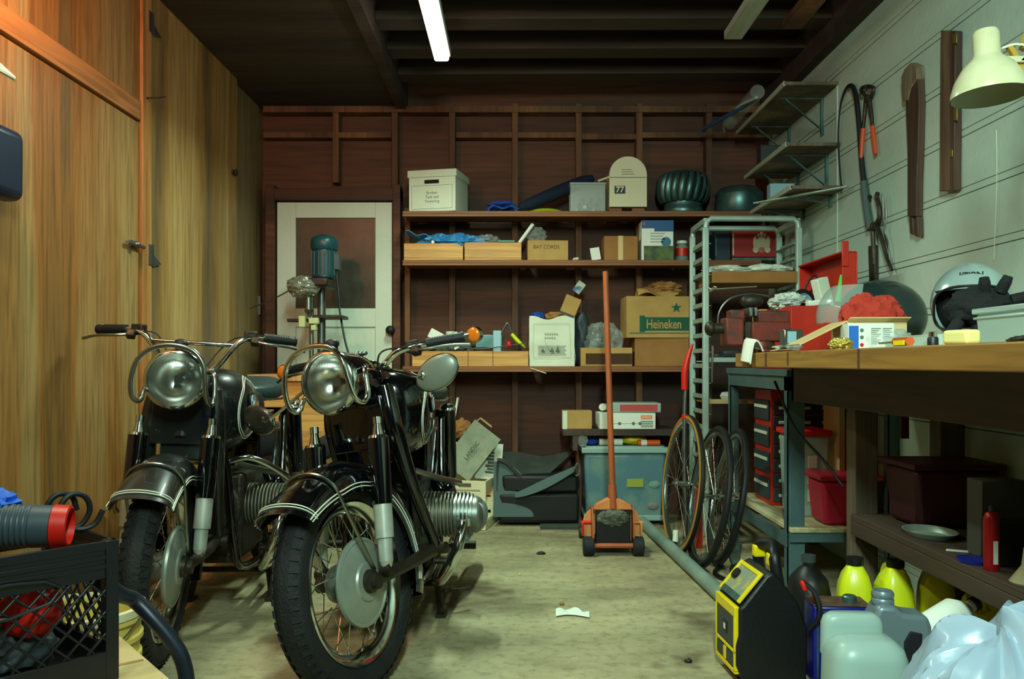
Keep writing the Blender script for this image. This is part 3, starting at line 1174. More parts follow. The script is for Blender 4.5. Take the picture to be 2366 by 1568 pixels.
    for sy in (-1, 1):
        g.tube([(-.31, 0, .90), (-.37, sy * .05, .82), (-.40, sy * .10, .60), (-.42, sy * .125, .30), (-.52, sy * .13, .20), (-.95, sy * .13, .20),
                (-1.06, sy * .13, .30), (-1.10, sy * .13, .50), (-1.16, sy * .12, .70), (-1.18, sy * .12, .78)], .0155, 10, smooth=5)
        g.tube([(-1.02, sy * .11, .34), (-1.20, sy * .10, .335), (-1.41, sy * .09, .325)], .022, 10, smooth=3)
    g.tube([(-.33, 0, .86), (-.6, 0, .80), (-.9, 0, .79), (-1.16, 0, .77)], .018, 10)
    g.obox((-1.16, -.14, .77), (-1.16, .14, .77), .04, .03)
    g.cyl((-.295, 0, .74), (-.36, 0, .95), .032)
    g.build('frame', blackgloss, root)

    # ---- engine
    g = G()
    g.box((-.66, 0, .40), (.30, .25, .32))
    g.cyl((-.50, 0, .43), (-.53, 0, .43), .125, n=32)
    g.cyl((-.485, 0, .43), (-.53, 0, .43), .10, n=32)
    g.box((-.66, 0, .235), (.30, .20, .05))
    g.box((-.90, 0, .40), (.20, .20, .24))
    eng = g.build('engine_block', grease if kind == 'far' else mat('engine_alloy', (58, 60, 54), 0.45, 0.6, col2=(40, 42, 38), scale=9), root, bevel=.02, seg=3)
    for sy in (-1, 1):
        # finned barrel
        g = G()
        prof_ = []
        y0 = .115
        nf = 9
        for i in range(nf):
            y1 = y0 + .0135 * i
            prof_ += [(.058, y1), (.058, y1 + .0065), (.080, y1 + .0070), (.081, y1 + .0100), (.080, y1 + .0130)]
        Mc = Matrix.Translation((-.62, 0, .425)) @ Matrix.Rotation(-sy * PI / 2, 4, 'X')
        g.lathe(prof_, Mc, 40, sx=1.0, sy=1.05)
        cy = g.build('cylinder', alufin, eng)
        g = G()
        prof_ = []
        for i in range(6):
            y1 = .238 + .014 * i
            rr = (.084, .085, .085, .083, .078, .07)[i]
            prof_ += [(.068, y1), (.068, y1 + .0065), (rr, y1 + .0070), (rr, y1 + .0130)]
        prof_ += [(.060, .325), (.03, .333), (.0, .335)]
        g.lathe(prof_, Mc, 8 if False else 40, sx=1.05, sy=.98)
        g.build('cylinder_head', alu if kind == 'near' else alufin, eng)
        g = G()
        # valve cover with ribs
        Mv = Matrix.Translation((-.62, sy * .325, .425))
        g.ell((0, -sy * .004, 0), (.072, .034, .066), Mv, n=28, m=14)
        for i in range(5):
            g.ell((-.04 + .02 * i, sy * .002, 0), (.004, .034, .060 - .004 * abs(i - 2)), Mv, n=12, m=10)
        g.build('valve_cover', alu if kind == 'near' else alufin, eng)
        # carburettor and intake bulge
        g = G()
        g.ell((-.745, sy * .20, .475), (.045, .035, .05), n=16, m=10)
        g.cyl((-.76, sy * .19, .45), (-.88, sy * .12, .52), .024)
        g.build('carburetor', blackgloss, eng)
        g = G()
        g.tube([(-.52, sy * .10, .60), (-.60, sy * .17, .565), (-.70, sy * .25, .53)], .012, 8, smooth=4)
        g.build('push_rod_cover', chromed, eng)
        # exhaust header and silencer
        g = G()
        g.tube([(-.555, sy * .275, .415), (-.50, sy * .275, .385), (-.475, sy * .262, .32), (-.485, sy * .23, .25), (-.56, sy * .19, .19), (-.80, sy * .18, .175), (-1.0, sy * .19, .19)], .0195, 14, smooth=6)
        g.cyl((-.565, sy * .275, .418), (-.545, sy * .275, .410), .029, n=20)
        ex = g.build('exhaust_pipe', chrome, root)
        g = G()
        g.tube([(-.98, sy * .19, .188), (-1.06, sy * .195, .20), (-1.14, sy * .20, .21), (-1.5, sy * .22, .235), (-1.62, sy * .225, .245)], [.020, .032, .043, .043, .018], 18, smooth=3)
        g.build('silencer', chrome, ex)
        # foot peg
        g = G()
        g.cyl((-.83, sy * .14, .265), (-.83, sy * .21, .265), .009)
        g.cyl((-.83, sy * .20, .265), (-.83, sy * .30, .265), .016, n=14)
        g.build('foot_peg', rubber2, root)
        # rear strut with long black shroud
        g = G()
        g.cyl((-1.335, sy * .135, .47), (-1.285, sy * .135, .775), .036, n=20)
        rs = g.build('rear_strut', blackgloss, root)
        g = G()
        g.lathe([(.037, .0), (.037, .014), (.028, .028), (.0, .040)], Matrix.Translation((-1.285, sy * .135, .772)), 24)
        g.build('strut_cap', chrome, rs)
        g = G()
        g.cyl((-1.41, sy * .135, .33), (-1.335, sy * .135, .48), .024, .028, 16)
        g.build('damper_body', alu, rs)
        G().tube([(-1.29, sy * .155, .74), (-1.30, sy * .158, .80), (-1.285, sy * .15, .835)], .006, 6).build('grab_rail', chromed, rs)
    # gear and brake pedal
    g = G()
    g.tube([(-.80, .155, .24), (-.70, .17, .235), (-.62, .175, .25)], .008, 8, smooth=3)
    g.cyl((-.62, .16, .25), (-.62, .205, .25), .012)
    g.build('gear_pedal', grease, root)
    # centre stand
    g = G()
    g.tube([(-.83, -.10, .22), (-.80, -.15, .12), (-.77, -.17, .012)], .014, 8)
    g.tube([(-.83, .10, .22), (-.80, .15, .12), (-.77, .17, .012)], .014, 8)
    g.tube([(-.80, -.15, .12), (-.80, .15, .12)], .012, 8)
    g.tube([(-.79, .15, .09), (-.83, .22, .085), (-.87, .27, .08)], .008, 8)
    g.box((-.77, .17, .008), (.07, .04, .014))
    g.box((-.77, -.17, .008), (.07, .04, .014))
    g.build('center_stand', grease, root)

    # ---- rear wheel and fender
    RW = Matrix.Translation((-1.415, 0, .325))
    make_wheel(root, 'rear_wheel', RW, plate=False, spokes=20)
    fg, secs2 = arc_fender(RW, .378, R(-100), R(78), .18, .12, 40)
    rf = fg.build('rear_fender', paint, root)
    for side_ in (0, 14):
        pts = []
        for sec in secs2[2:]:
            p = sec[side_]
            pts.append(p + Vector((p.x, 0, p.z)).normalized() * .012 + Vector((0, (1 if side_ else -1) * .002, 0)))
        G(RW).tube(pts, .002, 5).build('pinstripe', stripe, rf)
    g = G()
    g.box((-1.66, 0, .62), (.03, .17, .10))
    g.cyl((-1.66, 0, .70), (-1.70, 0, .70), .035)
    g.build('tail_plate', black, root, bevel=.004)
    # battery box and air cleaner fill the space under the seat
    g = G()
    g.box((-.93, 0, .65), (.26, .22, .26))
    g.cyl((-.87, -.08, .55), (-.87, .08, .55), .07, n=24)
    g.build('battery_box', blackgloss, root, bevel=.01)
    # crash bar on the far machine
    if kind == 'far':
        g = G()
        g.tube([(-.41, .10, .62), (-.42, .19, .63), (-.47, .30, .56), (-.56, .39, .44), (-.60, .40, .40)], .0125, 10, smooth=6)
        g.tube([(-.41, -.10, .62), (-.42, -.19, .63), (-.47, -.30, .56), (-.56, -.39, .44), (-.60, -.40, .40)], .0125, 10, smooth=6)
        g.tube([(-.41, -.105, .62), (-.41, .105, .62)], .0125, 10)
        g.build('crash_bar', chrome, root)
    return root


motorcycle('near black motorcycle with turned front wheel, amber bar-end signals and round chrome-ringed headlamp',
           (-.485, 2.56, 0), R(-2), R(-22), 'near')
motorcycle('black motorcycle with wide crossbar handlebar parked next to the plywood wall',
           (-1.175, 2.78, 0), R(1), R(8), 'far')
#BODY2
# ------------------------------------------------------------------ drill press on its stand, far left
cb = thing('wooden_cabinet', 'honey coloured plywood cabinet in the far left corner carrying the drill press', 'cabinet', (-1.225, 5.02, 0))
G().b2((-.26, -.26, .0), (.26, .22, .885)).build('cabinet_body', cratem, cb, bevel=.004)
G().b2((-.275, -.275, .886), (.275, .23, .925)).build('cabinet_top', pine, cb, bevel=.004)
G().b2((-.245, -.272, .06), (.245, -.262, .80)).build('cabinet_door', cratem, cb, bevel=.003)
dp = thing('drill_press', 'bench drill press with teal motor and plastic-wrapped head in front of the white door', 'drill press', (-1.14, 4.99, .927))
G().box((0, 0, .02), (.20, .28, .04)).build('base', grease, dp, bevel=.01)
g = G()
g.cyl((-.005, .03, .04), (-.005, .03, .70), .024, n=20)
g.build('column', steel, dp)
G().cyl((-.052, -.02, .04), (-.052, -.02, .52), .013, n=16).build('guide_rod', chromed, dp)
g = G()
g.lathe([(.062, 0), (.072, .01), (.072, .05), (.070, .17), (.076, .172), (.082, .185), (.082, .225), (.074, .245), (.045, .262), (.0, .266)], Matrix.Translation((.005, .06, .56)), 32)
for i in range(14):
    a = 2 * PI * i / 14
    g.box((.005 + .074 * math.cos(a), .06 + .074 * math.sin(a), .65), (.008, .008, .14), None)
g.box((.085, .05, .66), (.03, .06, .09))
g.build('motor', tealpaint, dp)
g = G()
g.box((-.02, -.03, .525), (.18, .26, .05))
g.build('belt_guard', mat('dark_red_guard', (44, 26, 22), 0.5), dp, bevel=.012)
g = blob((-.075, -.11, .50), (.088, .075, .062), 3, .18, 2.5, fine=.10)
g.build('wrapped_head', mat('head_wrap', (150, 156, 140), 0.14, 0.55, bump=0.9, bscale=30), dp, ang=30)
g = G()
g.cyl((-.05, -.10, .47), (-.05, -.10, .37), .019, n=16)
g.cyl((-.05, -.10, .37), (-.05, -.10, .33), .026, .012, n=16)
g.build('chuck', chromed, dp)
g = G()
g.box((-.085, -.10, .30), (.035, .05, .065))
g.box((-.02, -.09, .305), (.055, .05, .035))
g.box((-.02, -.09, .265), (.03, .05, .03))
g.build('table_clamp', mat('cream_clamp', (190, 196, 140), 0.5), dp, bevel=.004)
g = G()
g.box((-.12, -.05, .31), (.13, .03, .02))
g.box((.06, .0, .33), (.16, .2, .02))
g.build('drill_table', grease, dp, bevel=.004)
g = G()
g.tube([(.08, .05, .58), (.10, .02, .45), (.11, .0, .36), (.16, -.06, .16), (.22, -.10, .02)], .006, 8, smooth=6)
g.build('power_cord', rubber2, dp)
G().tube([(-.13, -.13, .49), (-.25, -.16, .42), (-.36, -.2, .37)], .004, 6, smooth=4).build('feed_lever', grease, dp)
o = blob((-.98, 4.80, .952), (.07, .05, .028), 5, .2, 3, zfloor=.9265).build('work_glove', fabricblack)
tag(o, 'dark work glove lying on the cabinet top beside the drill press', 'glove')

# spare tyre behind the machines
t = thing('spare_tyre', 'loose black tyre standing upright behind the two motorcycles', 'tyre', (-.92, 4.62, .31), rot=(R(6), 0, R(6)))
prof = [(.20, -.07), (.215, -.085), (.26, -.09), (.295, -.075), (.307, -.04), (.309, 0), (.307, .04), (.295, .075), (.26, .09), (.215, .085), (.20, .07), (.205, .05), (.26, .06), (.285, .03), (.285, -.03), (.26, -.06), (.205, -.05)]
g = G()
g.lathe(prof, AX, 56, closed=True)
g.build('tyre_carcass', rubber, t)
g = G()
g.lathe([(.197, -.072), (.212, -.082), (.214, -.078), (.2, -.068)], AX, 56, closed=True)
g.build('tyre_bead', rubber2, t)

# ------------------------------------------------------------------ shelves on the back wall
SF, SB = 5.16, 5.455
SX0 = (930 - PX) / (F / SF)
S1, S2, S3 = 1.914, 1.616, .969
structure(G().b2((SX0 - .02, SB - .05, 0), (SX0 + .015, SB, 1.98)).build('shelf_post', studm, bevel=.003))


def shelf(z, x0, x1, label, th=.03):
    t = thing('wall_shelf', label, 'shelf', ((x0 + x1) / 2, SF, z))
    h = (x1 - x0) / 2
    G().b2((-h, 0, -.019), (h, SB - SF, 0)).build('shelf_board', shelfm, t, bevel=.002)
    G().b2((-h, -.004, -th - .004), (h, .018, -.0195)).build('shelf_edging', shelfm, t, bevel=.002)
    return t


shelf(S1, SX0, 1.50, 'top redwood shelf on the back wall holding the file box and the mailbox')
shelf(S2, SX0, 1.50, 'second redwood shelf from the top on the back wall with two pine boxes')
shelf(S3, SX0, 1.05, 'third redwood shelf from the top on the back wall, under the shopping bag')
t = thing('wall_shelf', 'short dark lowest shelf on the back wall above the plastic tote', 'shelf', (.62, 5.14, .588))
G().b2((-.33, 0, -.04), (.36, .31, 0)).build('shelf_board', darkwood, t, bevel=.003)
G().b2((-.27, .0, -.13), (-.24, .31, -.041)).build('shelf_bracket', darkwood, t)


def sp(d):
    return F / d


def boxpx(name, label, cat, x0, x1, ytop, z, d, depth, m, rz=0.0, group=None, bevel=.003, body='box_body', open_top=False, wall=.004):
    """a box whose front face spans x0..x1 px with its top at ytop, standing on height z at depth d"""
    s_ = sp(d)
    W_ = (x1 - x0) / s_
    H = CH + (PY - ytop) / s_ - z
    t = thing(name, label, cat, (((x0 + x1) / 2 - PX) / s_, d + depth / 2, z + .0005), rz, group)
    if open_top:
        g = G()
        a, b_ = W_ / 2, depth / 2
        g.b2((-a, -b_, 0), (a, b_, wall))
        g.b2((-a, -b_, wall), (a, -b_ + wall, H))
        g.b2((-a, b_ - wall, wall), (a, b_, H))
        g.b2((-a, -b_ + wall, wall), (-a + wall, b_ - wall, H))
        g.b2((a - wall, -b_ + wall, wall), (a, b_ - wall, H))
        g.build(body, m, t, bevel=bevel)
    else:
        G().box((0, 0, H / 2), (W_, depth, H)).build(body, m, t, bevel=bevel)
    return t, W_, H, depth


FR = (PI / 2, 0, 0)   # lettering upright facing the camera side


def strip(g, x0, x1, z0, z1, y, th=.0012):
    g.b2((x0, y - th, z0), (x1, y, z1))


# --- top shelf
t, W_, H, D_ = boxpx('file_box', 'white cardboard file box with lid and oval hand hole on the top shelf', 'box', 953, 1066, 406, S1, 5.18, .27, offwhite, rz=R(-13))
g = G()
g.box((0, 0, H - .005 + .02), (W_ + .016, D_ + .016, .045))
g.build('box_lid', offwhite, t, bevel=.004)
g = G()
g.tube([(-.045, -D_ / 2 - .001, H - .035), (.045, -D_ / 2 - .001, H - .035)], .0115, 12)
g.build('hand_hole', black, t)
g = G()
for i in (0,):
    x_, z_ = W_ / 2 - .02, H - .058
    for a0, a1 in (((-x_, .018), (x_, .018)), ((x_, .018), (x_, z_)), ((x_, z_), (-x_, z_)), ((-x_, z_), (-x_, .018))):
        g.obox((a0[0], -D_ / 2 - .0006, a0[1]), (a1[0], -D_ / 2 - .0006, a1[1]), .0025, .0012)
g.build('printed_frame', ink, t)
for i, s_ in enumerate(('Broken', 'Task and', 'Towering')):
    text(s_, .024, ink, t, (0, -D_ / 2 - .0004, .115 - .026 * i), FR, 'handwriting')
o = G()
o.sheet(lambda u, v: ((1127 + 66 * u - PX) / 377, 5.22 + .12 * v, S1 + .004 + .035 * math.sin(u * PI) ** .4 + .012 * math.sin(9 * u + 5 * v)), 22, 10, .012)
tag(o.build('blue_cloth', blue), 'folded bright blue cloth on the top shelf', 'cloth')
o = blob(((1160 - PX) / 375, 5.26, S1 + .055), (.085, .06, .022), 11, .25, 2.5)
tag(o.build('blue_bundle', blue), 'small blue fabric bundle lying on the folded blue cloth', 'cloth')
t = thing('folded_umbrella', 'long navy folded umbrella leaning up from the top shelf', 'umbrella', ((1200 - PX) / 375, 5.26, S1 + .035))
dv = Vector(((1375 - 1200) / 375, .12, (478 - 398) / 375))
g = G()
g.tube([dv * 0, dv * .15, dv * .5, dv * .85, dv * 1.0], [.02, .036, .042, .040, .022], 12, smooth=5)
g.build('umbrella_cover', navy, t)
g = G()
g.cyl(dv * -.06, dv * 0.02, .008)
g.build('umbrella_tip', chromed, t)
o = G()
o.lathe([(.0, .035), (.03, .034), (.08, .026), (.12, .012), (.14, .0), (.135, .0), (.115, .009), (.0, .03)], TR(((1262 - PX) / 375, 5.30, S1 + .001)), 40)
tag(o.build('flying_disc', lime), 'yellow-green flying disc lying dome up on the top shelf', 'disc')
t, W_, H, D_ = boxpx('clear_box', 'clear plastic box of small parts on the top shelf left of the mailbox', 'box', 1318, 1399, 426, S1, 5.2, .14, clear, open_top=True, wall=.004)
g = G()
g.box((0, 0, H + .006), (W_ + .008, D_ + .008, .014))
g.build('box_lid', plasticw, t, bevel=.003)
for i in range(9):
    a = (-.07 + .0175 * i)
    o = G().cyl((a, -.03 + .02 * (i % 3), .008 + .03 * (i % 2)), (a + .012, .03, .03 + .035 * (i % 3)), .012, n=10).build('sorted_part', [white, steel, brass][i % 3], t)
t = thing('mailbox', 'white round-topped mailbox with a hinged flag arm on the top shelf', 'mailbox', ((1450 - PX) / 375, 5.21, S1 + .032))
W_, H = 84 / 375, 115 / 375
poly = [(-W_ / 2, 0), (W_ / 2, 0)] + [(W_ / 2 * math.cos(a), H - W_ / 2 + W_ / 2 * math.sin(a)) for a in [PI * i / 18 for i in range(19)]]
G().prism(poly, .0, .22).build('mailbox_body', cream, t, bevel=.002)
poly2 = [(p[0] * 1.03, p[1] * 1.01) for p in poly]
G().prism(poly2, -.012, -.0005).build('mailbox_door', cream, t, bevel=.002)
G().b2((-.084, -.0135, .080), (-.018, -.0122, .128)).build('number_plate', black, t)
text('77', .050, cream, t, (-.051, -.0138, .104), FR, 'house_number', bold=.0012)
G().b2((-.112, -.0135, .178), (.112, -.012, .182)).build('door_seam', ink, t)
for i in range(3):
    G().b2((-.04, -.0135, .198 + .014 * i), (.04 - .01 * i, -.012, .201 + .014 * i)).build('embossed_line', ink, t)
G().obox((-.115, -.0, .185), (-.185, -.03, .155), .012, .012).build('flag_arm', cream, t, bevel=.002)
for xx, lb in ((1425, 'left'), (1478, 'right')):
    o = G().b2(((xx - 18 - PX) / 375, 5.22, S1 + .001), ((xx + 12 - PX) / 375, 5.40, S1 + .029)).build('wood_block', shelfm, bevel=.003)
    tag(o, 'wood block under the %s half of the mailbox' % lb, 'block')
# turbine vent
t = thing('turbine_vent', 'ribbed round metal turbine roof vent on the top shelf', 'vent', ((1577 - PX) / 366, 5.34, S1 + .002))
g = G()
g.lathe([(.12, 0), (.125, .01), (.125, .035), (.118, .045), (.118, .075)], None, 40)
g.build('vent_collar', galv, t)
g = G()
g.lathe([(.10, .07), (.135, .11), (.145, .165), (.135, .22), (.09, .262)], None, 36)
g.build('vent_gap_core', mat('vent_shade', (30, 44, 44), 0.6), t)  # dark core stands in for the shade between the blades
for i in range(20):
    a = 2 * PI * i / 20
    g = G()

    def fn(u, v, a=a):
        ph = -1.15 + 2.3 * u
        rr = .112 + .054 * math.cos(ph) + .010 * math.sin(PI * v) - .012 * v
        zz_ = .165 + .100 * math.sin(ph)
        aa = a + .245 * v + .10 * math.sin(ph)
        return (rr * math.cos(aa), rr * math.sin(aa), zz_)
    g.sheet(fn, 14, 5, .002)
    g.build('vent_blade', galv, t, ang=70)
g = G()
g.lathe([(.0, .275), (.09, .27), (.115, .262), (.11, .255), (.0, .262)], None, 32)
g.build('vent_cap', galv, t)
t = thing('duct_collar', 'round galvanized duct collar lying on the top shelf beneath the wall shelves', 'duct', ((1702 - PX) / 364, 5.33, S1 + .002))
g = G()
g.lathe([(.147, 0), (.152, .006), (.148, .012), (.146, .12), (.150, .126), (.144, .135), (.12, .165), (.10, .17), (.10, .165), (.118, .158), (.14, .132), (.142, .0)], None, 44)
g.build('collar_wall', galv, t)
G().lathe([(.098, .168), (.102, .172), (.104, .168), (.1, .162)], None, 40, closed=True).build('collar_rim', chromed, t)

# --- second shelf
for (x0, x1, lb) in ((933, 1070, 'left'), (1073, 1205, 'right')):
    t, W_, H, D_ = boxpx('pine_box', '%s of the two shallow open pine boxes side by side on the second shelf' % lb, 'box', x0, x1, 562 if lb == 'left' else 560, S2, 5.17, .26,
                         cratem, open_top=True, wall=.012, group='pine boxes on the second shelf')


g = blob((-.395, 5.27, S2 + .115), (.20, .09, .052), 19, .42, 2.3, n=64, m=30, fine=.12)
g.sheet(lambda u, v: (-.53 - .14 * u, 5.2 + .1 * v, S2 + .15 + .03 * u - .02 * v + .01 * math.sin(9 * u)), 8, 5, .003)
tag(g.build('blue_tarp', tarp, ang=30), 'crumpled light blue tarp lying over the left pine box', 'tarp')
o = blob(((975 - PX) / 378, 5.26, S2 + .09), (.07, .06, .03), 21, .2, 2.5)
tag(o.build('yellow_cloth', yellow), 'yellow cloth in the left pine box', 'cloth')
tag(G().ell(((1000 - PX) / 378, 5.19, S2 + .112), (.011, .011, .014)).build('white_bead', white), 'tiny white bead at the front of the left pine box', 'bead')
o = blob(((1125 - PX) / 378, 5.26, S2 + .11), (.085, .08, .055), 23, .3, 3, fine=.1)
tag(o.build('plastic_bag', clearbag), 'crumpled clear plastic bag in the right pine box', 'bag')
t = thing('parts_box', 'small teal plastic box in the right pine box', 'box', ((1170 - PX) / 378, 5.26, S2 + .013))
G().box((0, 0, .05), (.10, .10, .10)).build('box_body', mat('teal_plastic', (70, 150, 130), 0.45), t, bevel=.006)
G().box((0, 0, .108), (.104, .104, .012)).build('box_lid', mat('teal_plastic', (70, 150, 130), 0.45), t, bevel=.003)
t = thing('paper_roll', 'white tube sticking up diagonally beside the right pine box', 'tube', ((1200 - PX) / 376, 5.24, S2 + .115))
G().cyl((0, 0, 0), (.085, -.01, .115), .0115, n=16).build('tube_wall', white, t)
o = blob(((1240 - PX) / 376, 5.28, S2 + .165), (.06, .05, .05), 27, .25, 3, fine=.1)
tag(o.build('mesh_bag', clearbag), 'pale mesh bag bulging from the carton marked in pen', 'bag')
t, W_, H, D_ = boxpx('cardboard_box', 'small cardboard box with pen writing on the second shelf', 'box', 1218, 1312, 555, S2, 5.18, .18, cardb, rz=R(2))
text('BAT CORDS', .031, mat('marker_ink', (60, 60, 70), 0.8), t, (-.01, -.0906, H * .66), FR, 'handwriting', sx=.95)
o = G().box((0, 0, .04), (.058, .004, .078)).build('white_card', white, loc=((1379 - PX) / 377, 5.22, S2 + .001), rot=(R(-6), R(-9), 0), bevel=.001)
o.location.z = S2 + .006
tag(o, 'blank white card propped up on the second shelf', 'card')
for i, (xx, dd_) in enumerate(((1328, 5.19), (1333, 5.17))):
    o = blob(((xx - PX) / 378, dd_, S2 + .008), (.012, .01, .009), 31 + i, .3, 3, n=14, m=8).build('paper_bit', offwhite)
    tag(o, 'tiny white crumb of paper on the second shelf, %s' % ('farther in of the pair' if i == 0 else 'right on the front edge'), 'scrap', 'paper crumbs on the shelf edge')
t, W_, H, D_ = boxpx('cardboard_box', 'cardboard box with a pale vertical tape band on the second shelf', 'box', 1396, 1474, 545, S2, 5.19, .2, cardb2)
g = G()
strip(g, -.018, .012, 0, H, -D_ / 2 - .0002)
g.b2((-.018, -D_ / 2, H), (.012, D_ / 2, H + .001))
g.build('packing_tape', cardtan, t)
t, W_, H, D_ = boxpx('product_box', 'tall blue and white product box on the second shelf', 'box', 1483, 1556, 509, S2, 5.18, .14, white)
g = G()
strip(g, -W_ / 2, W_ / 2, H * .80, H, -D_ / 2 - .0002)
strip(g, -.02, W_ / 2, H * .72, H * .80, -D_ / 2 - .0002)
g.b2((W_ / 2, -D_ / 2, .0), (W_ / 2 + .001, D_ / 2, H))
g.build('blue_print', mat('print_blue', (30, 80, 130), 0.5), t)
g = G()
strip(g, -W_ / 2 + .012, W_ / 2, 0, H * .36, -D_ / 2 - .0003)
g.build('dark_picture', mat('print_dark', (30, 40, 34), 0.5, col2=(90, 110, 40), scale=14), t)
g = G()
g.cyl((W_ / 2 - .045, -D_ / 2 - .0016, H * .46), (W_ / 2 - .045, -D_ / 2, H * .46), .03, n=24)
g.build('printed_device', mat('print_teal', (50, 110, 130), 0.5), t)
g = G()
for a in range(4):
    g.obox((-W_ / 2 + .015 - .011 * math.cos(a * PI / 4), -D_ / 2 - .0016, H * .91 - .011 * math.sin(a * PI / 4)), (-W_ / 2 + .015 + .011 * math.cos(a * PI / 4), -D_ / 2 - .0016, H * .91 + .011 * math.sin(a * PI / 4)), .004, .001)
g.build('pink_star', mat('print_pink', (210, 120, 130), 0.5), t)
g = G()
for i in range(4):
    strip(g, -.045, .045 - .012 * (i % 2), H * .66 - .017 * i, H * .66 - .017 * i + .006, -D_ / 2 - .0004)
g.build('printed_line', mat('print_grey', (150, 160, 150), 0.6), t)
t = thing('glass_jar', 'glass jar with a red label next to the blue and white product box', 'jar', ((1579 - PX) / 377, 5.25, S2 + .001))
G().lathe([(.0, 0), (.036, 0), (.04, .008), (.04, .085), (.03, .1), (.03, .11)], None, 24).build('jar_glass', mat('jar_glass', (150, 180, 170), 0.1, alpha=.5), t)
G().lathe([(.0405, .03), (.0412, .03), (.0412, .08), (.0405, .08)], None, 24, closed=True).build('jar_label', red, t)
G().lathe([(.0, .128), (.033, .126), (.034, .11), (.0, .109)], None, 24).build('jar_lid', white, t)
# behind the rack
t, W_, H, D_ = boxpx('file_case', 'dark teal upright file case on the second shelf behind the aluminium rack', 'box', 1652, 1688, 535, S2, 5.2, .2, mat('dark_teal', (18, 44, 56), 0.5))
G().b2((-W_ / 2 + .004, -.1015, .03), (-W_ / 2 + .008, -.1, H - .02)).build('spine_line', galv, t)
t, W_, H, D_ = boxpx('red_carton', 'red carton with a pale crest on the second shelf behind the rack', 'box', 1691, 1806, 533, S2 + .022, 5.2, .2, mat('carton_red', (156, 30, 22), 0.5))
cr_ = mat('crest_print', (190, 186, 150), 0.6)
g = G()
g.ell((.03, -.1006, H * .50), (.034, .001, .045), n=20, m=8)
g.build('crest_shield', cr_, t)
g = G()
for sx_ in (-1, 1):
    g.ell((.03 + sx_ * .040, -.1006, H * .55), (.012, .001, .042), Matrix.Identity(4), n=14, m=6)
    g.ell((.03 + sx_ * .036, -.1006, H * .28), (.018, .001, .02), n=14, m=6)
g.ell((.03, -.1006, H * .88), (.012, .001, .012), n=12, m=6)
for a in (-1, 0, 1):
    g.ell((.03 + a * .02, -.1006, H * .82), (.008, .001, .012), n=12, m=6)
g.build('crest_supporters', cr_, t)
g = G()
g.ell((.03, -.1013, H * .27), (.02, .001, .018), n=16, m=6)
g.build('crest_ribbon', mat('crest_pink', (180, 100, 84), 0.6), t)
G().b2((-W_ / 2 + .004, -.1012, .012), (-W_ / 2 + .013, -.1, H - .02)).build('side_print', cr_, t)
o = G().b2(((1691 - PX) / 377, 5.2, S2 + .001), ((1800 - PX) / 377, 5.42, S2 + .021)).build('metal_tray', galv, bevel=.004)
tag(o, 'thin grey metal tray under the red carton with the crest', 'tray')

# --- third shelf
t, W_, H, D_ = boxpx('wooden_tray', 'wide shallow pine tray full of oddments on the third shelf', 'tray', 952, 1221, 811, S3, 5.17, .27, cratem, open_top=True, wall=.012)
g = G()
for xx in (1081, 1138):
    xl = (xx - (952 + 1221) / 2) / 378
    g.b2((xl, -D_ / 2 - .0008, 0), (xl + .004, -D_ / 2, H))
g.build('board_joint', mat('joint_line', (110, 70, 34), 0.8), t)
zt = S3 + .085


def s3(px, py, d=5.3):
    return at(px, py, d)


o = G().box((0, 0, 0), (.085, .05, .06)).build('white_box', white, loc=s3(1007, 775, 5.24), rot=(0, R(28), 0), bevel=.004)
tag(o, 'small tilted white box in the wide pine tray', 'box')
t = thing('white_jar', 'white lidded jar standing in the wide pine tray', 'jar', (s3(1040, 770).x, 5.32, S3 + .013))
G().cyl((0, 0, 0), (0, 0, .16), .026).build('jar_body', mat('jar_pale', (180, 200, 180), 0.4), t)
G().cyl((0, 0, .161), (0, 0, .205), .029).build('jar_lid', offwhite, t)
o = G().ell((s3(1055, 766).x, 5.25, S3 + .20), (.014, .014, .014)).build('white_ball', white)
tag(o, 'little white ball on the heap of the wide pine tray', 'ball')
o = blob((s3(1040, 790).x, 5.30, S3 + .095), (.15, .10, .06), 41, .3, 3, fine=.12).build('scrap_heap', [mat('scrap_metal', (90, 100, 88), 0.45, 0.3, col2=(40, 44, 38), scale=18)])
tag(o, 'heap of small metal oddments filling the left of the wide pine tray', 'scrap', kind='stuff')
o = G().box((0, 0, 0), (.17, .05, .085)).build('grey_switch_box', galv, loc=s3(1130, 770, 5.3), bevel=.005)
o.location.z = S3 + .155
tag(o, 'grey metal electrical box lying in the wide pine tray', 'box')
o = G().box((0, 0, 0), (.05, .05, .17)).build('grey_cover_plate', paleblue, loc=(s3(1142, 770).x + .02, 5.24, S3 + .135), bevel=.004)
tag(o, 'upright pale blue-grey cover plate in the wide pine tray', 'plate')
t = thing('hand_pump', 'bent silver tool with a yellow-green grip at the right of the wide pine tray', 'tool', (0, 0, 0))
g = G()
g.tube([s3(1158, 772, 5.28), s3(1168, 752, 5.28), s3(1174, 748, 5.28), s3(1184, 775, 5.27)], .006, 8, smooth=4)
g.build('tool_shank', steel, t)
g = G()
g.tube([s3(1183, 772, 5.27), s3(1196, 787, 5.25), s3(1213, 802, 5.2)], [.012, .014, .006], 10, smooth=4)
g.build('tool_grip', lime, t)
o = G().ell((s3(1176, 785).x, 5.28, S3 + .135), (.018, .018, .024)).build('red_ball', redp)
tag(o, 'dull red ball in the wide pine tray near the yellow-green grip', 'ball')
o = G().tube([s3(1070, 802, 5.18), s3(1110, 806, 5.18), s3(1160, 800, 5.18), s3(1214, 793, 5.19)], .007, 8, smooth=5, flat=.5).build('flat_bar', steel)
tag(o, 'long thin dark metal bar lying along the front edge of the wide pine tray', 'bar')
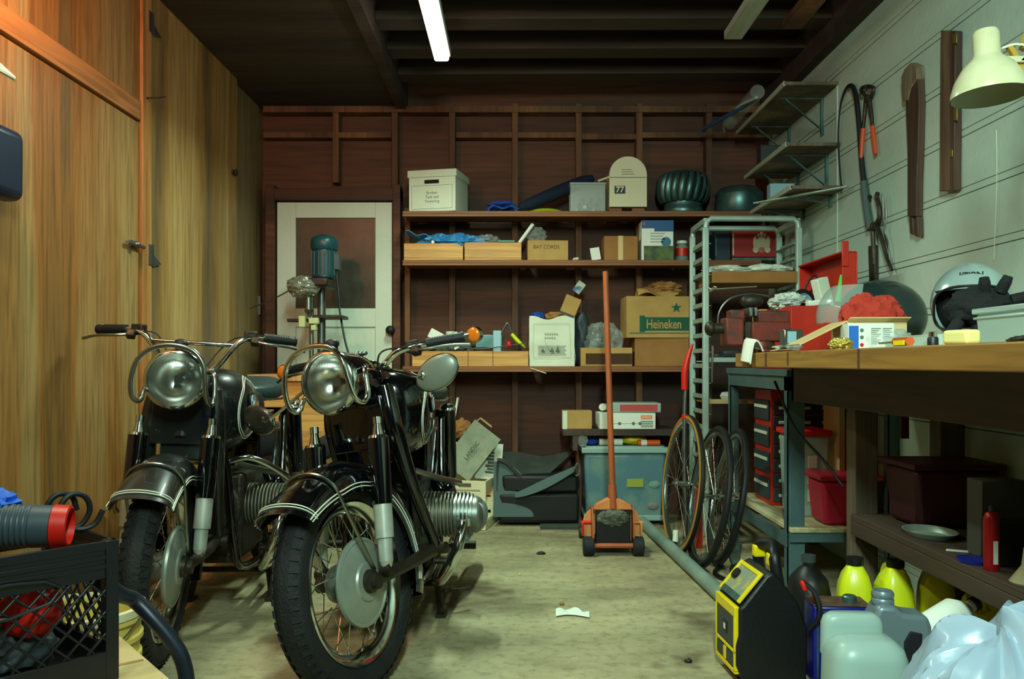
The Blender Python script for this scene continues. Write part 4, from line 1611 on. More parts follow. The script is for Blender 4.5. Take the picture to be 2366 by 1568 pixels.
o = G().box((0, 0, 0), (.03, .02, .014)).build('paper_tag', offwhite, loc=s3(1055, 803, 5.17), rot=(0, R(-30), 0))
tag(o, 'small white tag at the front edge of the wide pine tray', 'tag')
o = blob((s3(990, 790).x, 5.24, S3 + .125), (.045, .04, .028), 45, .2, 3).build('crumpled_tissue', offwhite)
tag(o, 'crumpled pale tissue at the left end of the wide pine tray', 'tissue')
# paper shopping bag
t = thing('shopping_bag', 'white paper shopping bag with a sketch of sailing boats on the third shelf', 'bag', ((1277 - PX) / 378, 5.26, S3 + .001), R(-4))
W_, H, D_ = 104 / 378, 112 / 378, .15
g = G()


def bagside(p0, p1, z0, z1, seed):
    p0, p1 = Vector(p0), Vector(p1)
    nrm = (p1 - p0).normalized().cross(Vector((0, 0, 1)))

    def f(u, v):
        q = p0.lerp(p1, u)
        e = noise.noise(Vector((u * 3 + seed, v * 3, seed))) * .012 * math.sin(PI * min(1, v * 1.2 + .1))
        return q + nrm * e + Vector((0, 0, z0 + (z1 - z0) * v + .012 * math.sin(u * 9 + seed) * v))
    return f


a, b_ = W_ / 2, D_ / 2
g.sheet(bagside((-a, -b_, 0), (a, -b_, 0), 0, H, 1), 16, 14, .002)
g.sheet(bagside((a, -b_, 0), (a, b_, 0), 0, H * .98, 2), 10, 14, .002)
g.sheet(bagside((a, b_, 0), (-a, b_, 0), 0, H * 1.03, 3), 16, 14, .002)
g.sheet(bagside((-a, b_, 0), (-a, -b_, 0), 0, H * .97, 4), 10, 14, .002)
g.b2((-a, -b_, 0), (a, b_, .003))
g.build('bag_paper', offwhite, t)
g = G()
x_, zA, zB = W_ / 2 - .022, .055, H - .035
fy = -D_ / 2 - .009
for a0, a1 in (((-x_, zA), (x_, zA)), ((x_, zA), (x_ - .01, zB)), ((x_ - .01, zB), (-x_ + .005, zB)), ((-x_ + .005, zB), (-x_, zA))):
    g.obox((a0[0], fy, a0[1]), (a1[0], fy, a1[1]), .002, .0008)
g.build('printed_border', mat('pink_print', (190, 150, 130), 0.7), t)
g = G()
for i in range(7):
    zz_ = .068 + .009 * i
    g.b2((-.085, fy - .0004, zz_), (.088 - .004 * (i % 3), fy, zz_ + .0022))
for (cx_, h_, lean_) in ((-.01, .075, .035), (.035, .05, .0), (-.06, .04, .0), (.055, .035, .01)):
    g.obox((cx_ - lean_, fy - .0003, .085 + h_), (cx_, fy - .0003, .085), .0035, .0008)
for (cx_, h_) in ((.035, .035), (.0, .028), (-.055, .02)):
    g.add([(cx_ - .012, fy - .0006, .088), (cx_ + .014, fy - .0006, .088), (cx_ + .001, fy - .0006, .088 + h_), (cx_ - .012, fy, .088), (cx_ + .014, fy, .088), (cx_ + .001, fy, .088 + h_)],
          [(0, 1, 2), (5, 4, 3), (0, 3, 4, 1), (1, 4, 5, 2), (2, 5, 3, 0)])
g.build('boat_sketch', mat('sketch_ink', (90, 104, 90), 0.8), t)
g = G()
for i in range(2):
    for j in range(6 - i):
        g.b2((-.045 + .014 * j, fy - .0006, .170 + .024 * (1 - i)), (-.035 + .014 * j, fy, .180 + .024 * (1 - i)))
g.build('faded_print', mat('pale_print', (176, 174, 150), 0.8), t)
o = blob(((1243 - PX) / 378, 5.24, S3 + .305), (.045, .04, .028), 51, .3, 3, fine=.1).build('blue_rag', blue)
tag(o, 'dark blue rag poking out of the top left of the shopping bag', 'rag')
t = thing('padded_sleeve', 'brown cardboard sleeve with a grey band sticking out of the shopping bag', 'sleeve', at(1316, 712, 5.28), rot=(0, R(22), 0))
G().box((0, 0, 0), (.10, .035, .15)).build('sleeve_card', cardb, t, bevel=.003)
G().box((0, 0, -.055), (.105, .04, .04)).build('grey_band', darkpl, t, bevel=.003)
o = G().box((0, 0, 0), (.052, .022, .075)).build('striped_packet', [mat('packet_print', (180, 190, 160), 0.6, col2=(60, 100, 150), scale=12, contrast=(.5, .6))], loc=at(1338, 664, 5.28), rot=(0, R(35), 0), bevel=.002)
tag(o, 'small pale packet with a blue end on top of the cardboard sleeve', 'packet')
o = blob(((1285 - PX) / 378, 5.27, S3 + .30), (.075, .05, .035), 55, .35, 2.5, fine=.1).build('brown_paper', cardb2)
tag(o, 'crumpled brown paper in the mouth of the shopping bag', 'paper')
t = thing('grey_bag', 'dark grey upright bag squeezed in behind the shopping bag', 'bag', ((1345 - PX) / 372, 5.32, S3 + .001))
g = blob((0, 0, .16), (.06, .06, .17), 57, .2, 2, zfloor=0)
g.build('bag_cloth', darkpl, t)
o = G().obox(at(1226, 850, 5.15), at(1262, 862, 5.13), .012, .004).build('paint_stick', offwhite)
tag(o, 'pale stick poking out under the shopping bag at the shelf edge', 'stick')
t, W_, H, D_ = boxpx('open_carton', 'open-front cardboard tray with a bag of glassware on the third shelf', 'box', 1342, 1461, 803, S3, 5.18, .25, cardb, open_top=True, wall=.004)
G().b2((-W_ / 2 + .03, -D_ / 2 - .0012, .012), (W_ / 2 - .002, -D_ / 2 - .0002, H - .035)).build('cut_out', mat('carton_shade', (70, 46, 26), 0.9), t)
o = blob(((1395 - PX) / 374, 5.30, S3 + .15), (.12, .09, .11), 61, .3, 2.6, fine=.12, zfloor=S3 + .01).build('clear_bag', clearbag)
tag(o, 'bulging clear plastic bag in the open-front cardboard tray', 'bag')
t = thing('glass_jar', 'dusty glass jar inside the clear bag on the third shelf', 'jar', ((1372 - PX) / 374, 5.30, S3 + .012))
G().lathe([(.0, 0), (.035, 0), (.038, .01), (.038, .12), (.025, .135), (.025, .15)], None, 20).build('jar_glass', MATS['jar_glass'], t)
G().cyl((0, 0, .151), (0, 0, .168), .028).build('jar_lid', grease, t)
t, W_, H, D_ = boxpx('cardboard_box', 'plain brown cardboard box beneath the green-lettered beer carton', 'box', 1467, 1592, 781, S3, 5.18, .25, cardb2)
G().b2((-W_ / 2, -D_ / 2, H - .0005), (W_ / 2, -D_ / 2 + .002, H + .001)).build('box_flap_edge', cardb, t)
zb2 = S3 + H + .002
t, W_, H, D_ = boxpx('beer_carton', 'tan beer carton with green star and green lettering on top of a plain box', 'box', 1446, 1594, 684, zb2, 5.17, .26, cardb, rz=R(1.5))
g = G()
pts = []
for i in range(10):
    a = PI / 2 + PI * i / 5
    rr = .034 if i % 2 == 0 else .014
    pts.append((rr * math.cos(a), rr * math.sin(a)))
Ms = Matrix.Translation((.11, 0, H * .72))
g.prism(pts, -D_ / 2 - .0012, -D_ / 2, Ms)
g.build('green_star', greenink, t)
g = G()
strip(g, -.085, W_ / 2 - .001, .043, .125, -D_ / 2 - .0002)
strip(g, -.115, -.083, .035, .135, -D_ / 2 - .0002)
g.build('green_panel', greenink, t)
text('Heineken', .078, cardb, t, (-.075, -D_ / 2 - .0012, .081), FR, 'brand_lettering', align='LEFT', bold=.0012, sx=.72)
g = G()
strip(g, -W_ / 2 + .02, W_ / 2, .026, .031, -D_ / 2 - .0002)
g.build('green_line', greenink, t)
g = G()
g.sheet(lambda u, v: (-.12 + .25 * u, -D_ / 2 + .02 + .14 * v, H + .004 + .045 * math.sin(PI * v) * (0.6 + .4 * math.sin(5 * u)) + .02 * math.sin(7 * u + 4 * v)), 16, 10, .003)
g.build('torn_flap', cardb, t)
t = thing('crumpled_paper', 'crumpled brown packing paper heaped on top of the beer carton', 'paper', ((1540 - PX) / 374, 5.33, zb2 + H + .055))
blob((0, 0, 0), (.11, .08, .045), 65, .35, 2.4, fine=.12).build('paper_heap', cardb2, t)

# --- low shelf and floor things at the back wall
t, W_, H, D_ = boxpx('small_carton', 'small tan carton at the left end of the lowest shelf', 'box', 1300, 1368, 949, .588, 5.15, .13, cardb)
G().b2((-W_ / 2 - .001, -D_ / 2 - .001, .0), (-W_ / 2 + .028, -D_ / 2, H)).build('white_label', offwhite, t)
t, W_, H, D_ = boxpx('fixture_carton', 'long white carton with an orange logo and line drawing on the lowest shelf', 'box', 1384, 1514, 954, .588, 5.14, .2, white, rz=R(2))
G().b2((W_ / 2 - .09, -D_ / 2 - .0012, H * .62), (W_ / 2 - .022, -D_ / 2 - .0002, H * .86)).build('orange_logo', mat('logo_orange', (236, 120, 30), 0.5), t)
g = G()
for i in range(4):
    g.lathe([(.0045, 0), (.0065, 0), (.0065, .0008), (.0045, .0008)], Matrix.Translation((W_ / 2 - .077 + .014 * i, -D_ / 2 - .0012, H * .74)) @ Matrix.Rotation(PI / 2, 4, 'X'), 14, closed=True)
g.build('logo_letters', white, t)
g = G()
g.b2((-.10, -D_ / 2 - .001, H * .34), (.13, -D_ / 2 - .0002, H * .355))
for xx in (-.05, .035, .075):
    g.cyl((xx, -D_ / 2 - .0012, H * .35), (xx, -D_ / 2, H * .35), .010, n=14)
g.build('line_drawing', ink, t)
g = G()
for i in range(4):
    strip(g, .08, .155, .012 + .011 * i, .017 + .011 * i, -D_ / 2 - .0002)
g.build('small_print', ink, t)
z2 = .588 + H + .002
t = thing('red_binder', 'red-spined white album lying on top of the white fixture carton', 'book', ((1468 - PX) / 378, 5.24, z2))
G().box((.0, .0, .03), (.30, .2, .058)).build('album_cover', plasticw, t, bevel=.006)
G().b2((-.10, -.1025, .01), (.128, -.1005, .05)).build('red_spine', mat('spine_red', (180, 70, 60), 0.5), t)
o = G().cyl(at(1392, 940, 5.2), at(1400, 940, 5.4), .022, n=20).build('white_roll', white)
tag(o, 'end of a white roll lying left of the red-spined album', 'roll')
for i in range(1):
    o = blob((at(1346, 1015, 5.16)), (.03, .02, .04), 71, .25, 3, fine=.1).build('plastic_pouch', clearbag)
    tag(o, 'small clear pouch hanging from the front of the lowest shelf', 'pouch')

# tote with things on its lid
t = thing('storage_tote', 'big blue-grey translucent storage tote with a pale lid on the floor by the back wall', 'tote', (.67, 5.34, 0))
g = G()
g.box((0, 0, .24), (.47, .34, .40), taper=1.06)
g.build('tote_body', totem, t, bevel=.02)
g = G()
g.box((0, 0, .458), (.53, .385, .035))
g.box((0, 0, .476), (.48, .34, .012))
g.build('tote_lid', totelid, t, bevel=.008)
G().box((0, 0, .045), (.50, .36, .035)).build('tote_base_rim', totelid, t, bevel=.008)
g = G()
g.box((.06, -.183, .26), (.10, .003, .05))
g.build('yellow_label', mat('faded_yellow', (150, 160, 60), 0.6), t)
for i, (xx, zz_, m_) in enumerate(((.18, .25, mat('faded_pale', (116, 146, 132), 0.6)), (.17, .12, mat('faded_rose', (120, 118, 112), 0.6)))):
    o = blob((xx, -.18 + .004, zz_), (.035, .006, .022), 81 + i, .25, 3, n=16, m=10).build('seen_through_item', m_, t)
zt = .4835
o = blob(((1425 + 42 - PX) / 380, 5.27, zt + .035), (.085, .07, .034), 91, .12, 2.5, zfloor=zt).build('yellow_sponge', yellow)
tag(o, 'big yellow sponge on the tote lid', 'sponge')
o = G().cyl(((1386 - PX) / 380, 5.2, zt + .022), ((1440 - PX) / 380, 5.2, zt + .022), .021, n=20).build('white_roll', white)
tag(o, 'short white roll lying at the front of the tote lid', 'roll')
o = blob(((1368 - PX) / 380, 5.23, zt + .022), (.045, .04, .022), 93, .2, 3, zfloor=zt).build('blue_rag', blue)
tag(o, 'blue rag on the left end of the tote lid', 'rag')
t = thing('sealant_tube', 'orange and white tube lying on the right of the tote lid', 'tube', ((1475 - PX) / 380, 5.19, zt + .019))
G().cyl((.0, 0, 0), (.135, 0, 0), .018, n=18).build('tube_body', mat('tube_orange', (220, 90, 20), 0.45), t)
G().cyl((.02, 0, 0), (.055, 0, 0), .0186, n=18).build('tube_label', white, t)
# rolled mats
t = thing('rubber_mats', 'stack of folded dark grey floor mats on the floor by the back wall', 'mat', (0, 0, 0))
g = G()


def m1(u, v):
    x = -.10 + .50 * u
    zz_ = .40 * (math.sin(PI * (.12 + .76 * u))) ** .35 + .02 * v
    return (x, 5.16 + .28 * v, zz_ - .02 + .01 * math.sin(6 * u))


def m2(u, v):
    a = -PI * .5 + PI * 1.15 * u
    return (.36 + .035 * math.cos(a) - .42 * max(0, u - .55), 5.14 + .30 * v, .34 + .04 * math.sin(a) - .24 * max(0, u - .55))


g.sheet(lambda u, v: (-.11 + .25 * u + .24 * u * v, 5.14 + .34 * v, .40 - .16 * (1 - v) * u + .015 * math.sin(8 * u)), 16, 10, .008)
g.sheet(lambda u, v: (-.11 + .06 * v, 5.14 + .28 * v, .04 + .35 * u), 6, 6, .008)
g.build('top_mat', matdark, t)
g = G()
g.sheet(lambda u, v: (-.13 + .24 * (1 - (1 - u) ** 1.6), 5.12 + .05 * v, .06 + (.33) * math.cos(u * PI * .46) ** .8 * (v) + .0), 18, 6, .006)
g.build('mat_edge', matback, t)
g = G()
g.sheet(lambda u, v: (.0 + .36 * u, 5.10 + .04 * v, .18 + .16 * u ** 1.6 + .022 * v + .03 * math.sin(PI * u) * v), 20, 4, .006)
g.tube([(.345, 5.10, .33), (.36, 5.10, .36), (.375, 5.10, .385), (.39, 5.11, .36), (.385, 5.11, .32), (.365, 5.11, .31)], .006, 6, smooth=4)
g.build('curled_mat', matback, t)
g = G()
g.b2((-.10, 5.13, .02), (.39, 5.44, .20))
g.b2((-.08, 5.14, .20), (.385, 5.44, .31))
g.build('mat_stack', rubber2, t, bevel=.02)
o = G().b2((.15, 5.04, .0), (.40, 5.12, .022)).build('mat_strip', matdark, bevel=.003)
tag(o, 'flat dark rubber strip on the floor in front of the folded mats', 'mat')

# white crate with papers
t = thing('plastic_crate', 'white slatted plastic crate of papers on the floor behind the near motorcycle', 'crate', (-.305, 5.18, .001), R(-12))
a, b_, H = .165, .14, .29
g = G()
for (x0, x1, y0, y1) in ((-a, a, -b_, -b_ + .012), (-a, a, b_ - .012, b_), (-a, -a + .012, -b_ + .012, b_ - .012), (a - .012, a, -b_ + .012, b_ - .012)):
    g.b2((x0, y0, .0), (x1, y1, .055))
    g.b2((x0, y0, .235), (x1, y1, H))
    if y1 - y0 < .02:
        g.b2((x0, y0, .075), (x1, y1, .155))
        g.b2((x0, y0, .165), (x1, y1, .225))
for (x0, y0) in ((-a, -b_), (a - .035, -b_), (-a, b_ - .014), (a - .035, b_ - .014)):
    g.b2((x0, y0 - .002, 0), (x0 + .035, y0 + .016, H))
g.b2((-a, -b_, 0), (a, b_, .008))
g.build('crate_body', cream, t, bevel=.003)
G().b2((.0, -b_ - .003, .255), (.075, -b_ + .0, .275)).build('hand_slot', mat('slot_shade', (90, 90, 70), 0.8), t)
papers = [(1090, 1040, .20, .32, 38, 'large grey-green printed sheet leaning in the white crate', mat('newsprint', (130, 140, 118), 0.8, col2=(150, 160, 136), scale=14)),
          (1130, 1065, .16, .22, 4, 'bright white printed leaflet standing in the white crate', offwhite),
          (1072, 1055, .16, .2, -12, 'small pale sheet at the back left of the white crate', offwhite)]
for i, (px, py, w_, h_, ang, lb, m_) in enumerate(papers):
    p = at(px, py, 5.14 + .06 * i + .01)
    o = thing('printed_sheet', lb, 'paper', p, rot=(R(-6), R(ang), 0))
    g = G()
    g.sheet(lambda u, v: (-w_ / 2 + w_ * u, .012 * math.sin(PI * u) + .01 * math.sin(2 * v), -h_ / 2 + h_ * v), 10, 10, .0015)
    g.build('sheet', m_, o)
    if i == 0:
        text('LANDSC', .034, mat('paper_ink', (70, 76, 64), 0.8), o, (0, -.004, .0), (PI / 2, R(-90), 0), 'lettering')
    elif i == 1:
        g = G()
        for j in range(7):
            g.b2((-.02 + .012 * (j % 2), -.006, -.07 + .02 * j), (.03, -.004, -.06 + .02 * j))
        g.build('printed_lines', mat('paper_ink', (70, 76, 64), 0.8), o)
o = G().sheet(lambda u, v: (at(1110, 975, 5.3).x - .07 + .14 * u, 5.28 + .1 * v, at(0, 975, 5.3).z - .03 + .055 * (1 - abs(2 * u - 1))), 8, 4, .004).build('bent_card', cardtan)
tag(o, 'bent tan card on top of the papers in the white crate', 'card')
o = G().cyl(at(1036, 1045, 5.28), at(1058, 918, 5.3), .008, n=10).build('white_stick', white)
tag(o, 'short white stick leaning against the wall above the white crate', 'stick')
o = blob(at(1068, 990, 5.30), (.06, .05, .06), 99, .3, 3).build('brown_wrapper', cardb2)
tag(o, 'crumpled brown wrapper at the back of the white crate', 'paper')

# ------------------------------------------------------------------ floor jack
t = thing('floor_jack', 'orange rolling floor jack with its long handle upright in the middle of the floor', 'floor jack', (.505, 4.36, 0))
g = G()
for sx_ in (-1, 1):
    poly = [(-.02, .05), (.10, .045), (.30, .06), (.48, .07), (.50, .10), (.36, .14), (.22, .20), (.10, .245), (.02, .24), (-.02, .16)]
    pr = [(p[0], p[1]) for p in poly]
    # side plates run back along y
    Mj = Matrix.Rotation(PI / 2, 4, 'Z')
    g.prism(pr, sx_ * .105 - .004, sx_ * .105 + .004, Mj)
g.build('side_plate', orangered, t, bevel=.002)
g = G()
for sx_ in (-1, 1):
    pts = [(.135 * .5 * math.cos(a) + sx_ * .085, .145 + .088 * math.sin(a)) for a in [2 * PI * i / 28 for i in range(28)]]
    g.prism(pts, .07, .078)
g.add([], [])
g.build('wing_plate', orange, t, bevel=.002)
g = G()
g.b2((-.09, .004, .045), (.09, .02, .235))
g.b2((-.09, .02, .06), (.09, .30, .10))
g.build('front_plate', black, t, bevel=.004)
g = blob((0, .0, .195), (.078, .018, .038), 103, .3, 4, fine=.1)
g.build('grease_smear', mat('dried_grease', (110, 116, 96), 0.6, col2=(50, 52, 44), scale=30), t)
g = G()
g.prism([(-.1, .235), (-.088, .262), (-.03, .292), (.03, .292), (.088, .262), (.1, .235)], -.0, .05)
g.build('handle_socket', orange, t, bevel=.004)
g = G()
g.cyl((-.10, -.005, .052), (.10, -.005, .052), .013, n=14)
g.build('cross_bar', orangered, t)
for sx_ in (-1, 1):
    g = G()
    g.lathe([(.0, 0), (.043, 0), (.049, .006), (.049, .050), (.043, .056), (.0, .056)], Matrix.Translation((sx_ * .127 - .028, .0, .0495)) @ Matrix.Rotation(PI / 2, 4, 'Y'), 28)
    g.build('front_wheel', rubber, t)
    g = G()
    g.lathe([(.0, 0), (.032, 0), (.034, .004), (.034, .024), (.0, .026)], Matrix.Translation((sx_ * .13 - .013, .44, .0345)) @ Matrix.Rotation(PI / 2, 4, 'Y'), 20)
    g.build('caster', grease, t)
    g = G()
    g.box((sx_ * .152, .06, .125), (.012, .03, .07))
    g.cyl((sx_ * .105, .06, .16), (sx_ * .163, .06, .16), .008)
    g.build('release_knob', redp if sx_ < 0 else orange, t, bevel=.003)
g = G()
g.cyl((.0, .015, .26), (-.035, .05, 1.465), .0165, .0145, 16)
g.cyl((.0, .015, .24), (-.004, .018, .36), .024, .021, 16)
g.build('handle', orangered, t)
g = G()
g.lathe([(.0, 0), (.04, 0), (.045, .012), (.03, .02), (.0, .02)], Matrix.Translation((0, .38, .16)), 20)
g.build('saddle', grease, t)

# ------------------------------------------------------------------ pipe, wheels
o = G().cyl((.765, 5.12, .033), (.875, 3.05, .033), .032, n=24).build('plastic_pipe', pvc)
tag(o, 'long grey plastic pipe lying on the floor towards the back wall', 'pipe')


def bicycle_wheel(label, c, az, tilt, R0, wall_m, tread_m, loc_rz=0):
    t = thing('bicycle_wheel', label, 'wheel', c, group=None)
    # wheel axis local y turned to the room's x, plus azimuth and lean
    Mw = Matrix.Rotation(R(tilt), 4, 'Y') @ Matrix.Rotation(R(90 + az), 4, 'Z')
    g = G(Mw)
    g.lathe([(R0 - .045, -.010), (R0 - .033, -.012), (R0 - .028, -.011), (R0 - .030, .0), (R0 - .028, .011), (R0 - .033, .012), (R0 - .045, .010), (R0 - .047, 0)], AX, 72, closed=True)
    rm = g.build('rim', chromed, t)
    for sgn in (-1, 1):
        g = G(Mw)
        g.lathe([(R0 - .030, sgn * .0105), (R0 - .018, sgn * .0165), (R0 - .006, sgn * .013), (R0 - .008, sgn * .010), (R0 - .018, sgn * .013)], AX, 72, closed=True)
        g.build('tyre_sidewall', wall_m, t)
    g = G(Mw)
    g.lathe([(R0 - .010, -.0145), (R0 - .002, -.009), (R0, 0), (R0 - .002, .009), (R0 - .010, .0145), (R0 - .012, 0)], AX, 72, closed=True)
    g.build('tyre_tread', tread_m, t)
    g = G(Mw)
    g.lathe([(.0, -.052), (.008, -.052), (.008, -.036), (.022, -.034), (.022, -.030), (.012, -.028), (.012, .028), (.022, .030), (.022, .034), (.008, .036), (.008, .052), (.0, .052)], AX, 20)
    g.build('hub', chrome, t)
    me = None
    for i in range(32):
        a = 2 * PI * i / 32
        sgn = 1 if i % 2 else -1
        ln = .5 if (i // 2) % 2 else -.5
        p0 = Vector((.02 * math.cos(a + ln), sgn * .032, .02 * math.sin(a + ln)))
        p1 = Vector(((R0 - .046) * math.cos(a), 0, (R0 - .046) * math.sin(a)))
        if me is None:
            so = G().cyl((0, 0, 0), (0, 0, 1), .0011, n=4).build('spoke', chromed, t)
            me = so
        else:
            so = me.copy()
            COL.objects.link(so)
            so.parent = t
        x, y_, z = frame_from(p1 - p0)
        MM = Matrix.Translation(p0) @ Matrix((x, y_, z)).transposed().to_4x4() @ Matrix.Diagonal((1, 1, (p1 - p0).length, 1))
        so.matrix_local = Mw @ MM
    return t


t = bicycle_wheel('road bicycle wheel with a tan sidewall tyre leaning near the aluminium rack', (.872, 4.42, .362), 4, 6, .36, tan, rubber2)
G().cyl((-.036, .0, -.30), (-.032, 0, -.245), .016, n=14).build('white_tape', white, t)
t = bicycle_wheel('dark-tyred bicycle wheel leaning behind the tan-walled one', (.935, 4.10, .345), 1, 10, .345, rubber2, rubber2)
t = bicycle_wheel('third bicycle wheel, dark, leaning against the grey steel table leg', (1.035, 4.14, .34), -3, 11, .338, rubber2, rubber2)
o = G().b2((.965, 4.52, 0), (1.0, 4.58, .34)).build('red_post', red, bevel=.003)
tag(o, 'dull red upright piece standing behind the bicycle wheels', 'post')
t = thing('gear_cluster', 'greasy silver derailleur bracket standing at the foot of the wheels', 'bicycle part', (1.02, 3.93, .0))
g = G()
g.prism([(-.05, .15), (.03, .16), (.02, .08), (.035, .03), (.0, .0), (-.015, .05)], -.012, .012)
g.build('bracket_plate', mat('greasy_silver', (120, 140, 130), 0.35, 0.7, col2=(60, 70, 64), scale=20), t, bevel=.004)
g = G()
g.lathe([(.0, -.01), (.03, -.01), (.032, 0), (.03, .01), (.0, .01)], Matrix.Translation((.0, -.02, .035)) @ Matrix.Rotation(PI / 2, 4, 'X'), 18)
g.build('jockey_wheel', rubber2, t)
g = G()
g.cyl((-.08, 0, .165), (.03, 0, .165), .004)
g.build('axle_rod', chromed, t)
o = G().tube([(1.0, 4.1, .012), (.93, 3.95, .012), (.97, 3.8, .012), (1.06, 3.75, .012)], .010, 8, smooth=5).build('rubber_tube', rubber2)
tag(o, 'black inner tube lying on the floor under the bicycle wheels', 'inner tube')
t = thing('bolt_cutter', 'long bolt cutter with red sleeves standing against the aluminium rack', 'cutter', (.89, 4.45, 0))
g = G()
g.tube([(.02, .0, .02), (.0, .0, .35), (.0, .0, .75), (.012, 0, .93)], .011, 10, smooth=4)
g.build('cutter_arm', steel, t)
g = G()
g.tube([(.0, .0, .85), (.002, 0, .95), (.02, 0, 1.03), (.042, 0, 1.09)], [.018, .019, .014, .006], 12, smooth=4)
g.build('red_sleeve', redp, t)
G().cyl((.0, 0, .70), (.0, 0, .72), .015).build('red_band', redp, t)

# ------------------------------------------------------------------ aluminium rack
t = thing('aluminium_rack', 'tall aluminium sheet-pan rack with rungs on its sides in front of the back shelves', 'rack', (1.315, 4.88, 0))
w2, d2_ = .258, .175
zt_ = 1.79
legs = []
for (sx_, sy_) in ((-1, -1), (1, -1), (-1, 1), (1, 1)):
    g = G()
    xx, yy = sx_ * w2, sy_ * d2_
    g.box((xx, yy, zt_ / 2 - .01), (.034, .034, zt_ - .08))
    g.build('upright', rackm, t, bevel=.006)
g = G()
for sy_ in (-1, 1):
    g.tube([(-w2, sy_ * d2_, zt_ - .06), (-w2 + .005, sy_ * d2_, zt_ - .02), (-w2 + .03, sy_ * d2_, zt_), (w2 - .03, sy_ * d2_, zt_), (w2 - .005, sy_ * d2_, zt_ - .02), (w2, sy_ * d2_, zt_ - .06)], .0165, 10)
for sx_ in (-1, 1):
    g.obox((sx_ * w2, -d2_, zt_ - .012), (sx_ * w2, d2_, zt_ - .012), .02, .03)
g.build('top_frame', rackm, t)
me = None
for sx_ in (-1, 1):
    for i in range(18):
        z_ = .20 + i * .086
        if me is None:
            g = G()
            g.b2((-.003, -d2_, -.012), (.003, d2_, .012))
            g.b2((-.003, -d2_, -.012), (.03, d2_, -.009))
            me = g.build('runner', rackm, t)
            o = me
        else:
            o = me.copy()
            COL.objects.link(o)
            o.parent = t
        o.location = (sx_ * (w2 - .0), 0, z_)
        o.rotation_euler = (0, 0, 0 if sx_ < 0 else PI)
rz_ = lambda py: CH + (PY - py) / 415.0
t = thing('wood_board', 'thick yellowish board lying across the rack with white plastic on it', 'board', (1.325, 4.88, rz_(655)))
G().b2((-.235, -.20, 0), (.235, .165, rz_(628) - rz_(655))).build('board', cardb2, t, bevel=.004)
g = blob((-.12, -.10, rz_(628) - rz_(655) + .016), (.125, .09, .026), 211, .3, 2.2, fine=.08, zfloor=rz_(628) - rz_(655) + .001)
g2 = blob((.10, -.09, rz_(628) - rz_(655) + .020), (.13, .10, .030), 213, .3, 2.2, fine=.08, zfloor=rz_(628) - rz_(655) + .001)
g.add(g2.v, g2.f)
tag(g.build('plastic_wrap', mat('wrap_white', (215, 224, 208), 0.3, bump=.5, bscale=30), loc=(1.325, 4.88, rz_(655))), 'long puffy white plastic wrapping on the board across the rack', 'wrapping')
for zz_, lb in ((836, 'pale sheet pan in the rack at bench height'), (932, 'cardboard sheet in the rack below the bench height')):
    t = thing('rack_tray', lb, 'tray', (1.315, 4.88, rz_(zz_)))
    G().b2((-.236, -.17, 0), (.236, .17, .008)).build('tray_floor', plasticw if zz_ == 836 else cardtan, t)
    G().b2((-.236, -.176, 0), (.236, -.170, .025)).build('tray_lip', plasticw if zz_ == 836 else cardtan, t)
o = G().lathe([(.0, .0), (.03, .004), (.04, .03), (.03, .05), (.0, .055)], TR((1.20, 4.8, rz_(932) + .01)), 20).build('white_bowl', white)
tag(o, 'small white bowl on the cardboard sheet in the rack', 'bowl')
o = G().tube([(1.15, 4.85, rz_(836) + .03), (1.22, 4.8, rz_(836) + .05), (1.33, 4.82, rz_(836) + .04), (1.42, 4.86, rz_(836) + .03)], .02, 8, smooth=4).build('rolled_hose', darkpl)
tag(o, 'dark roll of hose on the sheet pan in the rack', 'hose')

# ------------------------------------------------------------------ shelves and tools on the right wall


def wall_shelf(z, d0, d1, xw, label, drop=.2):
    t = thing('bracket_shelf', label, 'shelf', (XR, (d0 + d1) / 2, z))
    h = (d1 - d0) / 2
    G().b2((-xw, -h, 0), (-.002, h, .018)).build('shelf_board', greywood, t, bevel=.002)
    G().b2((-xw - .004, -h, -.004), (-xw + .008, h, .02)).build('shelf_edge', whitewood, t, bevel=.002)
    for yy in (-h * .55, h * .6):
        g = G()
        g.obox((-.006, yy, -.002), (-.006, yy, -drop), .012, .02)
        g.obox((-.01, yy, -drop * .85), (-xw * .75, yy, -.006), .014, .006)
        g.obox((-.004, yy, -.004), (-xw * .85, yy, -.004), .014, .006)
        g.build('bracket', galv, t)
    return t


wall_shelf(2.415, 4.35, 5.3, .28, 'uppermost grey board shelf on brackets on the right wall')
wall_shelf(2.095, 4.32, 5.1, .28, 'middle grey board shelf on brackets on the right wall')
wall_shelf(1.868, 4.28, 5.0, .27, 'lowest of the three grey board shelves on the right wall', .06)
structure(G().b2((XR - .006, 4.36, 1.35), (XR, 4.374, 2.42)).build('trim_6', wallpaint))
structure(G().b2((XR - .06, YF, ZC - .04), (XR, YB, ZC + .17)).build('wall_top_plate', joistm))
t = thing('plastic_roll', 'clear plastic sheeting roll lying on the uppermost wall shelf', 'roll', (1.39, 4.95, 2.435))
g = G()
g.tube([(-.06, -.3, .04), (-.06, .3, .04)], .04, 16)
g.build('sheeting', clearbag, t)
G().tube([(-.075, -.33, .0), (-.11, -.1, .02), (-.12, .2, .01), (-.08, .36, .0)], .008, 8, smooth=4).build('loose_edge', plasticw, t)
o = G().cyl((1.20, 4.7, 2.40), (1.02, 5.25, 2.38), .012, n=10).build('blue_tube', mat('dull_blue', (40, 70, 110), 0.5))
o.location = (.14, 0, .052)
tag(o, 'thin blue tube beside the plastic roll on the uppermost wall shelf', 'tube')
t = thing('steel_straightedge', 'long pale metal straightedge sticking out below the lowest wall shelf', 'tool', (0, 0, 0))
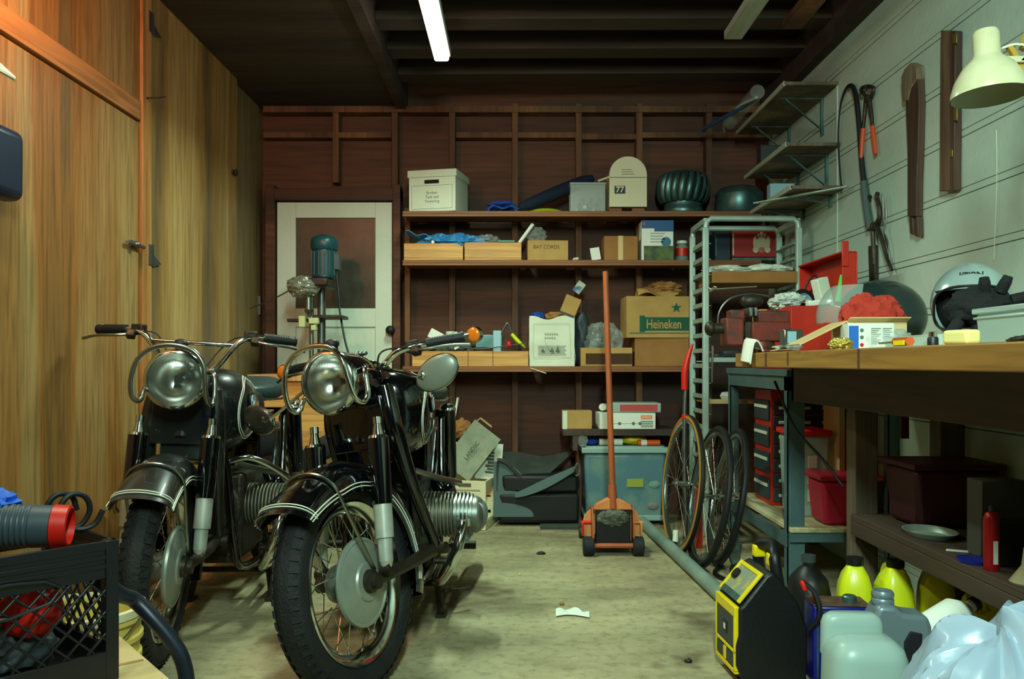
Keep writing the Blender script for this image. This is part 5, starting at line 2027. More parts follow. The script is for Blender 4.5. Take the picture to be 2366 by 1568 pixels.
G().obox((1.30, 4.6, 1.855), (1.63, 4.15, 1.852), .03, .006).build('straightedge_blade', rackm, t)
for (yy, zz_, w_, h_, m_, lb) in ((5.1, 2.115, .12, .17, darkpl, 'dark box on the middle wall shelf near the back corner'), (4.9, 1.887, .1, .13, paleblue, 'pale blue box on the lowest wall shelf'),
                                  ):
    o = G().b2((XR - .2, yy - w_ / 2, zz_), (XR - .06, yy + w_ / 2 - .03, zz_ + h_)).build('shelf_box', m_, bevel=.004)
    tag(o, lb, 'box')


def wp(px, py, off=.02):
    """point on the right wall seen at a photo pixel, off metres in front of it"""
    X = XR - off
    s_ = (px - PX) / X
    return Vector((X, F / s_, CH + (PY - py) / s_))


t = thing('rubber_hose', 'long black hose hung in a narrow loop on the right wall', 'hose', (0, 0, 0))
pp = [(1945, 440), (1940, 380), (1937, 310), (1941, 250), (1950, 215), (1962, 198), (1972, 203), (1980, 235), (1986, 300), (1991, 370), (1996, 420), (2002, 480), (2008, 525)]
rr = [.004] * 4 + [.006, .009, .012, .012, .011, .012, .013, .015, .015]
g = G()
g.tube([wp(a, b_, .018) for a, b_ in pp], rr, 10, smooth=5)
g.build('hose_tube', rubber2, t)
G().tube([wp(1996, 420, .018), wp(2003, 480, .018), wp(2011, 530, .018)], .0175, 10, smooth=3).build('hose_end', mat('hose_grey', (70, 84, 80), 0.6), t)
t = thing('end_nippers', 'iron end nippers with orange handles hanging on the right wall', 'pliers', (0, 0, 0))
g = G()
g.tube([wp(1997, 218), wp(1990, 210), wp(1992, 203), wp(2002, 199)], .009, 8, smooth=3)
g.tube([wp(2012, 222), wp(2018, 212), wp(2017, 202), wp(2006, 199)], .009, 8, smooth=3)
g.ell(wp(2004, 228), (.014, .02, .02))
g.tube([wp(2002, 226), wp(1998, 260), wp(1994, 300)], [.012, .010, .009], 8, smooth=3)
g.tube([wp(2008, 226), wp(2013, 260), wp(2017, 300)], [.012, .010, .009], 8, smooth=3)
nip = g.build('nipper_jaws', grease, t)
g = G()
g.tube([wp(1995, 296), wp(1992, 330), wp(1990, 368)], [.011, .011, .009], 8, smooth=3)
g.build('handle_grip', mat('grip_orange', (206, 74, 30), 0.5), t)
g = G()
g.tube([wp(2016, 292), wp(2020, 325), wp(2024, 356)], [.011, .011, .009], 8, smooth=3)
g.build('handle_grip', MATS['grip_orange'], t)
t = thing('blacksmith_tongs', 'dark iron tongs hanging open on the right wall below the nippers', 'tongs', (0, 0, 0))
g = G()
g.tube([wp(2028, 445), wp(2026, 456), wp(2032, 480), wp(2032, 505), wp(2022, 522)], [.010, .011, .011, .012, .014], 8, smooth=4)
g.ell(wp(2018, 524), (.016, .022, .022))
g.tube([wp(2016, 528), wp(2018, 560), wp(2019, 610)], [.012, .010, .008], 8, smooth=3)
g.tube([wp(2026, 524), wp(2040, 560), wp(2048, 592), wp(2061, 624)], [.012, .010, .009, .007], 8, smooth=4)
g.build('tong_arms', grease, t)
G().tube([wp(2008, 452), wp(2012, 456)], .008, 6).build('hook', grease, t)
t = thing('thin_chain', 'thin wire chain hanging beside the iron tongs', 'chain', (0, 0, 0))
G().tube([wp(2046, 450), wp(2048, 500), wp(2046, 540), wp(2052, 560), wp(2056, 600)], .0028, 6, smooth=4).build('chain_strand', steel, t)
G().tube([wp(2040, 455), wp(2041, 500), wp(2045, 535)], .0024, 6, smooth=4).build('chain_strand', steel, t)
t = thing('wooden_jack', 'long tapering brown wooden tool with a forked tip hanging on the right wall', 'tool', (0, 0, 0))


def wallplank(pts, th, m_, name, par, off=.0, bevel=.004):
    g = G()
    vs = [wp(a, b_, .001 + off) for a, b_ in pts] + [wp(a, b_, .001 + off) + Vector((-th, 0, 0)) for a, b_ in pts]
    n = len(pts)
    g.add(vs, [tuple(range(n - 1, -1, -1)), tuple(range(n, 2 * n))] + [(i, (i + 1) % n, n + (i + 1) % n, n + i) for i in range(n)])
    return g.build(name, m_, par, bevel=bevel)


wallplank([(2108, 222), (2106, 205), (2137, 180), (2140, 240), (2137, 350), (2134, 420), (2133, 500), (2113, 500), (2113, 350)], .03, oldwood, 'shaft', t)
wallplank([(2113, 500), (2122, 500), (2123, 543), (2116, 540)], .025, oldwood, 'fork_tine', t)
wallplank([(2127, 500), (2134, 500), (2135, 548), (2127, 545)], .025, oldwood, 'fork_tine', t)
wallplank([(2104, 232), (2100, 180), (2108, 160), (2122, 145), (2136, 152), (2138, 182), (2122, 205), (2116, 232)], .035, greywood, 'worn_head', t)
t = thing('wooden_level', 'dark brown wooden spirit level hanging upright beside the desk lamp', 'spirit level', (0, 0, 0))
wallplank([(2191, 70), (2225, 72), (2222, 440), (2188, 442)], .03, oldwood, 'level_body', t)
wallplank([(2205, 250), (2213, 250), (2213, 278), (2205, 278)], .004, brass, 'vial_plate', t, off=.031, bevel=.001)
wallplank([(2196, 345), (2202, 345), (2202, 362), (2196, 362)], .003, brass, 'brass_plate', t, off=.031, bevel=.001)
wallplank([(2203, 78), (2212, 78), (2212, 100), (2203, 100)], .003, brass, 'brass_plate', t, off=.031, bevel=.001)
o = G().tube([wp(2302, 300, .008), wp(2303, 420, .008), wp(2296, 600, .008)], .0013, 6, smooth=4).build('twine', offwhite)
tag(o, 'thin pale cord hanging down the right wall above the silver helmet', 'cord')
o = wallplank([(2015, 568), (2030, 566), (2031, 652), (2018, 654)], .02, grease, 'hanging_board', None)
o2 = tag(o, 'small dark upright board on the wall behind the red toolbox lid', 'board')

# desk lamp over the bench
s_ = 930.0
lx, ly = (2285 - PX) / s_, F / s_
lz = CH + (PY - 195) / s_
t = thing('desk_lamp', 'cream metal desk lamp with a wide round shade over the bench', 'lamp', (lx, ly, 0))
Ml = Matrix.Translation((0, 0, lz)) @ Matrix.Rotation(R(-2), 4, 'Y') @ Matrix.Rotation(R(-3), 4, 'X')
g = G(Ml)
g.lathe([(.089, -.030), (.088, -.018), (.078, .012), (.060, .042), (.042, .060), (.034, .068), (.031, .075), (.031, .125), (.027, .135), (.0, .140)], None, 48, cap=False)
g.build('lamp_shade', lampshade, t)
g = G(Ml)
g.lathe([(.087, -.030), (.086, -.018), (.076, .010), (.058, .039), (.04, .057), (.0, .060)], None, 48, cap=False)
g.build('shade_lining', lampin, t)
g = G(Ml)
g.ell((0, 0, .028), (.026, .026, .03), n=20, m=12)
g.build('bulb', offwhite, t)
g = G()
g.tube([(.032, .0, lz + .09), (.07, .0, lz + .10), (.12, .0, lz + .09)], .003, 6, smooth=4)
g.build('power_cord', offwhite, t)
g = G()
g.box((.06, 0, lz + .06), (.06, .02, .016))
g.prism([(.07, lz + .055), (.13, lz + .05), (.13, lz + .12)], -.01, .01)
g.build('lamp_joint', lampshade, t, bevel=.002)
g = G()
g.obox((.10, .005, lz + .02), (.05, .005, lz + .10), .012, .012)
g.obox((.09, .01, lz + .09), (.15, .03, lz + .25), .014, .014)
g.obox((.09, .01, lz + .02), (.16, .03, lz - .12), .014, .014)
g.obox((.16, .03, lz - .12), (.17, .1, 1.06), .014, .014)
g.build('lamp_arm', mat('mustard_arm', (170, 130, 40), 0.5), t)
g = G()
g.b2((.10, .05, 1.0315), (.24, .19, 1.055))
g.build('lamp_base', MATS['mustard_arm'], t, bevel=.01)

# ------------------------------------------------------------------ steel table and workbench
t = thing('steel_table', 'grey angle-steel table with a pale lower shelf past the end of the wooden bench', 'table', (0, 0, 0))
X0, X1, Y0, Y1 = 1.175, 1.64, 3.66, 4.63
for (x, y, nm) in ((X0, Y0, 0), (X0, Y1, 0), (X1 - .03, Y0, 0), (X1 - .03, Y1, 0)):
    g = G()
    g.b2((x, y, 0), (x + (.075 if (x == X0 and y == Y0) else .045), y + .005, .93))
    g.b2((x, y, 0), (x + .005, y + .045, .93))
    g.b2((x - .005, y - .005, 0), (x + .06, y + .05, .006))
    g.build('leg', greymetal, t)
g = G()
g.b2((X0, Y0, .87), (X1, Y0 + .005, .93))
g.b2((X0, Y0, .87), (X0 + .005, Y1 + .045, .93))
g.b2((X0 - .01, Y1, .87), (X1, Y1 + .005, .93))
g.build('top_rail', greymetal, t)
g = G()
g.b2((X0 + .006, Y0 - .02, .22), (X1, Y0 - .015, .262))
g.b2((X0 - .004, Y0, .195), (X0 + .001, Y1, .255))
g.build('lower_rail', greymetal, t)
G().b2((X0 - .01, Y0 - .02, .931), (X1 + .01, Y1 + .05, .962)).build('tabletop', greymetal, t, bevel=.003)
G().b2((X0 + .006, Y0 - .03, .263), (X1, Y1, .282)).build('lower_shelf', wood('pale_board', (170, 156, 112), (190, 178, 134), (204, 194, 150), 'Y', 3.0, 0.6), t, bevel=.002)

t = thing('workbench', 'long wooden workbench with a thick worn top along the right wall', 'workbench', (0, 0, 0))
G().b2((.935, 1.05, .972), (1.645, 3.60, 1.03)).build('benchtop', benchm, t, bevel=.004)
g = G()
g.b2((1.16, 1.05, .83), (1.19, 3.56, .9715))
g.b2((1.16, 3.53, .83), (1.63, 3.56, .9715))
g.build('apron', darkwood, t, bevel=.003)
for (x, y) in ((1.255, 3.13), (1.57, 3.13), (1.255, 1.15), (1.57, 1.15)):
    G().b2((x, y, 0), (x + .085, y + .085, .971)).build('leg', wood('bench_leg_wood', (66, 58, 46), (84, 74, 58), (104, 92, 72), 'Z', 4.0, 0.7), t, bevel=.004)
g = G()
g.b2((1.235, 1.10, .412), (1.64, 3.125, .436))
g.b2((1.235, 1.10, .36), (1.254, 3.125, .4115))
g.build('lower_shelf', darkwood, t, bevel=.003)
g = G()
for i, (yy, a_, b2_) in enumerate(((3.15, .02, .055), (3.35, .03, .057), (2.9, .012, .05), (2.3, .014, .058))):
    g.b2((.9335, yy, 1.03 - b2_ * .97), (.9348, yy + a_, 1.028))
g.build('stain_streak', mat('bench_stain', (92, 50, 24), 0.7), t)

BT = 1.0305


def bp(px, py, X):
    s_ = (px - PX) / X
    return Vector((X, F / s_, CH + (PY - py) / s_))


# vise
t = thing('bench_vise', 'worn red bench vise clamped at the far corner of the wooden bench', 'vise', (1.0, 3.46, BT))
vred = mat('worn_red_paint', (124, 44, 32), 0.5, 0.2, col2=(74, 46, 34), scale=14, contrast=(.4, .6))
g = G()
g.lathe([(.0, 0), (.085, 0), (.09, .012), (.06, .022), (.055, .05), (.0, .05)], None, 28)
g.box((.03, .0, .085), (.16, .11, .08))
g.box((.045, .0, .145), (.13, .075, .05))
g.build('vise_body', vred, t, bevel=.008)
g = G()
g.box((-.115, 0, .085), (.075, .10, .115))
g.box((-.10, 0, .15), (.06, .08, .05))
g.build('moving_jaw', vred, t, bevel=.008)
g = G()
g.box((-.052, 0, .165), (.014, .11, .035))
g.box((-.032, 0, .165), (.012, .11, .035))
g.build('jaw_plate', steel, t, bevel=.002)
g = G()
g.obox((-.10, 0, .09), (.10, 0, .09), .055, .05)
g.box((-.05, 0, .09), (.045, .075, .07))
g.build('slide_bar', grease, t, bevel=.004)
g = G()
g.cyl((-.20, 0, .10), (-.15, 0, .10), .022, n=18)
g.ell((-.205, 0, .10), (.022, .030, .030))
g.build('screw_head', grease, t)
G().tube([(-.195, -.0, .03), (-.195, .0, -.06), (-.195, 0, -.12)], .005, 8).build('vise_handle', chromed, t)
g = G()
g.tube([(-.16, .05, .10), (-.155, .05, .17), (-.11, .05, .225), (-.03, .05, .245), (.05, .05, .235)], .004, 8, smooth=5)
g.build('wire_loop', chromed, t)
g = G()
g.ell((-.02, .05, .215), (.05, .03, .03), n=18, m=10)
g.build('anvil_horn', grease, t)
t = thing('tap_wrench', 'thin chrome rod lying across the top of the red bench vise', 'tool', (0, 0, 0))
p0, p1 = at(1642, 668, 3.42), at(1748, 662, 3.48)
G().cyl(p0, p1, .0045, n=10).build('wrench_rod', chrome, t)
g = G()
g.ell(p0, (.011, .011, .011), n=12, m=8)
g.ell(p0 + Vector((.018, 0, .008)), (.008, .008, .008), n=12, m=8)
g.build('rod_end', chrome, t)
o = G().sheet(lambda u, v: (.915 + .05 * u + .01 * math.sin(5 * v), 3.30 + .10 * v, BT + .004 + .04 * math.sin(PI * u) + .015 * v - (.0 if u > .25 else .05 * (.25 - u) * 4)), 10, 8, .004).build('white_rag', white)
tag(o, 'white rag hanging over the corner of the wooden bench', 'rag')

# red toolbox
t = thing('toolbox', 'open red metal toolbox with its lid up, filled with tools and papers', 'toolbox', (1.34, 3.96, .963))
w_, l_, h_ = .30, .56, .275
g = G()
g.b2((-w_ / 2, -l_ / 2, 0), (w_ / 2, l_ / 2, .006))
g.b2((-w_ / 2, -l_ / 2, .006), (-w_ / 2 + .006, l_ / 2, h_))
g.b2((w_ / 2 - .006, -l_ / 2, .006), (w_ / 2, l_ / 2, h_))
g.b2((-w_ / 2 + .006, -l_ / 2, .006), (w_ / 2 - .006, -l_ / 2 + .006, h_))
g.b2((-w_ / 2 + .006, l_ / 2 - .006, .006), (w_ / 2 - .006, l_ / 2, h_))
g.b2((-w_ / 2 + .006, -l_ / 2 + .006, .20), (w_ / 2 - .006, l_ / 2 - .006, .21))
g.build('toolbox_body', red, t, bevel=.003)
g = G()
g.b2((w_ / 2 - .01, -l_ / 2, h_ + .002), (w_ / 2 - .004, l_ / 2, h_ + .235))
g.b2((w_ / 2 - .07, -l_ / 2, h_ + .002), (w_ / 2 - .01, -l_ / 2 + .005, h_ + .235))
g.b2((w_ / 2 - .07, l_ / 2 - .005, h_ + .002), (w_ / 2 - .01, l_ / 2, h_ + .235))
g.b2((w_ / 2 - .075, -l_ / 2, h_ + .229), (w_ / 2 - .01, l_ / 2, h_ + .237))
g.build('toolbox_lid', red, t, bevel=.002)
G().b2((w_ / 2 - .075, -l_ / 2 - .01, h_ + .17), (w_ / 2 - .045, -l_ / 2 + .0, h_ + .28)).build('lid_latch', red, t, bevel=.003)
# contents standing in the toolbox
tz = .963 + .215


def inbox(dx, dy):
    return (1.34 + dx, 3.96 + dy, tz)


o = G().box((0, 0, 0), (.06, .05, .14)).build('cream_carton', offwhite, loc=(1.37, 3.78, tz + .12), rot=(0, R(-16), R(20)), bevel=.004)
tag(o, 'pale folded carton sticking out of the red toolbox', 'carton')
o = G().cyl((0, 0, 0), (.004, 0, .12), .016, .013, n=14).build('green_marker', greenp, loc=(1.425, 3.74, tz + .08), rot=(0, R(8), 0))
tag(o, 'green tube standing upright in the red toolbox', 'tube')
o = blob((1.245, 3.86, tz + .085), (.075, .1, .04), 111, .3, 3, fine=.15).build('crumpled_paper', mat('wrinkled_white', (190, 200, 190), 0.5, bump=.4, bscale=40))
tag(o, 'crumpled white and silver paper at the left of the red toolbox', 'paper')
t = thing('tape_roll', 'dark roll of tape lying on the contents of the red toolbox', 'tape', (1.30, 3.83, tz + .085), rot=(R(70), 0, R(20)))
g = G()
g.lathe([(.035, -.02), (.058, -.02), (.058, .02), (.035, .02)], None, 30, closed=True)
g.build('tape_wound', rubber2, t)
G().lathe([(.033, -.021), (.035, -.021), (.035, .021), (.033, .021)], None, 30, closed=True).build('tape_core', greenp if False else paleblue, t)
t = thing('scissors', 'scissors with a looped black handle standing up in the red toolbox', 'scissors', (1.33, 3.9, tz + .1))
g = G()
pts = [(.03 + .02 * math.cos(a) + .02 * math.sin(a), 0, .07 + .045 * math.sin(a)) for a in [2 * PI * i / 14 for i in range(14)]]
g.tube(pts, .005, 8, closed=True)
g.build('finger_loop', rubber2, t)
G().obox((.02, 0, .03), (-.05, 0, -.04), .016, .004).build('scissor_blade', chrome, t)
o = G().box((0, 0, 0), (.10, .05, .025)).build('white_plug_strip', white, loc=(1.33, 3.72, tz + .075), rot=(0, R(-6), 0), bevel=.006)
tag(o, 'short white plastic strip lying at the front of the red toolbox', 'strip')
o = blob((1.30, 3.95, tz + .035), (.11, .22, .05), 117, .3, 4, fine=.2).build('tool_heap', mat('red_dark_mix', (100, 24, 14), 0.5, col2=(30, 24, 22), scale=22))
tag(o, 'jumble of small red and black tools filling the red toolbox', 'tools', kind='stuff')
o = G().b2((1.23, 4.26, .963), (1.40, 4.40, 1.26)).build('tan_carton', cardb, bevel=.003)
tag(o, 'tan carton standing on the steel table behind the toolbox', 'box')

# helmets
t = thing('motorcycle_helmet', 'dark helmet with a raised clear visor on the bench', 'helmet', (1.33, 3.08, BT), R(12))
g = G()


def helmet_shell(Rx, Ry, Rz, zc, open_dir, half, zlo, zhi):
    """outer shell with a face opening towards open_dir"""
    gg = G()

    def mk(k):
        vs, idx = [], {}
        n, m = 48, 26
        for j in range(m + 1):
            ph = -PI * .38 + (PI * .88) * j / m
            for i in range(n):
                a = 2 * PI * i / n
                vs.append(Vector((Rx * k * math.cos(ph) * math.cos(a), Ry * k * math.cos(ph) * math.sin(a), zc + Rz * k * math.sin(ph))))
        return vs, n, m
    o_, n, m = mk(1.0)
    i_, _, _ = mk(.93)
    keep = []
    for j in range(m):
        for i in range(n):
            c = (o_[j * n + i] + o_[(j + 1) * n + (i + 1) % n]) / 2
            a = math.atan2(c.y / Ry, c.x / Rx)
            da = (a - open_dir + PI) % (2 * PI) - PI
            zz_ = (c.z - zc) / Rz
            if abs(da) < half and zlo < zz_ < zhi:
                continue
            keep.append((i, j))
    B = len(o_)
    ks = set(keep)
    fs = []
    for (i, j) in keep:
        i2 = (i + 1) % n
        a, b_, c, d = j * n + i, j * n + i2, (j + 1) * n + i2, (j + 1) * n + i
        fs.append((a, b_, c, d))
        fs.append((B + d, B + c, B + b_, B + a))
        for (ni, nj, e0, e1) in ((i, j - 1, a, b_), (i, j + 1, c, d), ((i + 1) % n, j, b_, c), ((i - 1) % n, j, d, a)):
            if (ni, nj) not in ks:
                fs.append((e0, B + e0, B + e1, e1))
    gg.add(o_ + i_, fs)
    return gg


helmet_shell(.165, .13, .135, .125, PI, .75, -.35, .45).build('helmet_shell', mat('dark_green_shell', (30, 44, 42), 0.3, coat=.4), t, ang=50)
g = G()
g.ell((.01, 0, .115), (.14, .112, .11), n=28, m=16)
g.build('helmet_lining', fabricblack, t)
g = G()


def visor(u, v):
    a = PI - .95 + 1.9 * u
    ph = -.15 + .95 * v
    k = 1.10 + .22 * v * 0
    return (.175 * k * math.cos(ph) * math.cos(a) - .05, .132 * k * math.cos(ph) * math.sin(a), .125 + .14 * k * math.sin(ph))


g.sheet(visor, 26, 10, .002)
g.build('visor', mat('visor_clear', (170, 190, 180), 0.1, alpha=.30), t)
g = G()
g.cyl((-.04, -.135, .125), (-.04, -.120, .125), .026, n=20)
g.build('visor_pivot', rubber2, t)
t = thing('motorcycle_helmet', 'silver open-face helmet with its face opening turned to the camera', 'helmet', (1.375, 2.56, 1.072), R(-27))
t.scale = (.86, .86, .86)
HS = helmet_shell(.128, .15, .14, .115, -PI / 2, 1.12, -.72, .34)
HS.build('helmet_shell', helmsilver, t, ang=50)
G().ell((0, .03, .10), (.108, .105, .108), n=28, m=16).build('helmet_lining', fabricblack, t)
pts = []
for i in range(40):
    a = 2 * PI * i / 40
    ca, sa = math.cos(a), math.sin(a)
    xx = math.copysign(abs(ca) ** .6, ca) * .1155
    zz_ = .088 + math.copysign(abs(sa) ** .6, sa) * .076
    yy = -.15 * math.sqrt(max(0, 1 - (xx / .131) ** 2 - ((zz_ - .115) / .145) ** 2))
    pts.append((xx, yy - .002, zz_))
G().tube(pts, .0045, 8, closed=True).build('edge_trim', rubber2, t)
text('Nolan', .030, mat('helmet_letter', (40, 50, 50), 0.5), t, (.0, -.112, .206), (R(-138), 0, R(180)), 'brand_lettering', bold=.0008)
t = thing('riding_gloves', 'pair of black riding gloves stuffed into the silver helmet', 'gloves', (1.335, 2.39, BT + .075), R(-8))
g = blob((-.02, .02, .045), (.085, .055, .055), 121, .22, 2.2, fine=.07)
g.build('glove_palm', fabricblack, t)
for i, (x, z, ln, a) in enumerate(((.03, .085, .045, 70), (-.012, .085, .04, 100), (.06, .06, .075, 15), (.055, .035, .085, 5), (.045, .01, .075, -8), (-.08, .0, .06, 230), (-.03, -.015, .06, 262), (.02, -.012, .05, 280))):
    ca, sa = math.cos(R(a)), math.sin(R(a))
    G().tube([(x, 0, z), (x + ca * ln * .6, -.012, z + sa * ln * .6), (x + ca * ln, -.016, z + sa * ln)], [.017, .0155, .012], 12, smooth=4).build('glove_finger', fabricblack, t)
t = thing('dark_case', 'small black plastic case under the silver helmet and gloves', 'case', (1.345, 2.48, BT))
G().box((.0, 0, .02), (.18, .14, .038)).build('outer_shell', black, t, bevel=.006)
G().box((-.02, -.0715, .03), (.02, .004, .016)).build('case_clip', chrome, t)

# red cloth on cartons
t, W_, H, D_ = boxpx('flat_carton', 'open tan carton with long flaps on the bench under the red cloth', 'carton', 1962, 2098, 742, BT, 2.72, .16, cardtan, rz=R(-3))
g = G()
g.sheet(lambda u, v: (-W_ / 2 - .15 * u, -D_ / 2 + D_ * v, H - .075 * u), 6, 4, .004)
g.build('carton_flap', cardtan, t)
g = G()
g.sheet(lambda u, v: (-W_ / 2 + W_ * u, -D_ / 2 - .03 * v, H + .01 * v), 6, 3, .003)
g.build('carton_flap', cardtan, t)
g = blob(((2012 - PX) / 700, 2.79, BT + H + .0), (.085, .06, .078), 131, .30, 2.0, ridged=True, n=64, m=36, fine=.07, zfloor=BT + H + .003)
tag(g.build('red_cloth', redcloth), 'crumpled red shop cloth heaped on the tan carton', 'cloth')
s_ = 735.
t = thing('filter_box', 'white printed box with a blue panel at the front of the bench', 'box', ((2015 - PX) / s_, F / s_ + .04, BT), R(-3))
W_, H, D_ = 104 / s_, 62 / s_, .075
G().box((0, 0, H / 2), (W_, D_, H)).build('box_body', white, t, bevel=.001)
G().b2((-W_ / 2 + .002, -D_ / 2 - .001, .004), (-W_ / 2 + .032, -D_ / 2, H - .008)).build('blue_panel', skyb, t)
g = G()
for i in range(9):
    strip(g, .0, .03 - .006 * (i % 3), H - .018 - .006 * i, H - .0155 - .006 * i, -D_ / 2 - .0001, .0008)
    strip(g, .036, .064 - .005 * (i % 2), H - .018 - .006 * i, H - .0155 - .006 * i, -D_ / 2 - .0001, .0008)
g.build('small_print', ink, t)
g = G()
g.cyl((-W_ / 2 + .042, -D_ / 2 - .001, .016), (-W_ / 2 + .042, -D_ / 2, .016), .006, n=16)
g.build('red_seal', redp, t)
g = G()
for zz_ in (.04, .062):
    g.cyl((-W_ / 2 + .042, -D_ / 2 - .001, zz_), (-W_ / 2 + .042, -D_ / 2, zz_), .006, n=16)
g.build('grey_seal', ink, t)


def bench(px, X):
    s_ = (px - PX) / X
    return F / s_


# foil, tins, papers and hand tools along the front edge
o = blob((.985, bench(1943, .985), BT + .016), (.033, .03, .018), 141, .25, 3, fine=.2, zfloor=BT).build('foil_scrap', foil)
tag(o, 'crumpled gold foil on the front edge of the bench', 'foil')
t = thing('metal_tin', 'small silver and blue tin standing on the bench by the vise', 'tin', (1.02, bench(1828, 1.02), BT + .02), R(10))
G().box((0, 0, .033), (.075, .04, .06)).build('tin_body', chromed, t, bevel=.004)
G().box((-.008, -.0206, .033), (.035, .002, .044)).build('tin_label', paleblue, t)
o = G().sheet(lambda u, v: (.975 + .05 * v, 3.02 + .20 * u, BT + .010 + .01 * abs(math.sin(5 * u)) + .006 * v), 14, 4, .006).build('newspaper', mat('newspaper', (190, 196, 180), 0.8, col2=(90, 100, 110), scale=18, contrast=(.45, .6)))
tag(o, 'folded newspaper under the silver tin on the bench edge', 'newspaper')
o = G().sheet(lambda u, v: (.99 + .09 * v, 3.20 + .10 * u, BT + .006 + .02 * u * v), 6, 6, .002).build('dry_leaf', cardtan)
tag(o, 'curled dry brown scrap beside the vise base', 'scrap')
for (x, d_, r_, lb, m_) in ((1.07, 2.86, .022, 'small silver jar lid lying by the tan carton flap', chromed),):
    o = G().lathe([(.0, 0), (r_, 0), (r_, .008), (.0, .009)], TR((x, d_, BT + .001)), 20).build('loose_jar_lid', m_)  # loose jar lid, built as a plain disc
    tag(o, lb, 'disc')
t = thing('screwdriver', 'screwdriver with a clear yellow and red handle on the bench edge', 'screwdriver', (.985, 2.15, BT + .0135))
g = G()
a0 = Vector((0, -.01, 0))
a1 = Vector((.0, .045, 0))
g.cyl((.0, -.035, 0), (.0, .045, 0), .0125, n=6)
g.cyl((.0, .045, 0), (.0, .058, 0), .010, .005, n=12)
g.build('handle', mat('amber_handle', (210, 90, 40), 0.15, alpha=.85, coat=.5), t)
G().b2((-.0135, -.030, -.009), (-.0115, .030, .003)).build('handle_stripe', mat('bright_yellow', (240, 220, 10), 0.3), t)
G().cyl((0, .058, 0), (.02, .19, 0), .003, n=8).build('shaft', chrome, t)
t = thing('socket', 'small black and chrome socket between the screwdriver and the soap', 'socket', (1.0, 2.03, BT))
G().lathe([(.0, 0), (.0125, 0), (.0125, .018), (.010, .022), (.0, .022)], None, 18).build('socket_base', black, t)
G().lathe([(.0, .0225), (.010, .0225), (.010, .032), (.006, .034), (.0, .034)], None, 18).build('socket_drive', chrome, t)
o = G().box((0, 0, .017), (.04, .075, .033)).build('soap_bar', mat('yellow_soap', (220, 206, 130), 0.5), loc=(1.0, 1.90, BT), rot=(0, 0, R(14)), bevel=.008, seg=4)
tag(o, 'thick bar of yellow soap on the bench edge', 'soap')
o = blob((1.05, 2.42, BT + .025), (.04, .05, .03), 151, .22, 3, zfloor=BT).build('parts_bag', clearbag)
tag(o, 'small clear bag of screws between the white box and the screwdriver', 'bag')
t = thing('shallow_tray', 'long shallow clear plastic tray behind the screwdriver', 'tray', (1.16, 2.36, BT))
g = G()
for (lo, hi) in (((-.07, -.14, 0), (.07, .14, .003)), ((-.07, -.14, .003), (-.067, .14, .035)), ((.067, -.14, .003), (.07, .14, .035)), ((-.067, -.14, .003), (.067, -.137, .035)), ((-.067, .137, .003), (.067, .14, .035))):
    g.b2(lo, hi)
g.build('tray_shell', plasticw, t, bevel=.001)
for i in range(4):
    G().cyl((-.04 + .025 * i, -.08 + .05 * i, .012), (-.02 + .02 * i, -.03 + .05 * i, .014), .008, n=10).build('tray_part', [grease, steel, brass, black][i], t)
t = thing('plastic_container', 'large milky plastic container with a ribbed rim at the right end of the bench', 'container', (1.255, 1.985, BT))
g = G()
g.box((0, 0, .04), (.20, .26, .08), taper=1.06)
g.build('container_body', milky, t, bevel=.01)
g = G()
g.box((0, 0, .087), (.222, .285, .014))
g.box((0, 0, .070), (.218, .282, .006))
g.build('container_rim', plasticw, t, bevel=.004)
o = blob((1.09, 1.80, BT + .008), (.03, .06, .01), 155, .3, 4, zfloor=BT).build('washer_heap', grease)
tag(o, 'low spread of dark washers and bolts on the near bench edge', 'hardware', kind='stuff')
o = blob((1.2, 2.72, BT + .03), (.07, .06, .035), 157, .25, 3, zfloor=BT, fine=.1).build('crumpled_wrapper', plasticw)
tag(o, 'crumpled pale wrapper on the bench in front of the dark helmet', 'wrapper')

# ------------------------------------------------------------------ below the steel table
LS = .2825
t = thing('drawer_cabinet', 'red-framed small parts cabinet with grey drawers under the steel table', 'parts cabinet', (1.44, 4.35, LS))
G().b2((-.17, -.14, 0), (.17, .14, .575)).build('cabinet_frame', red, t, bevel=.004)
k = 0
for r_ in range(7):
    for c_ in range(3):
        o = G().b2((-.16 + .107 * c_, -.152, .02 + .072 * r_), (-.06 + .107 * c_, -.1405, .084 + .072 * r_)).build('drawer', darkpl, t, bevel=.003)
        G().b2((-.135 + .107 * c_, -.158, .045 + .072 * r_), (-.085 + .107 * c_, -.1525, .06 + .072 * r_)).build('drawer_pull', offwhite, o, bevel=.002)
for r_ in range(4):
    o = G().b2((-.181, -.13, .03 + .13 * r_), (-.1705, .12, .13 + .13 * r_)).build('drawer', darkpl, t, bevel=.003)
    G().b2((-.186, -.12, .09 + .13 * r_), (-.1812, .10, .105 + .13 * r_)).build('drawer_pull', offwhite, o)
o = blob((1.42, 4.35, LS + .60), (.15, .12, .025), 161, .2, 3, zfloor=LS + .577).build('white_towel', white)
tag(o, 'white towel lying on top of the red parts cabinet', 'towel')
t = thing('tall_bin', 'tall milky plastic bin with paper labels on the steel table shelf', 'bin', (1.36, 4.0, LS))
g = G()
g.box((0, 0, .185), (.14, .20, .37), taper=1.16)
g.build('bin_body', plasticw, t, bevel=.012)
G().box((0, 0, .385), (.185, .25, .028)).build('bin_lid', redp, t, bevel=.006)
g = G()
for zz_ in (.10, .18, .255):
    g.box((.0, -.1165 - zz_ * .02, zz_), (.04, .003, .055))
g.build('paper_label', offwhite, t)
t = thing('folded_cartons', 'flattened tan cartons standing beside the tall milky bin', 'carton', (1.485, 3.95, LS))
G().box((0, 0, .26), (.025, .2, .52)).build('flat_carton', cardtan, t)
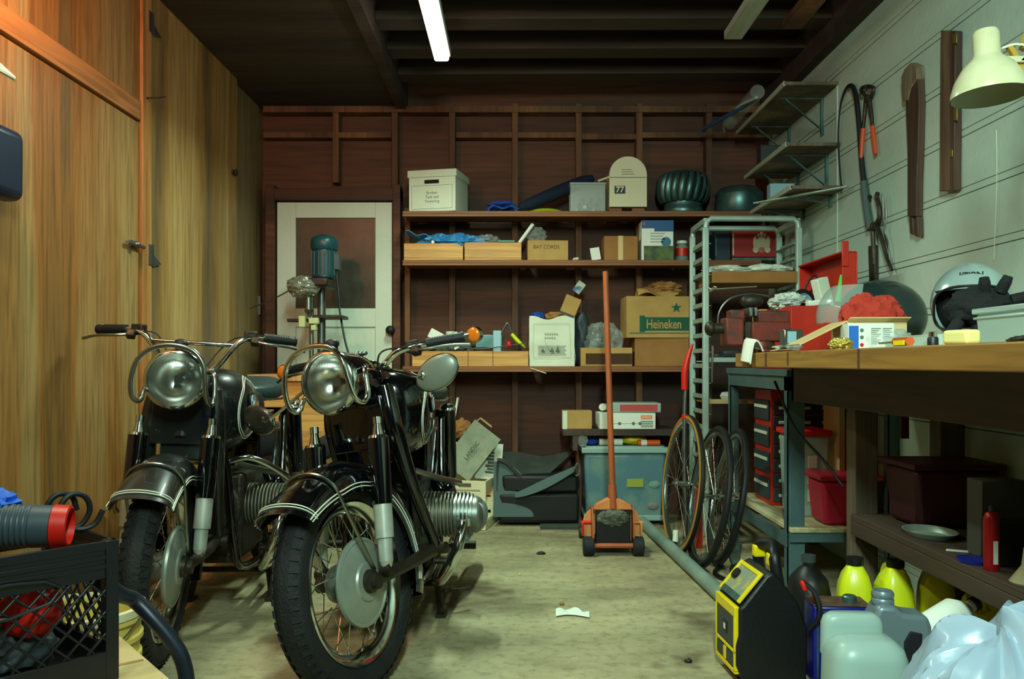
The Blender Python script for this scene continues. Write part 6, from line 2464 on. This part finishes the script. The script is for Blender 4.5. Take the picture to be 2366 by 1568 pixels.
G().box((.03, .01, .22), (.02, .2, .44)).build('flat_carton', cardb, t)
t = thing('plastic_tub', 'crimson plastic tub on the lower shelf of the steel table', 'tub', (1.455, 3.77, LS), 0)
g = G()
g.box((0, 0, .10), (.22, .17, .20), taper=1.16)
g.build('tub_body', crimson, t, bevel=.02)
G().box((0, 0, .208), (.275, .215, .022)).build('tub_rim', crimson, t, bevel=.006)
o = G().tube([at(1790, 880, 3.50), at(1835, 985, 3.45), at(1900, 1060, 3.4), at(1950, 1125, 3.3)], .006, 8, smooth=6).build('black_cable', rubber2)
tag(o, 'black cable sagging diagonally below the bench in front of the crimson tub', 'cable')
# below the wooden bench
LB = .4365
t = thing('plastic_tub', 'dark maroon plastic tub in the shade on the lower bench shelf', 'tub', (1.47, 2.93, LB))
G().box((0, 0, .10), (.26, .22, .20), taper=1.12).build('tub_body', mat('shaded_maroon', (62, 14, 26), 0.5), t, bevel=.02)  # maroon darkened: the shade under the bench is put into its colour
G().box((0, 0, .208), (.31, .265, .02)).build('tub_rim', MATS['shaded_maroon'], t, bevel=.005)
o = G().b2((1.32, 2.4, LB), (1.45, 2.48, LB + .22)).build('grey_carton', mat('shaded_grey', (74, 76, 66), 0.7), bevel=.003)  # grey lowered to carry the shade under the bench
tag(o, 'shaded grey box standing on the lower bench shelf', 'box')
o = G().b2((1.30, 2.3, LB), (1.42, 2.37, LB + .12)).build('black_carton', black, bevel=.004)
tag(o, 'low black case in front of the shaded grey box under the bench', 'case')
t = thing('aerosol_can', 'red spray can with a white label on the lower bench shelf', 'spray can', (1.275, 2.27, LB))
t.scale = (.6, .6, .95)
G().lathe([(.0, 0), (.031, 0), (.033, .004), (.033, .145), (.024, .16), (.012, .165), (.0, .165)], None, 28).build('can_body', mat('can_red', (160, 16, 22), 0.35, 0.2), t)
G().lathe([(.0, .166), (.012, .166), (.013, .178), (.0, .185)], None, 16).build('spray_cap', darkpl, t)
G().b2((-.010, -.0345, .02), (.010, -.0325, .085)).build('can_label', offwhite, t)
t = thing('funnel', 'pale oil funnel standing beside the red spray can', 'funnel', (1.285, 2.13, LB))
G().lathe([(.038, 0), (.040, .004), (.012, .045), (.007, .09), (.006, .09), (.010, .044), (.036, .004)], None, 24, closed=True).build('funnel_cone', mat('old_cream', (150, 140, 100), 0.5), t)
o = G().lathe([(.0, 0), (.045, 0), (.047, .01), (.03, .014), (.0, .015)], TR((1.30, 2.42 - .08, LB + .0)), 26).build('blue_lid', mat('deep_blue', (20, 30, 120), 0.4))  # a loose plastic lid, built as a flat disc
o.location = (-.02, .02, 0)
tag(o, 'round blue plastic lid lying on the lower bench shelf', 'disc')
t = thing('metal_pan', 'stack of thin pale pans at the far end of the lower bench shelf', 'pan', (1.33, 2.72, LB))
G().lathe([(.0, 0), (.06, .0), (.075, .018), (.078, .018), (.062, -.0), (.0, .003)], None, 28, sy=1.3).build('pan_dish', rackm, t)
o = G().obox((1.27, 2.50, LB + .003), (1.35, 2.46, LB + .003), .006, .005).build('white_pencil', white)
tag(o, 'thin white pencil lying on the lower bench shelf', 'pencil')
structure(G().b2((1.645, 1.0, .0), (1.659, 3.6, .0)).build('trim_7', darkwood)) if False else None
o = G().b2((1.48, 3.25, .70), (1.51, 3.27, .86)).build('brown_batten', studm)
tag(o, 'short brown batten hanging under the bench top near the wall', 'batten')

# ------------------------------------------------------------------ floor, front right
# jump starter
t = thing('jump_starter', 'yellow and black portable jump starter with a top handle on the floor', 'battery charger', (.688, 2.60, 0), R(4))
# local: x to the right, y into the room; yellow face looks left
prof_ = [(.012, .012), (.20, .0), (.215, .03), (.215, .17), (.185, .255), (.12, .335), (.105, .345), (.085, .335), (.012, .245), (.0, .235), (.0, .15), (-.008, .12), (-.008, .06)]
g = G()
vs_ = prof_
skew = 0.0
Mk = Matrix.Identity(4)
g.prism(vs_, .0, .215, Mk)
g.build('charger_body', black, t, bevel=.008, seg=3)
ye = mat('charger_yellow', (226, 200, 10), 0.4)
g = G()
# yellow frame on the left face
for (y0, y1, z0_, z1_) in ((.012, .205, .205, .238), (.012, .026, .035, .21), (.191, .205, .035, .21), (.012, .205, .03, .045), (.012, .205, .092, .104)):
    g.b2((-.012, y0, z0_), (.004, y1, z1_))
g.build('yellow_frame', ye, t, bevel=.003)
G().b2((-.011, .026, .104), (.0, .191, .205)).build('grey_panel', darkpl, t, bevel=.002)
g = G()
g.b2((-.0135, .085, .135), (-.010, .125, .172))
g.build('outlet', black, t, bevel=.002)
G().b2((-.0145, .097, .145), (-.0132, .113, .162)).build('outlet_face', offwhite, t)
G().b2((-.0125, .03, .05), (-.009, .09, .088)).build('warning_sticker', darkpl, t)
G().b2((-.0125, .125, .05), (-.009, .185, .088)).build('warning_sticker', darkpl, t)
G().b2((-.0135, .097, .05), (-.009, .118, .088)).build('sticker_symbol', ye, t)
# slanted control panel
Mp = Matrix.Translation((.006, .0, .246)) @ Matrix.Rotation(-math.atan2(.092, .078), 4, 'Y')
g = G(Mp)
g.b2((.0, .012, .001), (.118, .028, .010))
g.b2((.0, .187, .001), (.118, .203, .010))
g.b2((.104, .028, .001), (.118, .187, .010))
g.build('yellow_frame', ye, t, bevel=.002)
g = G(Mp)
g.b2((.002, .028, .001), (.104, .187, .006))
g.build('control_panel', mat('panel_print', (130, 140, 120), 0.5, col2=(170, 160, 90), scale=26, contrast=(.5, .6)), t)
g = G(Mp)
g.b2((.0, .028, .006), (.022, .187, .0085))
g.build('panel_strip', galv, t)
g = G(Mp)
g.cyl((.07, .16, .004), (.07, .16, .016), .018, n=18)
g.build('selector_knob', black, t)
g = G()
g.tube([(.135, .03, .30), (.125, .035, .37), (.13, .055, .395), (.145, .10, .405), (.145, .13, .405), (.13, .17, .395), (.125, .185, .37), (.135, .19, .30)], .019, 12, smooth=4)
g.build('carry_handle', black, t)
for yy in (.05, .175):
    G().b2((.105, yy - .015, .355), (.145, yy + .015, .395)).build('handle_collar', ye, t, bevel=.006)
g = G()
g.tube([(.21, .03, .31), (.235, -.01, .28), (.24, -.03, .22), (.22, .0, .17)], .008, 8, smooth=4)
g.build('clamp_cable', rubber2, t)
g = G()
g.obox((.203, .02, .315), (.213, .01, .285), .014, .014)
g.build('red_clamp', redp, t, bevel=.004)
g = G()
g.obox((.255, .05, .275), (.262, .05, .245), .014, .014)
g.build('red_clamp', redp, t, bevel=.004)

# jugs and cans
t = thing('black_jug', 'round black oil jug in the shade behind the jump starter', 'jug', (1.055, 3.05, 0))
G().lathe([(.0, 0), (.085, 0), (.095, .02), (.095, .16), (.08, .215), (.045, .25), (.025, .262), (.025, .275), (.0, .275)], None, 30, sx=.8).build('jug_body', black, t)
G().cyl((0, 0, .276), (0, 0, .30), .026).build('jug_cap', darkpl, t)


def yellow_jug(label, loc, rz, lean=0.0):
    t = thing('antifreeze_jug', label, 'jug', loc, rot=(0, R(lean), rz), group='yellow fluid jugs under the bench')
    t.scale = (1.08, 1.08, 1.1)
    g = G()
    secs = []
    for (z, hw, hd, xo) in ((.0, .070, .045, 0), (.012, .078, .052, 0), (.10, .080, .054, 0), (.16, .078, .054, 0), (.205, .070, .050, -.004), (.24, .052, .04, -.012), (.262, .030, .028, -.02), (.272, .022, .022, -.022)):
        sec = []
        for i in range(28):
            a = 2 * PI * i / 28
            ca, sa = math.cos(a), math.sin(a)
            sec.append(Vector((xo + math.copysign(abs(ca) ** .6, ca) * hw, math.copysign(abs(sa) ** .6, sa) * hd, z)))
        secs.append(sec)
    g.loft(secs)
    g.build('jug_body', jugyel, t, ang=60)
    g = G()
    g.tube([(.01, 0, .255), (.045, 0, .262), (.078, 0, .235), (.088, 0, .18), (.082, 0, .13)], [.012, .013, .014, .014, .012], 12, smooth=5)
    g.build('jug_handle', jugyel, t)
    G().lathe([(.0, 0), (.027, 0), (.027, .022), (.0, .024)], Matrix.Translation((-.022, 0, .273)), 22).build('jug_cap', black, t)
    G().b2((-.052, -.0555, .04), (.05, -.0535, .15)).build('jug_label', mat('label_yellow', (180, 186, 40), 0.5, col2=(60, 90, 140), scale=20, contrast=(.56, .62)), t)
    return t


yellow_jug('yellow fluid jug on the floor, nearest to the black jug', (1.172, 2.93, 0), R(74))
yellow_jug('yellow fluid jug in the middle of the row behind the silver oil bottle', (1.292, 2.90, 0), R(84))
yellow_jug('yellow fluid jug at the right of the row, tilted against its neighbour', (1.42, 2.86, .012), R(70), 4)
t = thing('yellow_bag', 'big yellow plastic bag slumped at the right end of the row of jugs', 'bag', (1.50, 2.66, 0))
g = blob((0, 0, .12), (.11, .09, .16), 171, .22, 2.2, fine=.08, zfloor=0)
g.build('bag_skin', mat('yellow_bag', (206, 196, 20), 0.35, bump=.3, bscale=20), t)
o = G().tube([(1.37, 2.73, .14), (1.40, 2.70, .19), (1.42, 2.68, .16)], .012, 8, smooth=4).build('red_spout', redp)
tag(o, 'short red spout between the yellow jugs', 'spout')

t = thing('metal_can', 'blue rectangular metal can with a rusty top behind the milky jug', 'can', (1.01, 2.66, 0), R(-4))
G().box((0, 0, .121), (.175, .11, .242)).build('can_body', bluecan, t, bevel=.008)
G().box((0, 0, .2435), (.172, .108, .003)).build('can_top', mat('rusty_top', (110, 84, 60), 0.6, col2=(70, 50, 36), scale=14), t)
G().lathe([(.0, 0), (.022, 0), (.022, .016), (.018, .02), (.0, .02)], Matrix.Translation((.035, -.01, .2455)), 20).build('can_cap', galv, t)
g = G()
for (x0, x1, z0_, z1_) in ((-.078, .08, .222, .229), (-.078, -.072, .02, .222), (.074, .08, .02, .222)):
    g.b2((x0, -.0562, z0_), (x1, -.0552, z1_))
g.build('label_border', galv, t)
t = thing('milky_jug', 'milky translucent plastic jug in the front right foreground', 'jug', (.905, 2.20, 0), R(-3))
g = G()
secs = []
for (z, hw, hd) in ((.0, .086, .075), (.012, .097, .085), (.12, .100, .088), (.235, .097, .086), (.262, .088, .078), (.28, .066, .06), (.286, .04, .04)):
    sec = []
    for i in range(36):
        a = 2 * PI * i / 36
        ca, sa = math.cos(a), math.sin(a)
        sec.append(Vector((math.copysign(abs(ca) ** .55, ca) * hw, math.copysign(abs(sa) ** .55, sa) * hd, z)))
    secs.append(sec)
g.loft(secs)
g.build('jug_body', milky, t, ang=60)
secs = []
g = G()
for (z, k_) in ((.22, 1.0), (.30, .98), (.318, .9), (.328, .7)):
    sec = []
    for i in range(30):
        a = 2 * PI * i / 30
        ca, sa = math.cos(a), math.sin(a)
        sec.append(Vector((-.015 + math.copysign(abs(ca) ** .55, ca) * .080 * k_, .05 + math.copysign(abs(sa) ** .55, sa) * .03 * k_, z)))
    secs.append(sec)
g.loft(secs)
g.build('jug_shoulder', milky, t, ang=60)
t = thing('oil_bottle', 'silver plastic oil bottle with open neck and side handle', 'bottle', (1.035, 2.36, .0), R(-6))
g = G()
poly = [(-.075, 0), (.10, 0), (.105, .06), (.105, .27), (.095, .30), (.03, .305), (.012, .325), (-.034, .325), (-.05, .29), (-.078, .24), (-.08, .05)]
g.prism(poly, -.045, .045)
g.build('bottle_body', silver, t, bevel=.016, seg=4)
g = G()
g.lathe([(.027, .318), (.030, .322), (.030, .334), (.027, .338), (.030, .342), (.030, .350), (.026, .358), (.022, .358), (.022, .32)], Matrix.Translation((-.012, 0, 0)), 28)
g.build('bottle_neck', silver, t)
g = G()
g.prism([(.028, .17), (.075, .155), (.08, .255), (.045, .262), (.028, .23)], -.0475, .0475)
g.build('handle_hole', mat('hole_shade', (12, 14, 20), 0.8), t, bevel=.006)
G().b2((-.06, -.0475, .03), (.07, -.0462, .14)).build('bottle_label', mat('label_navy', (30, 40, 110), 0.5), t)
t = thing('white_bottle', 'white plastic bottle lying tipped behind the crumpled white bag', 'bottle', (1.22, 2.40, .205), rot=(0, R(70), R(20)))
G().lathe([(.0, -.09), (.045, -.09), (.05, -.08), (.05, .04), (.03, .07), (.018, .085), (.018, .10), (.0, .10)], None, 26).build('bottle_body', white, t)
G().lathe([(.0, .101), (.021, .101), (.021, .12), (.0, .121)], None, 18).build('bottle_cap', darkpl, t)
t.location.z = .26
# support carton beneath the tipped bottle
o = G().b2((1.12, 2.30, 0), (1.33, 2.50, .205)).build('brown_carton', cardb2, bevel=.004)
tag(o, 'brown carton under the tipped white bottle', 'box')
# crumpled white bag
t = thing('plastic_sack', 'big crumpled white plastic sack filling the lower right corner', 'sack', (.94, 1.68, 0))
g = G()


def sack(u, v):
    a = 2 * PI * u
    ph = v * PI / 2
    dr = Vector((math.cos(a), math.sin(a), 0))
    q = noise.noise(Vector((math.cos(a) * 1.4, math.sin(a) * 1.4, v * 1.6)) + Vector((3.3, 1.2, 8.8)))
    q2 = 1 - abs(noise.noise(Vector((math.cos(a) * 2.6, math.sin(a) * 2.6, v * 2.2)) + Vector((9.3, 4.2, 1.8)))) * 2.4
    k = 1 + .22 * q + .07 * q2
    rx, ry, h = .205, .21, .47
    return (dr.x * rx * math.cos(ph) ** .75 * k + .02, dr.y * ry * math.cos(ph) ** .75 * k, max(.002, h * math.sin(ph) ** .9 * (1 + .10 * q + .10 * q2 * math.cos(ph)) + .03 * dr.x))


n_, m_ = 90, 44
vs_, fs_ = [], []
for j in range(m_ + 1):
    for i in range(n_):
        vs_.append(sack(i / n_, j / m_ * .995))
for j in range(m_):
    for i in range(n_):
        i2 = (i + 1) % n_
        fs_.append((j * n_ + i, j * n_ + i2, (j + 1) * n_ + i2, (j + 1) * n_ + i))
fs_.append(tuple(range(n_ - 1, -1, -1)))
fs_.append(tuple(m_ * n_ + i for i in range(n_)))
g.add(vs_, fs_)
g.build('sack_skin', bagm, t, ang=24)
g = G()
g.sheet(lambda u, v: (-.225 - .02 * math.sin(3 * v), -.09 + .07 * u, .08 + .25 * v), 6, 10, .003)
g.build('sack_edge', white, t)

# ------------------------------------------------------------------ front left
bx = thing('cardboard_box', 'tan cardboard box under the black milk crate in the front left', 'box', (-.99, 1.66, 0), R(40))
G().b2((-.26, -.22, 0), (.26, .21, .352)).build('box_body', cardtan, bx, bevel=.004)
G().b2((-.25, -.005, .3525), (.25, .005, .354)).build('top_seam', cardb, bx)
# milk crate
t = thing('milk_crate', 'black plastic milk crate with lattice sides in the front left foreground', 'milk crate', (-.797, 1.705, .356), R(49))
# local: face with hand hole along -x from origin (towards camera-left), other side goes back along +y
L_, H = .33, .28
g = G()
for (z0_, z1_) in ((.0, .060), (.225, .235), (.243, .253), (.262, .280)):
    g.b2((-L_, 0, z0_), (0, .008, z1_))
    g.b2((-L_, L_ - .008, z0_), (0, L_, z1_))
    g.b2((-.008, 0, z0_), (0, L_, z1_))
    g.b2((-L_, 0, z0_), (-L_ + .008, L_, z1_))
for (x, y) in ((0, 0), (-L_, 0), (0, L_), (-L_, L_)):
    g.box((x + (-.012 if x == 0 else .012), y + (.012 if y == 0 else -.012), .14), (.026, .026, .28))
g.b2((-L_, .002, .205), (0, .006, .28))
g.b2((-.006, 0, .205), (-.002, L_, .28))
g.b2((-L_, 0, 0), (0, L_, .006))
for i in range(-3, 8):
    for sg in (-1, 1):
        x0_ = -i * .045
        if sg > 0:
            a_, b2_ = (x0_, .060), (x0_ - .15, .205)
        else:
            a_, b2_ = (x0_ - .15, .060), (x0_, .205)
        (xa, za), (xb, zb_) = a_, b2_

        def clampx(x1, z1, x2, z2):
            pts_ = []
            for (x, z) in ((x1, z1), (x2, z2)):
                if x > -.01:
                    tt = (-.01 - x1) / (x2 - x1) if x2 != x1 else 0
                    x, z = -.01, z1 + (z2 - z1) * tt
                if x < -L_ + .01:
                    tt = (-L_ + .01 - x1) / (x2 - x1) if x2 != x1 else 0
                    x, z = -L_ + .01, z1 + (z2 - z1) * tt
                pts_.append((x, z))
            return pts_
        if max(xa, xb) < -L_ + .01 or min(xa, xb) > -.01:
            continue
        (xa, za), (xb, zb_) = clampx(xa, za, xb, zb_)
        if abs(za - zb_) < .01 or not (.055 < za < .21) or not (.055 < zb_ < .21):
            continue
        g.obox((xa, .004, za), (xb, .004, zb_), .006, .005)
        g.obox((-.004, -xa, za), (-.004, -xb, zb_), .006, .005)
        g.obox((xa, L_ - .004, za), (xb, L_ - .004, zb_), .006, .005)
g.build('crate_body', mat('crate_black', (14, 16, 24), 0.35, spec=.6), t, bevel=.0015)
g = G()
g.tube([(-.30, -.003, .180), (-.30, -.003, .205), (-.275, -.003, .225), (-.20, -.003, .228), (-.14, -.003, .222), (-.11, -.003, .205), (-.13, -.003, .180), (-.20, -.003, .165), (-.28, -.003, .165)], .004, 8, closed=True)
g.build('hand_hole_rim', MATS['crate_black'], t)


def mc(x, y, z):
    c_, s2_ = math.cos(R(49)), math.sin(R(49))
    return Vector((-.797 + x * c_ - y * s2_, 1.705 + x * s2_ + y * c_, .356 + z))


o = blob(mc(-.13, .09, .15), (.055, .05, .055), 181, .2, 3).build('red_part', redp)
tag(o, 'red plastic part inside the black milk crate', 'part')
o = blob(mc(-.17, .17, .065), (.11, .10, .06), 183, .2, 3, zfloor=.363).build('grey_cloth_heap', darkpl)
tag(o, 'grey cloth heaped in the bottom of the milk crate', 'cloth')
t = thing('heat_gun', 'dark grey ribbed vacuum nozzle with a red ring lying on the milk crate', 'tool', mc(-.16, .13, .318), rot=(0, 0, 0))
g = G()
ax0, ax1 = Vector((-.16, -.03, .0)), Vector((.105, .035, -.012))
dv = (ax1 - ax0)
zax = dv.normalized()
xa_, ya_, _ = frame_from(zax)
Mh = Matrix((xa_, ya_, zax)).transposed().to_4x4()
Mh = Matrix.Translation(ax0) @ Mh
L2 = dv.length
prof_ = [(.0, 0), (.044, .0), (.046, .01)]
for i in range(11):
    q = .10 + .010 * i
    prof_ += [(.0465 - .0004 * i, q), (.0445 - .0004 * i, q + .002), (.0445 - .0004 * i, q + .005), (.0465 - .0004 * i, q + .007)]
prof_ += [(.041, L2 - .03), (.0, L2 - .03)]
g = G(Mh)
g.lathe(prof_, None, 36)
g.build('tool_housing', mat('housing_grey', (58, 70, 78), 0.45), t)
g = G(Mh)
g.lathe([(.040, L2 - .030), (.0435, L2 - .028), (.0415, L2), (.036, L2 + .002), (.034, L2 - .03)], None, 36, closed=True)
g.build('red_ring', redp, t)
o = G()
pts = []
for i in range(15):
    a = 2 * PI * i / 7
    pts.append(mc(-.03 + .0 * i, .17, .30) + Vector((.004 * i - .02, .02 * math.cos(a) + .0, .0)) + Vector((.028 * math.cos(a), 0, .038 * math.sin(a) + .02)))
o.tube(pts, .006, 8, smooth=4)
tag(o.build('coiled_cord', rubber2), 'coiled black cord on the corner of the milk crate', 'cord')
t = thing('big_hose', 'thick black hose curving down from the milk crate to the floor', 'hose', (0, 0, 0))
d_ = 1.82
pp = [mc(-.06, .06, .24), at(270, 1368, 1.78), at(310, 1385, d_), at(355, 1430, d_), at(395, 1478, d_), at(420, 1520, d_), at(432, 1575, d_), at(432, 1640, d_), at(405, 1740, d_), at(370, 1860, d_)]
g = G()
g.tube(pp, .0165, 14, smooth=6)
g.build('hose_tube', mat('hose_blueblack', (18, 26, 40), 0.4), t)
g = blob(mc(-.20, .22, .335), (.085, .06, .045), 191, .3, 2.0, ridged=True, n=48, m=26)
tag(g.build('blue_plastic_sheet', bluebright, ang=25), 'crumpled bright blue plastic behind the dark nozzle at the left edge', 'sheet')
# nested cream buckets
t = thing('plastic_bucket', 'cream yellow ribbed plastic bucket with a white rim behind the milk crate', 'bucket', (-1.095, 2.15, 0))
g = G()
g.lathe([(.0, .0), (.112, .0), (.116, .006), (.130, .235), (.138, .238), (.138, .250), (.131, .252), (.133, .285), (.141, .288), (.141, .300), (.134, .302), (.136, .335), (.144, .338), (.144, .348), (.138, .350), (.138, .362),
         (.134, .362), (.110, .008), (.0, .006)], None, 44)
g.build('bucket_wall', mat('bucket_cream', (214, 190, 96), 0.45), t)
G().lathe([(.134, .350), (.146, .352), (.148, .372), (.136, .374)], None, 44, closed=True).build('bucket_rim', cream, t)
G().tube([(-.146, 0, .345), (-.12, -.10, .30), (0, -.158, .27), (.12, -.10, .30), (.146, 0, .345)], .0025, 6, smooth=4).build('bucket_bail', steel, t)

# ------------------------------------------------------------------ litter on the floor
o = thing('paper_scrap', 'crumpled white paper scrap on the floor in front of the jack', 'paper', at(1322, 1421, 3.33) * 1.0)
o.location = Vector(((1322 - PX) / 589., F / 589., 0.0))
G().sheet(lambda u, v: (-.065 + .13 * u, -.03 + .06 * v + .02 * math.sin(4 * u), .006 + .022 * abs(math.sin(6 * u + 2 * v)) * (1 - abs(2 * v - 1))), 22, 10, .0015).build('torn_sheet', white, o)
for i, (px, py, r_, lb) in enumerate(((1250, 1280, .022, 'dark dead leaf on the floor left of the jack'), (1298, 1398, .010, 'tiny brown speck of dirt beyond the paper scrap'), (1200, 1330, .008, 'tiny chip of wood on the floor beside the near motorcycle'),
                                      (1590, 1530, .012, 'small dark crumb on the floor left of the jump starter'))):
    s_ = (py - PY) / CH
    o = blob(((px - PX) / s_, F / s_, .006), (r_, r_ * .6, .008), 201 + i, .35, 3, n=16, m=8, zfloor=0).build('floor_litter', [rubber2, cardb2, cardtan, rubber2][i])
    tag(o, lb, 'litter')
